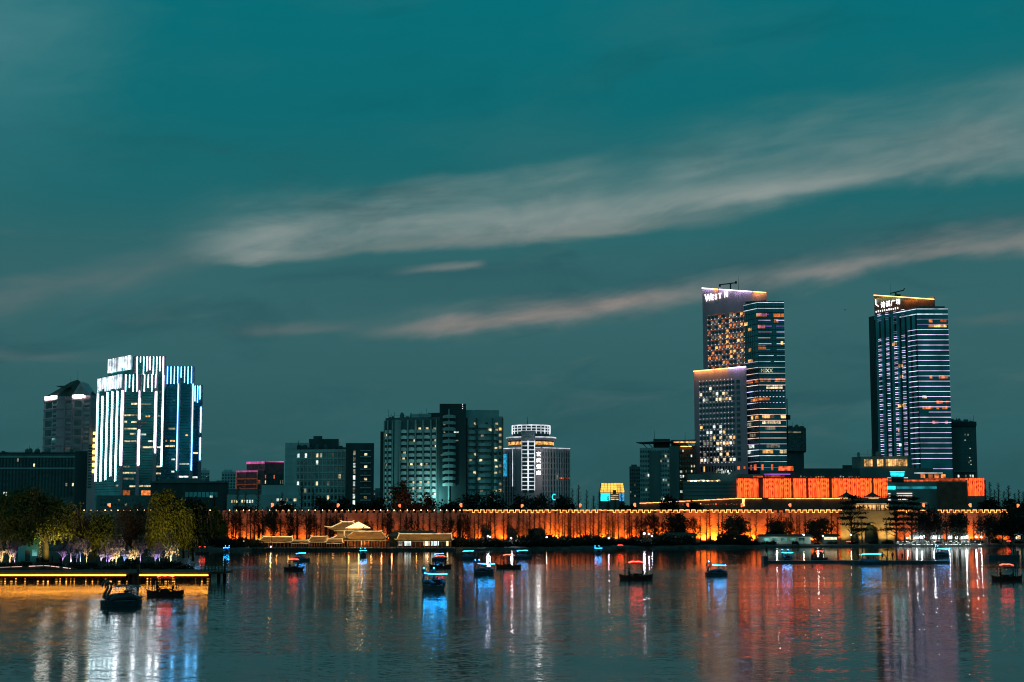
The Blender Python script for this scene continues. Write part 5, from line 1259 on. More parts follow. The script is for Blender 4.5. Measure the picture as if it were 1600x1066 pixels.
for i in range(5): MB().use('lit_teal').box(-6+2.8*i, -4.2+2.8*i, -.08, -.01, .8, 1.8).build('window', hut)
hut2 = empty('ticket_hut', (X(1297,516),516,G0), 'small hut with a bright cream window strip right of the teal ticket hut', 'hut')
MB().use('dark_concrete').box(-2.5, 2.5, 0, 3, 0, 2.3).build('wall', hut2); MB().use('roof_dark').hexa([(-3.2,-.8,2.3),(3.2,-.8,2.3),(3.2,3.8,2.3),(-3.2,3.8,2.3),(-2.5,1,3),(2.5,1,3),(2.5,2,3),(-2.5,2,3)]).build('roof', hut2); MB().use('lit_cream').box(-2, 2, -.1, -.02, 1.2, 2.0).build('window', hut2)
kio = empty('lake_kiosk', (X(1062,500),500,G0), 'dark long shelter with a dim dotted light strip under its eave', 'shelter')
MB().use('black_concrete').box(-5, 5, 0, 4, 0, 2.6).build('wall', kio); MB().use('roof_dark').hexa([(-5.8,-1,2.6),(5.8,-1,2.6),(5.8,5,2.6),(-5.8,5,2.6),(-4.5,1.5,3.6),(4.5,1.5,3.6),(4.5,2.5,3.6),(-4.5,2.5,3.6)]).build('roof', kio)
for i in range(9): MB().use('lit_dim').box(-4.6+i*1.02, -4.0+i*1.02+R.uniform(-.2,.2), -.2, -.1, 2.1, 2.4).build('eave_lamp', kio)
# ================================================================== left bank, boardwalk and pier
YD = YW(911.0)            # front waterline of the boardwalk
LG = 1.0
lp = [(X(-140,YD+12),YD+12),(X(296,YD+14),YD+14),(X(300,YD+30),YD+30),(X(258,YD+95),YD+95),(X(180,YD+140),YD+140),(X(-200,YD+160),YD+160)]
tag(MB().use('soil').prism(lp, -.5, LG).build('island_ground'), kind='structure')
dk = empty('boardwalk', (X(120,YD), YD, 0), 'long wooden lakeside boardwalk with a bright golden light strip along its edge', 'boardwalk')
dx = lambda px: X(px,YD)-X(120,YD)
zs = Z(898.6,YD); zd = zs+.35
MB().use('deck_wood').box(dx(-120), dx(199.5), .0, 13, zd-.25, zd).build('deck', dk)
MB().use('deck_wood').box(dx(220), dx(328), .0, 13, zd-.25, zd).build('deck', dk)
MB().use('deck_wood').box(dx(199.5), dx(220), -.05, 13, zd-.30, zd-.02).build('landing', dk)
MB().use('wood').box(dx(-120), dx(199.5), -.08, .0, zs-.30, zd+.03).build('fascia', dk); MB().use('wood').box(dx(220), dx(328), -.08, .0, zs-.30, zd+.03).build('fascia', dk)
MB().use('led_dock').box(dx(-120), dx(199.5), -.22, -.09, zs-.05, zs+.02).build('light_strip', dk); MB().use('led_dock').box(dx(220.5), dx(327.5), -.22, -.09, zs-.05, zs+.02).build('light_strip', dk)
fb = MB().use('wood'); fb.box(dx(-120), dx(328), .5, .62, .28, .5); fb.build('lower_beam', dk)
i = 0; px = -118.0
while px < 328:
    w_ = R.choice((.10,.14,.3,.5,.12)); MB().use('wood').box(dx(px), dx(px)+w_, .2, .45, -1.0, zd-.25).build('pile', dk); px += R.uniform(4.2,8.5); i += 1
bkp = MB().use('wood'); bkp.box(dx(-120), dx(328), 1.6, 1.75, -.5, zd-.3); bkp.build('skirt', dk)
MB().use('deck_wood').box(dx(216.5), dx(220), -.3, .6, -.6, zd+1.1).build('post', dk)
px = -118.0
while px < 326:
    w_ = R.choice((1.5,3.5,2.2,6.5,1.2,1.8)); h_ = R.uniform(.25,.5)
    if not 197 < px < 221: MB().use('dock_glow').box(dx(px), dx(px+w_), 1.45, 1.55, .05, .12+h_).build('glint_panel', dk)  # glowing panels stand in for golden light glimpsed between the piles
    px += w_+R.uniform(2,10)
rl = MB().use('wood')
for i in range(70): x = dx(-118)+(dx(250)-dx(-118))*i/69; rl.box(x-.03, x+.03, 11.5, 11.57, zd, zd+1.05)
rl.box(dx(-120), dx(252), 11.48, 11.6, zd+1.0, zd+1.08); rl.box(dx(-120), dx(252), 11.5, 11.56, zd+.5, zd+.55); rl.build('railing', dk)
pier = empty('pier', (X(330,YD+4), YD+4, 0), 'dark railed pier end jutting past the lit boardwalk over the water', 'pier')
a0, a1 = X(300,YD+4)-X(330,YD+4), X(354.5,YD+4)-X(330,YD+4)
MB().use('deck_wood').box(a0, a1, 0, 6, 1.15, 1.45).build('deck', pier)
for x in (a1-1.1, a1-3.6, a0+1): 
    for y in (.6, 5.2): MB().use('wood').box(x-.22, x+.22, y-.2, y+.2, -1, 1.15).build('pile', pier)
rl = MB().use('wood')
for s_, y in enumerate((.1, 5.9)):
    for i in range(9): x = a0+1+(a1-a0-1.1)*i/8; rl.box(x-.035, x+.035, y-.035, y+.035, 1.45, 2.6)
    for z in (1.8, 2.1, 2.55): rl.box(a0+1, a1-.05, y-.03, y+.03, z, z+.06)
rl.box(a1-.1, a1-.04, .1, 5.9, 2.55, 2.61); rl.build('railing', pier)
MB().use('wood').box(a1-.28, a1-.1, -.05, .12, 1.45, 3.3).build('post', pier)
ramp = empty('lit_ramp', (X(75,YD+11), YD+11, zd), 'low ramp behind the boardwalk edged with a broken peach light line', 'ramp')
ax = lambda px: X(px,YD+11)-X(75,YD+11)
rp = MB().use('deck_wood'); rp.prism([(ax(-60),0),(ax(75),0),(ax(75),2.5),(ax(-60),2.5)], -.05, [.12,.62,.62,.12]); rp.prism([(ax(75),0),(ax(116),0),(ax(116),2.5),(ax(75),2.5)], -.05, [.62,.18,.18,.62]); rp.build('slab', ramp)
for a, c in ((-40,19),(21,37),(48,58),(59.5,70),(72,80),(82,88),(89.5,95),(101,109),(111,113)):
    h = lambda q: .14+.5*(q+60)/135 if q < 75 else .64-.46*(q-75)/41
    p = MB().use('led_peach'); p.hexa([(ax(a),-.12,h(a)-.03),(ax(c),-.12,h(c)-.03),(ax(c),-.02,h(c)-.03),(ax(a),-.02,h(a)-.03),(ax(a),-.12,h(a)+.05),(ax(c),-.12,h(c)+.05),(ax(c),-.02,h(c)+.05),(ax(a),-.02,h(a)+.05)]); p.build('light_strip', ramp)
YK = 300.0
ki = empty('kiosk', (X(46,YK), YK, LG), 'small teal kiosk with a bright cyan sign strip under the big willow', 'kiosk')
kxx = lambda px: X(px,YK)-X(46,YK)
MB().use('teal_glass').box(kxx(30), kxx(62), 0, 4, 0, Z(842,YK)-LG).build('wall', ki)
MB().use('black_concrete').box(kxx(24), kxx(68), -.6, 5, Z(842,YK)-LG, Z(838,YK)-LG).build('roof', ki)
MB().use('led_cyan').box(kxx(21.5), kxx(47), -.75, -.62, Z(841.8,YK)-LG, Z(839,YK)-LG).build('sign', ki)
MB().use('frame_metal').box(kxx(41), kxx(49), -.06, 0, .2, 2.2).build('door', ki); MB().use('lit_teal').box(kxx(52), kxx(60), -.06, 0, 1.1, 2.3).build('window', ki)
# far lit terraces seen between the island trees
for k, (px0, px1, py, lab) in enumerate(((198,210,826.5,'tiny lit roof line high between the left willows'),(203,228,836.5,'small orange lit cafe front between the left willows'),(238,262,847,'dim pink lit cafe front low between the left willows'))):
    Yc = 470; t = empty('cafe', (X((px0+px1)/2,Yc), Yc, .3), lab, 'cafe'); hw = (X(px1,Yc)-X(px0,Yc))/2; zz = Z(py,Yc)-.3
    MB().use('brown_wall').box(-hw, hw, 0, 4, 0, zz-.6).build('wall', t); MB().use('roof_dark').box(-hw-.4, hw+.4, -.5, 4.5, zz+.3, zz+.55).build('roof', t)
    for i in range(max(2, int(hw*1.3))):
        if R.random() < .2: continue
        a = -hw+2*hw*i/max(2, int(hw*1.3)); MB().use(R.choice(('lit_orange','lit_warm','led_salmon'))).box(a+.1, a+1.0, -.1, 0, zz-.7, zz+.1).build('window', t)
# ================================================================== floating pontoon
YF = YW(879.5)
pf = empty('pontoon', (X(1336,YF), YF, 0), 'long dark floating pontoon with low rails lying across the right side of the lake', 'pontoon')
fx = lambda px: X(px,YF)-X(1336,YF)
MB().use('boat_dark').box(fx(1192), fx(1482), 0, 3.2, -.25, .42).build('deck', pf)
MB().use('boat_dark').box(fx(1192), fx(1199), 0, 3.2, .42, 1.35).build('end_box', pf)
rl = MB().use('boat_dark')
for i in range(60):
    x = fx(1200)+(fx(1480)-fx(1200))*i/59; rl.box(x-.03, x+.03, 2.9, 2.98, .42, R.uniform(.7,1.3))
rl.box(fx(1200), fx(1480), 2.9, 2.97, .85, .91); rl.build('railing', pf)
for i in range(12): MB().use('boat_dark').tube([(fx(1205+i*24),-.1,.1),(fx(1205+i*24),-.1,.35)], .18, 6).build('fender', pf)
pf2 = empty('pontoon', (X(1560,YF+28), YF+28, 0), 'short dark pontoon with an upright post at the far right of the lake', 'pontoon')
f2 = lambda px: X(px,YF+28)-X(1560,YF+28)
MB().use('boat_dark').box(f2(1543), f2(1591), 0, 3, -.2, .9).build('deck', pf2); MB().use('boat_dark').box(f2(1587), f2(1590), 0, .6, .9, 1.9).build('post', pf2)
rl = MB().use('boat_dark')
for i in range(14): x = f2(1544)+(f2(1588)-f2(1544))*i/13; rl.box(x-.03,x+.03,.2,.27,.9,R.uniform(1.2,1.7))
rl.box(f2(1544), f2(1588), .2, .26, 1.35, 1.41); rl.build('railing', pf2)
# ================================================================== trees
def rvec(r): return Vector((r.gauss(0,1), r.gauss(0,1), r.gauss(0,1)))
def limb(mb, r, p, d, L, rad, level, tips, spread=.75, up=.12, kids=(3,4), shrink=.66, n=5, minr=.012):
    pts = [p]; rads = [rad]; q = p.copy(); dd = d.normalized()
    ns = 3
    for i in range(ns):
        dd = (dd+rvec(r)*.10+Vector((0,0,up))).normalized(); q = q+dd*L/ns; pts.append(q.copy()); rads.append(max(minr, rad*(1-.42*(i+1)/ns)))
    mb.tube(pts, rads, max(3, n), False)
    if level == 0:
        tips.append((q, dd)); return
    k = r.randint(*kids)
    for i in range(k):
        a = 2*PI*(i+r.random()*.6)/k; t = r.uniform(.45, 1.0) if i else 1.0
        b_ = pts[min(ns, int(t*ns))]
        side = dd.cross(Vector((math.cos(a), math.sin(a), .3))).normalized()
        nd = (dd*(1-spread*.5)+side*spread*r.uniform(.6,1.1)).normalized()
        limb(mb, r, b_.copy(), nd, L*shrink*r.uniform(.8,1.15), rads[-1]*.72, level-1, tips, spread, up, kids, shrink, n-1, minr)
def leaf(mb, r, c, s, droop=False):
    if droop:
        a = r.uniform(0, 2*PI); u = Vector((math.cos(a), math.sin(a), 0))*s*.34; w = (Vector((0,0,-1))+rvec(r)*.14).normalized()*s
    else:
        u = rvec(r).normalized(); w = u.cross(rvec(r)).normalized()*s*r.uniform(.5,.9); u = u*s*r.uniform(.7,1.1)
    mb.quad(c, u, w)
def scale_to(mb, H, Wd):
    zs_ = max(v[2] for v in mb.v); ws = max(max(abs(v[0]), abs(v[1])) for v in mb.v)
    return H/zs_, Wd/2/ws
def bare_tree(seed, H, Wd, levels=4, bark='twig', spread=.62, r0=None, fork=.25, kids=(3,4)):
    r = random.Random(seed); mb = MB().use(bark); tips = []
    limb(mb, r, Vector((0,0,0)), Vector((r.uniform(-.05,.05),0,1)), H*fork, r0 or H*.018, levels, tips, spread, .09, kids, .72, 6, .022)
    a, b_ = scale_to(mb, H, Wd); mb.v = [(v[0]*b_, v[1]*b_, v[2]*a) for v in mb.v]
    return mb
def split_bare(mb, H, frac=.3):
    """trunk = faces low on the tree, crown = the rest"""
    t, c = MB(), MB(); t.mats = list(mb.mats); c.mats = list(mb.mats); t.v = mb.v; c.v = mb.v
    for f, m in zip(mb.f, mb.mi):
        z = sum(mb.v[i][2] for i in f)/len(f); tgt = t if z < H*frac else c; tgt.f.append(f); tgt.mi.append(m)
    if t.mats == ['bark_lit']: c.mats = ['twig_dim']  # uplight put into the bark colour: trunk pale as lit, crown dimmer
    out = []
    for q in (t, c):
        used = sorted({i for f in q.f for i in f}); mp = {o: n for n, o in enumerate(used)}; w = MB(); w.mats = q.mats; w.v = [q.v[i] for i in used]; w.f = [tuple(mp[i] for i in f) for f in q.f]; w.mi = q.mi; out.append(w)
    return out
def redwood(seed, H):
    r = random.Random(seed); t = MB().use('twig'); lean = r.uniform(-.012,.012); ax_ = lambda z: Vector((lean*z+.06*math.sin(z*.4+seed), 0, z))
    t.tube([ax_(H*i/8) for i in range(9)], [.24*(1-i/8.4)+.02 for i in range(9)], 6)
    c = MB().use('twig')
    for i in range(100):
        z = H*(.2+.79*(i/100)**.85); a = r.uniform(0, 2*PI); L = (1.35*(1-z/H)+.35)*r.uniform(.7,1.2); d = Vector((math.cos(a), math.sin(a), r.uniform(.5,1.0))).normalized()
        p = ax_(z); e = p+d*L; c.tube([p, p+d*L*.5+Vector((0,0,.03)), e], [.04,.028,.015], 3, False)
        for k in range(3):
            q = p+d*L*r.uniform(.35,.9); s = (d+rvec(r)*.6).normalized(); c.tube([q, q+s*L*.4], [.022,.012], 3, False)
    return t, c
def clump_tree(seed, H, Wd, leafm, nc=26, per=90, ls=.3, base=.28, bark='bark', flat=.75, layered=False, droop=False, r0=None):
    r = random.Random(seed); t = MB().use(bark); c = MB().use(leafm); r0 = r0 or max(.12, H*.022)
    ctr = []; hb = H*base
    for i in range(nc):
        if layered:
            lv = (i%7)/6.0; z = hb+(H*.97-hb)*lv; rad = Wd/2*(1.0-.72*lv)*r.uniform(.35,.95); a = r.uniform(0, 2*PI); ctr.append(Vector((rad*math.cos(a), rad*math.sin(a), z+r.uniform(-.3,.3))))
        else:
            d = rvec(r).normalized(); k = r.random()**.4*.82
            ctr.append(Vector((d.x*Wd/2*k, d.y*Wd/2*k, (H+hb)/2+d.z*(H-hb)/2*k)))
    top = Vector((r.uniform(-.3,.3), 0, H*.8)); t.tube([(0,0,-.2),(top.x*.3,.1,H*.3),(top.x*.7,-.1,H*.55),tuple(top)], [r0,r0*.75,r0*.5,r0*.15], 7)
    for q in ctr:
        st = Vector((top.x*.4, 0, min(q.z*.8, H*.6)*r.uniform(.6,1))); t.tube([st, st.lerp(q,.5)+Vector((0,0,-.1*H*.1)), q], [r0*.32,r0*.2,r0*.06], 4, False)
    for q in ctr:
        cr_ = Wd*r.uniform(.10,.19)
        for k in range(int(per*r.uniform(.6,1.3))):
            p = rvec(r); p = Vector((p.x, p.y, p.z*(.22 if layered else flat)))*cr_*.62; leaf(c, r, q+p, ls*r.uniform(.6,1.25))
    return t, c
def willow(seed, H, Wd, leafm='leaf_willow', strands=420, hang=(2.0,5.5), ls=.24, bark='bark', low=1.6):
    r = random.Random(seed); t = MB().use(bark); tips = []
    limb(t, r, Vector((0,0,-.2)), Vector((r.uniform(-.15,.15),0,1)), H*.24, H*.032, 3, tips, .75, .10, (3,4), .80, 7, .03)
    a, b_ = scale_to(t, H*.93, Wd*.74); t.v = [(v[0]*b_, v[1]*b_, v[2]*a) for v in t.v]
    tp = [Vector((q.x*b_, q.y*b_, q.z*a)) for q, _ in tips]; c = MB().use(leafm)
    for i in range(strands):
        q = r.choice(tp)+Vector((r.gauss(0,Wd*.055), r.gauss(0,Wd*.055), r.gauss(.2,.45))); out = Vector((q.x, q.y, 0)); out = out.normalized() if out.length > .1 else Vector((1,0,0))
        L = min(r.uniform(*hang), max(.6, q.z-low*r.uniform(.8,2.0))); n = int(L/.26)
        for k in range(n):
            s = k/n; p = q+out*(.8*s**.6)+Vector((r.gauss(0,.07), r.gauss(0,.07), -L*s+.35*math.sin(min(1,s*2.5)*PI))); leaf(c, r, p, ls*r.uniform(.7,1.2), True)
        for k in range(5): leaf(c, r, q+rvec(r)*.45, ls*1.1)
    return t, c
def plant(name, parts, px, Y, z, label, cat='tree', group=None, mirror=False, sc=1.0):
    """parts: list of (part name, mesh)"""
    o = empty(name, (X(px,Y), Y, z), label, cat, group, R.uniform(-.5,.5)+(PI if mirror else 0)); o.scale = (sc*R.uniform(.93,1.07), sc, sc*R.uniform(.95,1.05))
    for nm, me in parts:
        c = bpy.data.objects.new(nm, me); COL.objects.link(c); c.parent = o
    return o
def meshes(t, c): return [('trunk', t.mesh('trunk')), ('crown', c.mesh('crown'))]
# dawn redwoods in front of the wall
RW = [meshes(*redwood(100+i, h)) for i, h in enumerate((9.6, 10.6, 11.4, 10.0, 12.2))]
for px in (357,364,376,390,398,412,440,452,463,478,491,503,522,537,597,611,627,641,653,660,672,681,692,703,718,731,741,747,753,762,768,775,786,795,800,812,818,829,834,843,851,858,868,874,880,886,890,901,908,914,921,925,934,941,950,956,966,976,985,994,1003,1024,1092,1105,1109,1120,1128,1171,1180,1198,1236,1243,1250,1256,1300,1308,1436,1446,1452,1462,1470,1479,1490,1500,1511,1520,1531,1545,1555,1567):
    plant('redwood_tree', RW[R.randrange(5)], px+R.uniform(-2,2), R.uniform(517,530), G0, 'slim leafless tree standing in front of the orange floodlit wall', 'tree', 'bare trees along the wall', sc=R.uniform(.86,1.05))
for px, t in ((335,768),(352,772),(372,764),(384,770),(402,768),(441,772),(458,774),(470,768),(488,778),(893,772),(905,766),(916,774),(928,768),(937,776),(950,772),(962,780),(972,770),(1541,762),(1549,756),(1556,770),(1562,758),(1570,764),(1577,760),(1586,766),(1594,772),(1600,764)):
    Y = R.uniform(575,600); h = Z(t,Y)-G0
    plant('redwood_tree', RW[R.randrange(5)], px, Y, G0, 'tall thin leafless tree rising behind the city wall', 'tree', 'bare trees behind the wall', sc=h/10.8)
for i in range(62):
    px = R.uniform(342,722) if i < 38 else R.uniform(730,1050)
    plant('redwood_tree', RW[R.randrange(5)], px, R.uniform(519,531), G0, 'slim leafless tree standing in front of the orange floodlit wall', 'tree', 'bare trees along the wall', sc=R.uniform(.7,1.0))
# broad bare trees in front of the wall
BT = []
for i in range(5):
    t, c = split_bare(bare_tree(200+i, 9.0, 9.0, 5, 'twig', .66, .24, .24), 9.0, .22); BT.append(meshes(t, c))
for px, t, w_ in ((342,799,40),(368,794,46),(404,790,54),(428,792,46),(455,796,44),(484,798,46),(520,800,44),(574,812,36),(604,800,40),(640,806,36),(704,806,46),(722,800,40),(1000,803,46),(1022,801,54),(1085,806,34),(1208,800,44),(1232,806,34),(1290,806,44)):
    Y = R.uniform(518,527); h = Z(t,Y)-G0
    o = plant('bare_tree', BT[R.randrange(5)], px, Y, G0, 'spreading leafless tree with fine twigs before the orange wall', 'tree', 'spreading bare trees before the wall'); o.scale = (w_*Y/F/9.0, w_*Y/F/9.0, h/9.0)
for k, (px, t, w_, lab) in enumerate(((760,818,28,'pale twiggy small tree lit white from below near the left bright lamps'),(799,820,24,'small pale twiggy tree lit by one lilac lamp'),(846,820,24,'round brush headed tree glowing grey above the brightest central lamp'),(424,800,30,'golden lit bare tree with radiating branches left of the pavilions'),(567,814,20,'pale branched little tree between the tea hall and boathouse'))):
    Y = 508 if px > 700 else 520; h = Z(t,Y)-G0; o = plant('bare_tree', meshes(*split_bare(bare_tree(230+k, h, w_*Y/F, 5, 'bark_lit', .72, .13, .2, (4,5)), h, .2)), px, Y, G0, lab)
for px, py in ((762,838),(800,842),(889,846),(1006,834),(424,846),(567,846)): lamp('POINT', (X(px,YB(px)+6.3), YB(px)+6.3, Z(py,YB(px)+6.3)), (.95,.9,1) if px > 700 else (1,.6,.2), 260, size=.3, name='tree_lamp')
# dark evergreens on the right bank
EV = [(1056,797,42,'dense round black tree above the dotted light shelter',0),(1147,798,44,'round dark tree with pale lit inner branches standing alone before the wall',0),(1277,806,46,'bushy dark tree speckled with lamp light left of the gate',0),(1330,771,56,'tall layered dark cedar overlapping the gate pavilions',1),(1400,772,52,'layered dark cedar just right of the stone gate',1),(1424,776,50,'broad layered cedar right of the gate in front of the mall lights',1),(1452,792,56,'dark spreading tree above the white market tents',0),(1497,800,34,'small dark tree between two orange glows near the right wall end',0),(1214,812,40,'low dark tree under a bare crown beside the wall gap',0),(1545,803,44,'dark tree over the right end of the wall',0),(1578,790,50,'dark mass of a tree at the far right bank',0),(1606,788,46,'dark tree cut by the right picture edge',0),(835,826,20,'small dark shrubby tree among the slim trunks near the wall middle',0)]
for k, (px, t, w_, lab, lay) in enumerate(EV):
    Y = 514+(k%3)*3; h = Z(t,Y)-G0; W_ = w_*Y/F
    plant('evergreen_tree', meshes(*clump_tree(300+k, h, W_, 'leaf_dark', 34 if lay else 44, 80, .22, .30 if lay else .06, 'bark', .8, bool(lay))), px, Y, G0, lab)
for px in (1340,1346,1385,1412): plant('redwood_tree', RW[px%5], px, 522, G0, 'thin dark trunk beside the stone gate', 'tree', 'thin trunks beside the gate', sc=.8)
for px, k in ((1145,400),(1277,300),(1213,200)): lamp('POINT', (X(px,509), 509, G0+2.0), (1,.86,.72), k, size=.25, name='tree_lamp')
# trees behind the wall, seen above it
for k, (px, t, w_, m, lab) in enumerate(((506,768,38,'leaf_dark','dark tree top behind the wall below the stepped office block'),(532,774,36,'leaf_dark','dark tree top behind the wall right of the stepped office block'),(560,779,36,'leaf_dark','low dark tree top left of the apartment slab'),(592,772,40,'leaf_dark','dark tree top at the left foot of the apartment slab'),(628,746,50,'leaf_rust','tall rusty brown tree in front of the apartment balconies'),(660,772,48,'leaf_rust','low reddish tree top before the lit lower balconies'),(704,781,36,'leaf_dark','low dark tree top below the apartment stair core'),(738,768,56,'leaf_dark','wide dark tree before the right apartment wing'),(772,772,44,'leaf_dark','dark tree between the apartments and the hotel'),(812,770,44,'leaf_dark','dark tree top under the hotel lit column'),(845,766,50,'leaf_grey','grey brown tree before the hotel right side'),(880,772,40,'leaf_dark','dark tree top at the hotel right corner'),(1046,772,44,'leaf_dark','dark tree above the terrace roof line'),(1084,781,34,'leaf_dark','small dark tree on the terrace building right of the larger one'),(980,784,36,'leaf_dark','low dark tree right of the golden far building'),(440,778,44,'leaf_rust','rusty tree before the low teal building'),(380,784,40,'leaf_rust','small rusty tree behind the wall at the left'),(1545,778,40,'leaf_dark','dark tree behind the right end of the mall'),(1582,776,50,'leaf_dark','wide dark tree behind the wall at the far right'))):
    Y = 575+(k%4)*5; h = Z(t,Y)-G0; W_ = w_*Y/F
    plant('leafy_tree', meshes(*clump_tree(350+k, h, W_, m, 26, 70, .34, .35, 'bark', .8)), px, Y, G0, lab)
for px, Y in ((628,566),(660,566),(440,566)): lamp('SPOT', (X(px,Y), Y-8, G0+12), (1,.32,.12), 700, (X(px,Y), Y+10, G0+19), .4, 110, .9, 'tree_floodlight')
# bushes on the bank
BU = []
for i in range(6):
    r = random.Random(400+i); c = MB().use('hedge'); w_ = r.uniform(4.5,7.5); h = r.uniform(1.7,2.9)
    for q in range(9):
        cx_, cz = r.uniform(-.42,.42)*w_, r.uniform(.25,.75)*h
        for k in range(70): p = rvec(r); leaf(c, r, Vector((cx_+p.x*.55, p.y*.6, max(.1, cz+p.z*.42))), .2*r.uniform(.7,1.3))
    st = MB().use('bark')
    for q in range(4): x_ = r.uniform(-.3,.3)*w_; st.tube([(x_,0,-.1),(x_+r.uniform(-.3,.3),.1,h*.5)], [.06,.03], 4)
    BU.append([('foliage', c.mesh('foliage')), ('stem', st.mesh('stem'))])
x_ = 334.0
while x_ < 1604:
    if 404 < x_ < 702: x_ = 702
    dense = x_ < 1200; low_ = 1083 < x_ < 1130 or 1163 < x_ < 1248
    plant('bush', BU[R.randrange(6)], x_, YB(x_)+R.uniform(3,6.5), .45, 'low dark bush on the far bank at the water edge', 'bush', 'dark bushes along the far bank', sc=R.uniform(.8,1.15) if dense and not low_ else R.uniform(.45,.7))
    if dense and not low_ and R.random() < .6: plant('bush', BU[R.randrange(6)], x_+R.uniform(-8,8), YB(x_)+R.uniform(11,17), G0, 'low dark bush on the far bank at the water edge', 'bush', 'dark bushes along the far bank', sc=R.uniform(.9,1.3))
    x_ += R.uniform(10,16) if dense else R.uniform(22,40)
# ------------------------------------------------------------------ left island
plant('willow_tree', meshes(*willow(501, 13.8, 19.0, strands=2000, hang=(1.5,4.6), ls=.18, low=3.6)), 74, 300, LG, 'biggest willow with thick forked dark trunk, golden lit on its left side')
plant('willow_tree', meshes(*willow(502, 8.8, 8.2, strands=750, hang=(1.2,3.4), ls=.16, low=2.8)), 160, 302, LG, 'small round topped willow lit yellow green between the two larger willows')
plant('willow_tree', meshes(*willow(503, 13.2, 12.5, strands=1700, hang=(3,8.5), ls=.18, low=2.0)), 262, 316, LG, 'tall weeping willow with long yellow green curtains right of the small willow')
plant('willow_tree', meshes(*willow(504, 11.6, 8.0, 'leaf_dark', strands=520, hang=(3,7), ls=.24, low=2.0)), 303, 318, LG, 'dark weeping willow at the right end of the island')
plant('willow_tree', meshes(*willow(505, 10.6, 9.5, 'leaf_willow', strands=420, hang=(3,6), ls=.26, low=1.6)), 338, 472, G0, 'dim olive willow on the far bank left of the wall glow')
for k, (px, Y, t, w_, lab, bk) in enumerate(((6,318,775,44,'rusty leafless tree at the left picture edge','leaf_rust'),(34,325,786,36,'brown leafless tree just left of the biggest willow','twig'),(122,322,786,44,'brown twiggy tree between the biggest and small willows','twig'),(198,324,782,48,'dark brown twiggy tree between the small and weeping willows','twig'),(230,326,792,40,'thin brown tree close left of the weeping willow','twig'),(296,328,800,34,'brown twiggy tree behind the dark weeping willow','twig'))):
    h = Z(t,Y)-LG; plant('bare_tree', meshes(*split_bare(bare_tree(520+k, h, w_*Y/F, 5, 'twig', .62, .2, .26), h, .22)), px, Y, LG, lab)
for k, (px, t, w_, lab) in enumerate(((18,842,22,'little pale bare tree lit warm white at the island left edge'),(2,845,16,'little glowing tree cut by the left picture edge'),(137,838,26,'little cream lit bare tree left of the small willow'),(183,836,30,'little many stemmed cream lit tree right of the small willow'),(211,840,26,'little forked cream lit tree left of the weeping willow'),(268,826,34,'pale branching tree under the weeping willow'))):
    Y = 284; h = Z(t,Y)-LG; plant('bare_tree', meshes(*split_bare(bare_tree(540+k, h, w_*Y/F, 4, 'bark_lit', .75, .13, .2, (3,5)), h, .55)), px, Y, LG, lab)
    lamp('SPOT', (X(px-3,Y), Y-1.6, LG+.15), (1,.74,.36), 800 if k < 5 else 1100, (X(px,Y), Y, LG+2.4), .1, 110, .8, 'tree_uplight')
PT = [meshes(*split_bare(bare_tree(560+i, 5.0, 3.2, 4, 'bark_lit', .5, .1, .42), 5.0, .4)) for i in range(3)]
for px, cc in ((100,(.5,.3,1)),(113,(.75,.6,1)),(121,(.4,.3,1)),(128,(.2,.35,1)),(160,(.7,.6,1)),(168,(.35,.3,1)),(172,(.5,.3,1)),(178,(.75,.65,1)),(196,(.2,.35,1)),(221,(.6,.45,1)),(26,(.5,.35,1)),(244,(.35,.3,1)),(251,(.3,.3,1))):
    Y = R.uniform(280,290); plant('slim_tree', PT[px%3], px, Y, LG, 'slim bare tree with trunk lit purple blue on the island', 'tree', 'purple lit slim trees on the island', sc=R.uniform(.8,1.05))
    lamp('SPOT', (X(px,Y)+.2, Y-.7, LG+.1), cc, 520, (X(px,Y), Y, LG+2.2), .08, 100, .8, 'tree_uplight')
for px, Y, pw, tx, tz in ((86,298.5,7500,58,11),(104,300,1500,100,9),(162,294,3000,160,8),(246,303,6500,250,9),(272,304,2600,274,7),(2,306,1500,4,9),(196,312,500,198,8),(120,312,700,122,8)):
    lamp('SPOT', (X(px,Y), Y-2.5, LG+.3), (1,.78,.16) if pw > 1000 else (1,.45,.35), pw, (X(tx,Y), Y+6, LG+tz), .25, 100, .9, 'willow_floodlight')
lamp('SPOT', (X(338,468), 464, G0+.5), (1,.55,.15), 700, (X(338,472), 472, G0+6), .3, 110, .9, 'willow_floodlight')
x_ = -20.0
while x_ < 292:
    plant('bush', BU[R.randrange(6)], x_, YD+R.uniform(17,40), LG-.2, 'low dark bush on the island behind the boardwalk', 'bush', 'dark bushes on the island', sc=R.uniform(.35,.6)); x_ += R.uniform(9,15)

for k, (px, t, w_, lab) in enumerate(((20,782,60,'brown thicket tree at the left edge behind the kiosk'),(112,788,60,'dense brown thicket tree right of the biggest willow'),(150,797,50,'brown thicket tree behind the small willow'),(207,786,60,'dark thicket tree in the gap left of the weeping willow'),(288,792,50,'dark thicket tree behind the weeping willow'))):
    Y = 334; h = Z(t,Y)-LG; plant('thicket_tree', meshes(*clump_tree(580+k, h, w_*Y/F, 'leaf_rust', 40, 70, .17, .10, 'bark', .9)), px, Y, LG, lab)
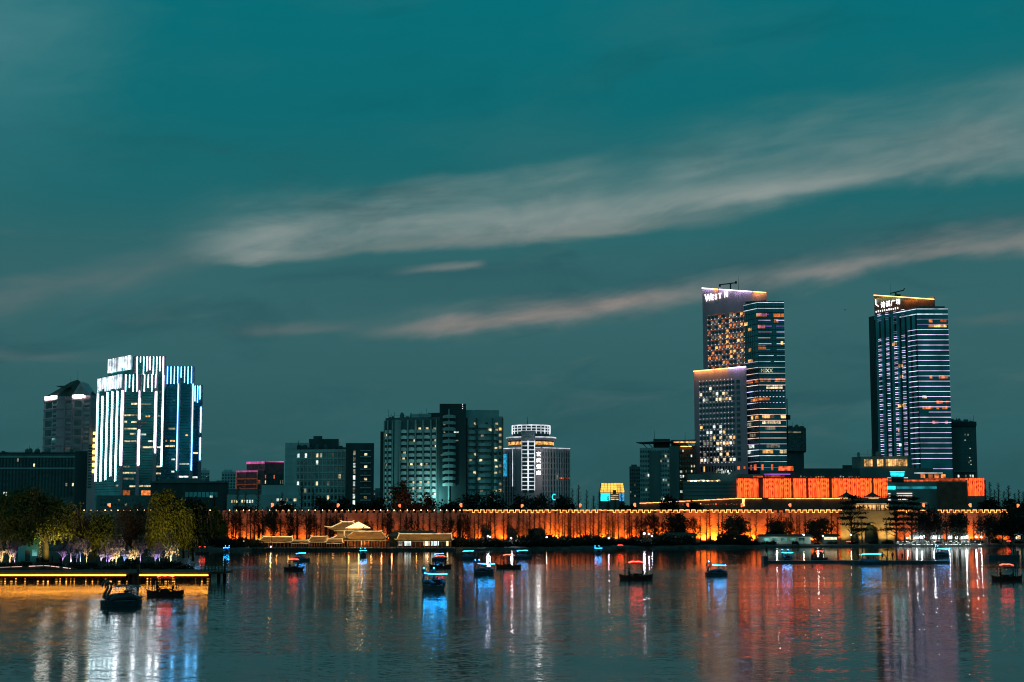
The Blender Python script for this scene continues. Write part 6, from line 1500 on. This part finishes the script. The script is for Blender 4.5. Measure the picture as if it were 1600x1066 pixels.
# ================================================================== people
def skin_person(pose):
    """one continuous body: joints -> skin -> subdivision, applied once and shared"""
    J = {}; E = []; Rr = {}
    def j(n, p, r, par=None):
        J[n] = p; Rr[n] = r
        if par: E.append((par, n))
    if pose == 'sit':
        j('pel',(0,0,.0),.15); j('spi',(-.02,0,.25),.15,'pel'); j('che',(-.02,0,.46),.16,'spi'); j('nec',(0,0,.60),.06,'che'); j('hd0',(.02,0,.68),.085,'nec'); j('hd1',(.03,0,.80),.10,'hd0'); j('hd2',(.02,0,.88),.06,'hd1')
        for s, n in ((-1,'l'),(1,'r')):
            j('hip'+n,(.08,s*.10,-.02),.10,'pel'); j('kne'+n,(.45,s*.13,.02),.07,'hip'+n); j('ank'+n,(.47,s*.13,-.38),.05,'kne'+n); j('toe'+n,(.62,s*.14,-.42),.04,'ank'+n)
            j('sho'+n,(-.02,s*.20,.50),.07,'che'); j('elb'+n,(.08,s*.26,.24),.05,'sho'+n); j('wri'+n,(.30,s*.18,.18),.032,'elb'+n); j('pal'+n,(.37,s*.16,.16),.03,'wri'+n)
            for k in range(4): j('f%d%s'%(k,n),(.44-.01*abs(k-1.5),s*(.13+.022*k),.13),.009,'pal'+n)
            j('th'+n,(.39,s*.11,.18),.010,'wri'+n)
    else:
        lean = .10 if pose == 'lean' else 0; st = .12 if pose == 'walk' else .04
        j('pel',(0,0,.92),.14); j('spi',(lean*.4,0,1.15),.14,'pel'); j('che',(lean,0,1.36),.15,'spi'); j('nec',(lean*1.2,0,1.49),.06,'che'); j('hd0',(lean*1.4+.02,0,1.56),.085,'nec'); j('hd1',(lean*1.5+.03,0,1.66),.10,'hd0'); j('hd2',(lean*1.5+.02,0,1.74),.06,'hd1')
        for s, n in ((-1,'l'),(1,'r')):
            j('hip'+n,(0,s*.10,.86),.10,'pel'); j('kne'+n,(s*st+.03,s*.11,.48),.07,'hip'+n); j('ank'+n,(s*st*1.6,s*.11,.09),.05,'kne'+n); j('toe'+n,(s*st*1.6+.16,s*.12,.04),.04,'ank'+n)
            j('sho'+n,(lean,s*.20,1.40),.07,'che'); j('elb'+n,(lean+.02-s*st*.6,s*.26,1.12),.05,'sho'+n); j('wri'+n,(lean+.10-s*st,s*.25,.88),.032,'elb'+n); j('pal'+n,(lean+.12-s*st,s*.25,.80),.03,'wri'+n)
            for k in range(4): j('f%d%s'%(k,n),(lean+.09+.022*k-s*st,s*.25,.72+.008*abs(k-1.5)),.009,'pal'+n)
            j('th'+n,(lean+.16-s*st,s*.24,.80),.010,'wri'+n)
    names = list(J); me = bpy.data.meshes.new('person_'+pose); me.from_pydata([J[n] for n in names], [(names.index(a), names.index(b_)) for a, b_ in E], [])
    o = bpy.data.objects.new('person_tmp', me); COL.objects.link(o)
    o.modifiers.new('skin', 'SKIN'); sv = me.skin_vertices
    if not sv:
        bpy.context.view_layer.objects.active = o; bpy.ops.object.modifier_add(type='SKIN') ; o.modifiers.remove(o.modifiers[0]); sv = me.skin_vertices
    for i, n in enumerate(names): sv[0].data[i].radius = (Rr[n], Rr[n]); sv[0].data[i].use_root = (n == 'pel')
    ss = o.modifiers.new('sub', 'SUBSURF'); ss.levels = ss.render_levels = 1
    bpy.context.view_layer.update(); m2 = bpy.data.meshes.new_from_object(o.evaluated_get(bpy.context.evaluated_depsgraph_get())); bpy.data.objects.remove(o)
    m2.name = 'person_'+pose; hz = max(v.co.z for v in m2.vertices)
    m2.materials.clear(); m2.materials.append(MATS['cloth_dark']); m2.materials.append(MATS['skin'])
    for p in m2.polygons:
        if p.center.z > hz-.27: p.material_index = 1
        p.use_smooth = True
    return m2
PM = {k: skin_person(k) for k in ('sit','stand','lean','walk')}
HAIR = {}
for k, dz, dxx in (('sit',.84,.02),('stand',1.70,.02),('lean',1.70,.16),('walk',1.70,.02)):
    HAIR[k] = MB().use('cloth_dark').tube_prof((dxx-.02,0,dz-.02), [(.125,-.05),(.128,.02),(.105,.08),(.05,.115)], 10).mesh('hair')
def person(pose, loc, rz, label, sc=1.0):
    o = bpy.data.objects.new('person', PM[pose]); COL.objects.link(o); o.location = loc; o.rotation_euler = (0,0,rz); o.scale = (sc,sc,sc); tag(o, label, 'person')
    h = bpy.data.objects.new('hair', HAIR[pose]); COL.objects.link(h); h.parent = o
    return o
# ================================================================== boats
def hull(mb, L, B, zlo, zhi, sheer=.3, n=14, blunt=.55):
    """closed hull along x, pointed and raised at both ends"""
    secs = []
    for i in range(n+1):
        t = -1+2*i/n; w_ = B/2*max(.06, (1-abs(t)**(2/blunt))); up = sheer*abs(t)**3
        secs.append([(t*L/2,-w_,zhi+up),(t*L/2*.97,-w_*.86,zlo+up*.6),(t*L/2*.97,w_*.86,zlo+up*.6),(t*L/2,w_,zhi+up),(t*L/2,w_*.88,zhi+up),(t*L/2,w_*.8,zhi-.22+up*.5),(t*L/2,-w_*.8,zhi-.22+up*.5),(t*L/2,-w_*.88,zhi+up)])
    k = len(mb.v); m = 8
    for s in secs: mb.v.extend(s)
    for i in range(n):
        for q in range(m): mb.f.append((k+i*m+q, k+(i+1)*m+q, k+(i+1)*m+(q+1)%m, k+i*m+(q+1)%m)); mb.mi.append(mb.cur)
    mb.f.append(tuple(k+q for q in range(m))); mb.mi.append(mb.cur); e = k+n*m; mb.f.append(tuple(e+q for q in range(m))[::-1]); mb.mi.append(mb.cur)
    return mb
class Parts(list): pass
def red_boat():
    P = []
    P.append(('hull', hull(MB().use('boat_red'), 5.0, 1.9, -.2, .55, .32)))
    e = MB().use('boat_dark')
    for s in (-1,1): e.tube([(s*2.3,0,.6),(s*2.5,0,.85),(s*2.42,0,1.0)], [.14,.12,.08], 6)
    P.append(('stem_post', e))
    P.append(('bench', MB().use('wood').box(-1.3,-.85,-.7,.7,.35,.75).box(.85,1.3,-.7,.7,.35,.75).box(-.4,.4,-.3,.3,.35,.95)))
    for s in (-1,1):
        for q in (-1,1): P.append(('post', MB().use('wood').tube([(s*1.6,q*.75,.45),(s*1.6,q*.75,2.35)], .05, 6)))
    r = MB().use('wood'); r.hexa([(-1.75,-.95,2.33),(1.75,-.95,2.33),(1.75,.95,2.33),(-1.75,.95,2.33),(-1.3,-.5,2.5),(1.3,-.5,2.5),(1.3,.5,2.5),(-1.3,.5,2.5)])
    P.append(('roof', r))
    n1 = MB().use('neon_red')
    pts = [(-1.05+2.1*i/20, -.55+.0*i, 2.52+.10*abs(math.sin(PI*i/10))+.12*math.sin(PI*i/20)) for i in range(21)]
    n1.tube(pts, .035, 6); n1.tube([(p[0],.55,p[2]) for p in pts], .035, 6); P.append(('neon_tube', n1))
    return P
def swan_boat(lit=True):
    P = []
    P.append(('hull', hull(MB().use('boat_dark'), 4.4, 2.1, -.2, .55, .12, 14, .35)))
    P.append(('rim', MB().use('boat_white').tube([(2.12*math.cos(a)*1.0, 1.02*math.sin(a)*min(1,1.0), .56) for a in [2*PI*i/28 for i in range(29)]], .06, 5, False)))
    for s in (-1,1):   # swans at the bow, seen as S-curved necks
        nk = MB().use('boat_dark'); y = s*.72
        nk.tube([(1.25,y,.45),(1.62,y,.9),(1.60,y,1.3),(1.38,y,1.65),(1.25,y,2.0),(1.32,y,2.36),(1.55,y,2.52),(1.78,y,2.42),(1.86,y,2.15),(1.84,y,1.9)], [.30,.24,.16,.13,.13,.14,.17,.17,.11,.04], 8)
        P.append(('swan_neck', nk))
        bd = MB().use('boat_dark'); bd.tube([(1.55,y,.5),(.9,y,.85),(.2,y*1.15,.95),(-.8,y*1.2,1.05),(-1.5,y*1.1,.8),(-2.15,y*.9,.95)], [.16,.36,.36,.34,.24,.05], 8); P.append(('swan_body', bd))
    P.append(('seat', MB().use('cloth_maroon').hexa([(-.9,-.5,.35),(-.2,-.5,.35),(-.2,.5,.35),(-.9,.5,.35),(-1.0,-.5,1.25),(-.85,-.5,1.25),(-.85,.5,1.25),(-1.0,.5,1.25)])))
    for s in (-1,1):
        for x in (-1.45,.5): P.append(('post', MB().use('frame_metal').tube([(x,s*.85,.6),(x*.96,s*.82,2.0)], .03, 5)))
    cz = lambda x: 2.12-.10*((x+.3)/1.6)**2
    c = MB().use('canopy_blue' if lit else 'boat_dark'); n = 8
    for i in range(n):
        x0, x1 = -1.8+2.4*i/n, -1.8+2.4*(i+1)/n
        c.hexa([(x0,-.98,cz(x0)-.08),(x1,-.98,cz(x1)-.08),(x1,.98,cz(x1)-.08),(x0,.98,cz(x0)-.08),(x0,-.8,cz(x0)+.06),(x1,-.8,cz(x1)+.06),(x1,.8,cz(x1)+.06),(x0,.8,cz(x0)+.06)])
    P.append(('canopy', c))
    if lit:
        l_ = MB().use('neon_blue'); ring_ = [(-1.85,-1.02),(.65,-1.02),(.65,1.02),(-1.85,1.02),(-1.85,-1.02)]
        l_.tube([(x,y,cz(x)-.02) for x, y in ring_], .026, 5); P.append(('neon_rim', l_))
        h = MB().use('neon_blue')
        for s in (-1,1): h.ball((1.45,s*.72,2.72), .07, 6, 4)
        P.append(('swan_lamp', h))
    return P
def launch(L=4.6, long=False):
    P = []; h2 = L/2
    P.append(('hull', hull(MB().use('boat_dark'), L, 1.9, -.2, .5, .22, 14, .5)))
    b_ = MB().use('boat_dark'); b_.hexa([(-h2*.75,-.7,.45),(h2*.55,-.7,.45),(h2*.55,.7,.45),(-h2*.75,.7,.45),(-h2*.55,-.55,1.05),(h2*.35,-.55,1.0),(h2*.35,.55,1.0),(-h2*.55,.55,1.05)]); P.append(('cabin', b_))
    r = MB().use('canopy_blue'); zc = 1.95; x0, x1 = -h2*.62, h2*.5
    r.hexa([(x0,-.85,zc-.06),(x1,-.85,zc-.06+.06),(x1,.85,zc+.0),(x0,.85,zc-.06),(x0+.2,-.7,zc+.1),(x1-.2,-.7,zc+.14),(x1-.2,.7,zc+.14),(x0+.2,.7,zc+.1)]); P.append(('canopy', r))
    l_ = MB().use('neon_blue'); l_.tube([(x0,-.9,zc-.15),(x0+.15,-.92,zc+.0),((x0+x1)/2,-.92,zc+.05),(x1,-.92,zc+.08)], .026, 5); l_.tube([(x0,.9,zc-.15),(x0+.15,.92,zc),((x0+x1)/2,.92,zc+.05),(x1,.92,zc+.08)], .026, 5); P.append(('neon_rim', l_))
    for s in (-1,1):
        for x in (x0+.4, x1-.4): P.append(('post', MB().use('frame_metal').tube([(x,s*.75,.5),(x,s*.75,zc)], .03, 5)))
    a = MB().use('boat_dark'); a.tube([(h2*.85,0,.55),(h2*.86,0,1.2),(h2*.74,0,1.85),(h2*.52,0,2.15),(h2*.36,0,2.05)], [.16,.12,.10,.12,.06], 7); P.append(('stern_arch', a))
    return P
TYPES = {}
def make(kind):
    if kind not in TYPES:
        P = {'red': red_boat, 'swan': swan_boat, 'swan_dark': lambda: swan_boat(False), 'launch': launch, 'launch_long': lambda: launch(7.0)}[kind]()
        TYPES[kind] = [(n, mb.mesh(n)) for n, mb in P]
    return TYPES[kind]
NM = {'red':'canopy_boat','swan':'swan_boat','swan_dark':'swan_boat','launch':'launch_boat','launch_long':'launch_boat'}
def boat(kind, px, py, rz, label, crew=2, who='', sc=1.0, z=0):
    Y = YW(py); rz = math.radians(rz)
    o = empty(NM[kind], (X(px,Y), Y, z), label, 'boat', {'red':'red lit canopy boats on the lake','swan':'blue lit swan boats on the lake'}.get(kind), rz); o.scale = (sc,sc,sc)
    made = {}
    for n, me in make(kind):
        c = bpy.data.objects.new(n, me); COL.objects.link(c); made.setdefault(n, c); c.parent = made.get({'neon_tube':'roof','neon_rim':'canopy','swan_lamp':'swan_neck','stem_post':'hull','rim':'hull'}.get(n), o)
    spots = {'red':((-1.05,.1,.80,0),(1.05,-.2,.80,PI),(-1.05,-.45,.80,0),(1.05,.45,.80,PI)),'swan':((-.45,.3,.62,0),(-.45,-.3,.62,0)),'swan_dark':((-.45,.3,.66,0),(-.45,-.3,.66,0)),'launch':((-.2,.25,1.02,0),),'launch_long':((-.6,.2,1.0,0),(.4,-.2,1.0,0))}[kind]
    for i, (x, y, zz, a) in enumerate(spots[:crew]):
        p = Vector((x*sc*math.cos(rz)-y*sc*math.sin(rz), x*sc*math.sin(rz)+y*sc*math.cos(rz)))
        nth = ('first','second','third','fourth')[i]
        person('sit', (o.location.x+p.x, Y+p.y, z+zz*sc), rz+a, f'{("left","right","rear left","rear right")[i]} dark seated passenger in the {who}')
    return o
boat('swan_dark', 193, 947, 207, 'large dark twin swan pedal boat gliding before the golden boardwalk', 2, 'large dark twin swan boat')
boat('red', 261, 931, 4, 'dark canopy boat with red zigzag neon just right of the large swan boat', 3, 'red neon boat by the boardwalk', .88)
boat('swan', 678, 921, 118, 'bright blue lit swan boat nearest the lake centre', 2, 'central bright blue swan boat')
boat('swan', 756, 897.5, 150, 'blue lit swan boat left of the long red canopy boat', 2, 'blue swan boat near the long red boat', .85)
boat('swan', 1118, 899.5, 172, 'blue lit twin swan boat alone between the two orange reflections', 2, 'blue twin swan boat on the orange reflections', .82)
boat('red', 993, 906, 2, 'wooden canopy boat with curved red neon alone right of centre', 4, 'right of centre red neon boat')
boat('red', 1570, 907, -6, 'red neon canopy boat at the far right near the short pontoon', 3, 'far right red neon boat', .88)
boat('red', 795, 888, 5, 'red neon boat full of passengers beside a blue launch', 4, 'crowded red neon boat', .92)
boat('red', 688.5, 887.5, 3, 'red neon canopy boat just behind the central bright blue boat', 2, 'red neon boat behind the central one', .82)
boat('red', 460, 891.5, -14, 'small red canopy boat left of centre below the lakeside pavilions', 2, 'small red boat below the pavilions', .74)
boat('red', 969, 862, 8, 'tiny red lit boat close to the dark far bank', 2, 'tiny red boat by the far bank', .66)
boat('red', 1279, 876, 0, 'red lit boat stacked against the long pontoon', 2, 'red boat at the long pontoon', .72, .1)
boat('launch', 733, 873.5, 3, 'low dark launch with a blue white canopy line left of the crowded red boat', 1, 'low launch left of the crowded boat', .9)
boat('launch', 817, 873, 2, 'dark launch with curved stern arch behind the crowded red boat', 1, 'launch behind the crowded boat', .92)
boat('launch', 472, 876, 5, 'dark blue lit launch behind the small red boat below the pavilions', 1, 'launch behind the small red boat', .8)
boat('launch', 687, 875.5, 12, 'dim launch hidden partly behind the red boat near centre', 1, 'dim launch near centre', .72)
boat('swan', 568, 870, 100, 'small blue lit boat close to the tea hall quay', 1, 'small blue boat by the tea hall', .72)
boat('swan', 934, 865.5, 100, 'tiny blue lit boat left of the tiny red one by the far bank', 1, 'tiny blue boat by the far bank', .72)
boat('swan', 355, 864, 90, 'tiny blue lit boat at the far bank beyond the pier post', 1, 'tiny blue boat beyond the pier', .66)
boat('swan', 1228, 876, 95, 'blue lit boat moored behind the left part of the long pontoon', 1, 'blue boat moored at the long pontoon', .85)
boat('launch_long', 1360, 881.5, 0, 'long launch with one bright blue white roof line moored at the pontoon', 2, 'long moored launch')
boat('swan', 1470, 869.5, 140, 'blue lit boat before the dazzling promenade lamps', 1, 'blue boat before the promenade', .9)
boat('red', 1325, 854.3, 0, 'tiny red lit boat tied to the bank below the gate', 0, '', .6)
boat('red', 1575, 853.6, 0, 'tiny red lit boat tied to the far right bank', 0, '', .62)
boat('red', 317, 866, 0, 'tiny red lit boat at the far bank behind the island tip', 0, '', .7)
# people standing on the pontoon and promenade
for px, pose, lab, s in ((1196.5,'stand','person standing at the left tip of the long pontoon',1.15),(1393,'lean','person leaning near the swan head of the long moored launch',1),(1377,'stand','person standing just right of the long moored launch',.95),(1408,'walk','person walking on the pontoon right of the moored launch',.9),(1268,'lean','person bent over beside the red boat at the pontoon',.8)):
    person(pose, (X(px,YF+1.4), YF+1.4, .42 if px > 1200 else 1.35), R.uniform(0,6), lab, s)
for px, pose, lab in ((1424,'stand','person standing at the left end of the lit promenade'),(1436,'walk','person walking below the second promenade lamp from the left'),(1470,'stand','person standing behind the blue boat on the promenade'),(1496,'walk','person walking before the wide white tent'),(1516,'lean','person leaning on the promenade rail near the rightmost tents')):
    person(pose, (X(px,520), 520, G0), R.uniform(0,6), lab, 1.0)
for px, pose, lab in ((61,'stand','person standing in warm light left of the biggest willow trunk'),(68,'walk','person walking beside the biggest willow trunk'),(84,'stand','person in warm light right of the biggest willow trunk'),(97,'walk','person strolling between the big willow and purple trees'),(119,'stand','person standing below the purple lit trees')):
    person(pose, (X(px,272), 272, LG), R.uniform(0,6), lab, 1.0)
lamp('SPOT', (X(72,276), 276.5, LG+4.2), (1,.7,.45), 260, (X(74,276), 275, LG), .15, 95, .6, name='path_lamp')
br = empty('bird', (X(1328,420), 420, Z(484.5,420)), 'small dark bird gliding in the sky left of the right tower', 'bird')
MB().use('cloth_dark').tube([(-.35,0,0),(0,0,.03),(.3,0,0)], [.02,.09,.03], 6).build('body', br); MB().use('cloth_dark').add([(-.05,0,.02),(.15,0,.02),(-.35,-.8,.12),(-.05,0,.04),(.15,0,.04),(-.35,-.8,.14)], [(0,1,2),(5,4,3),(0,3,4,1),(1,4,5,2),(2,5,3,0)]).add([(-.05,0,.02),(.15,0,.02),(-.15,.8,.2),(-.05,0,.04),(.15,0,.04),(-.15,.8,.22)], [(2,1,0),(3,4,5),(1,4,3,0),(2,5,4,1),(0,3,5,2)]).build('wing', br)
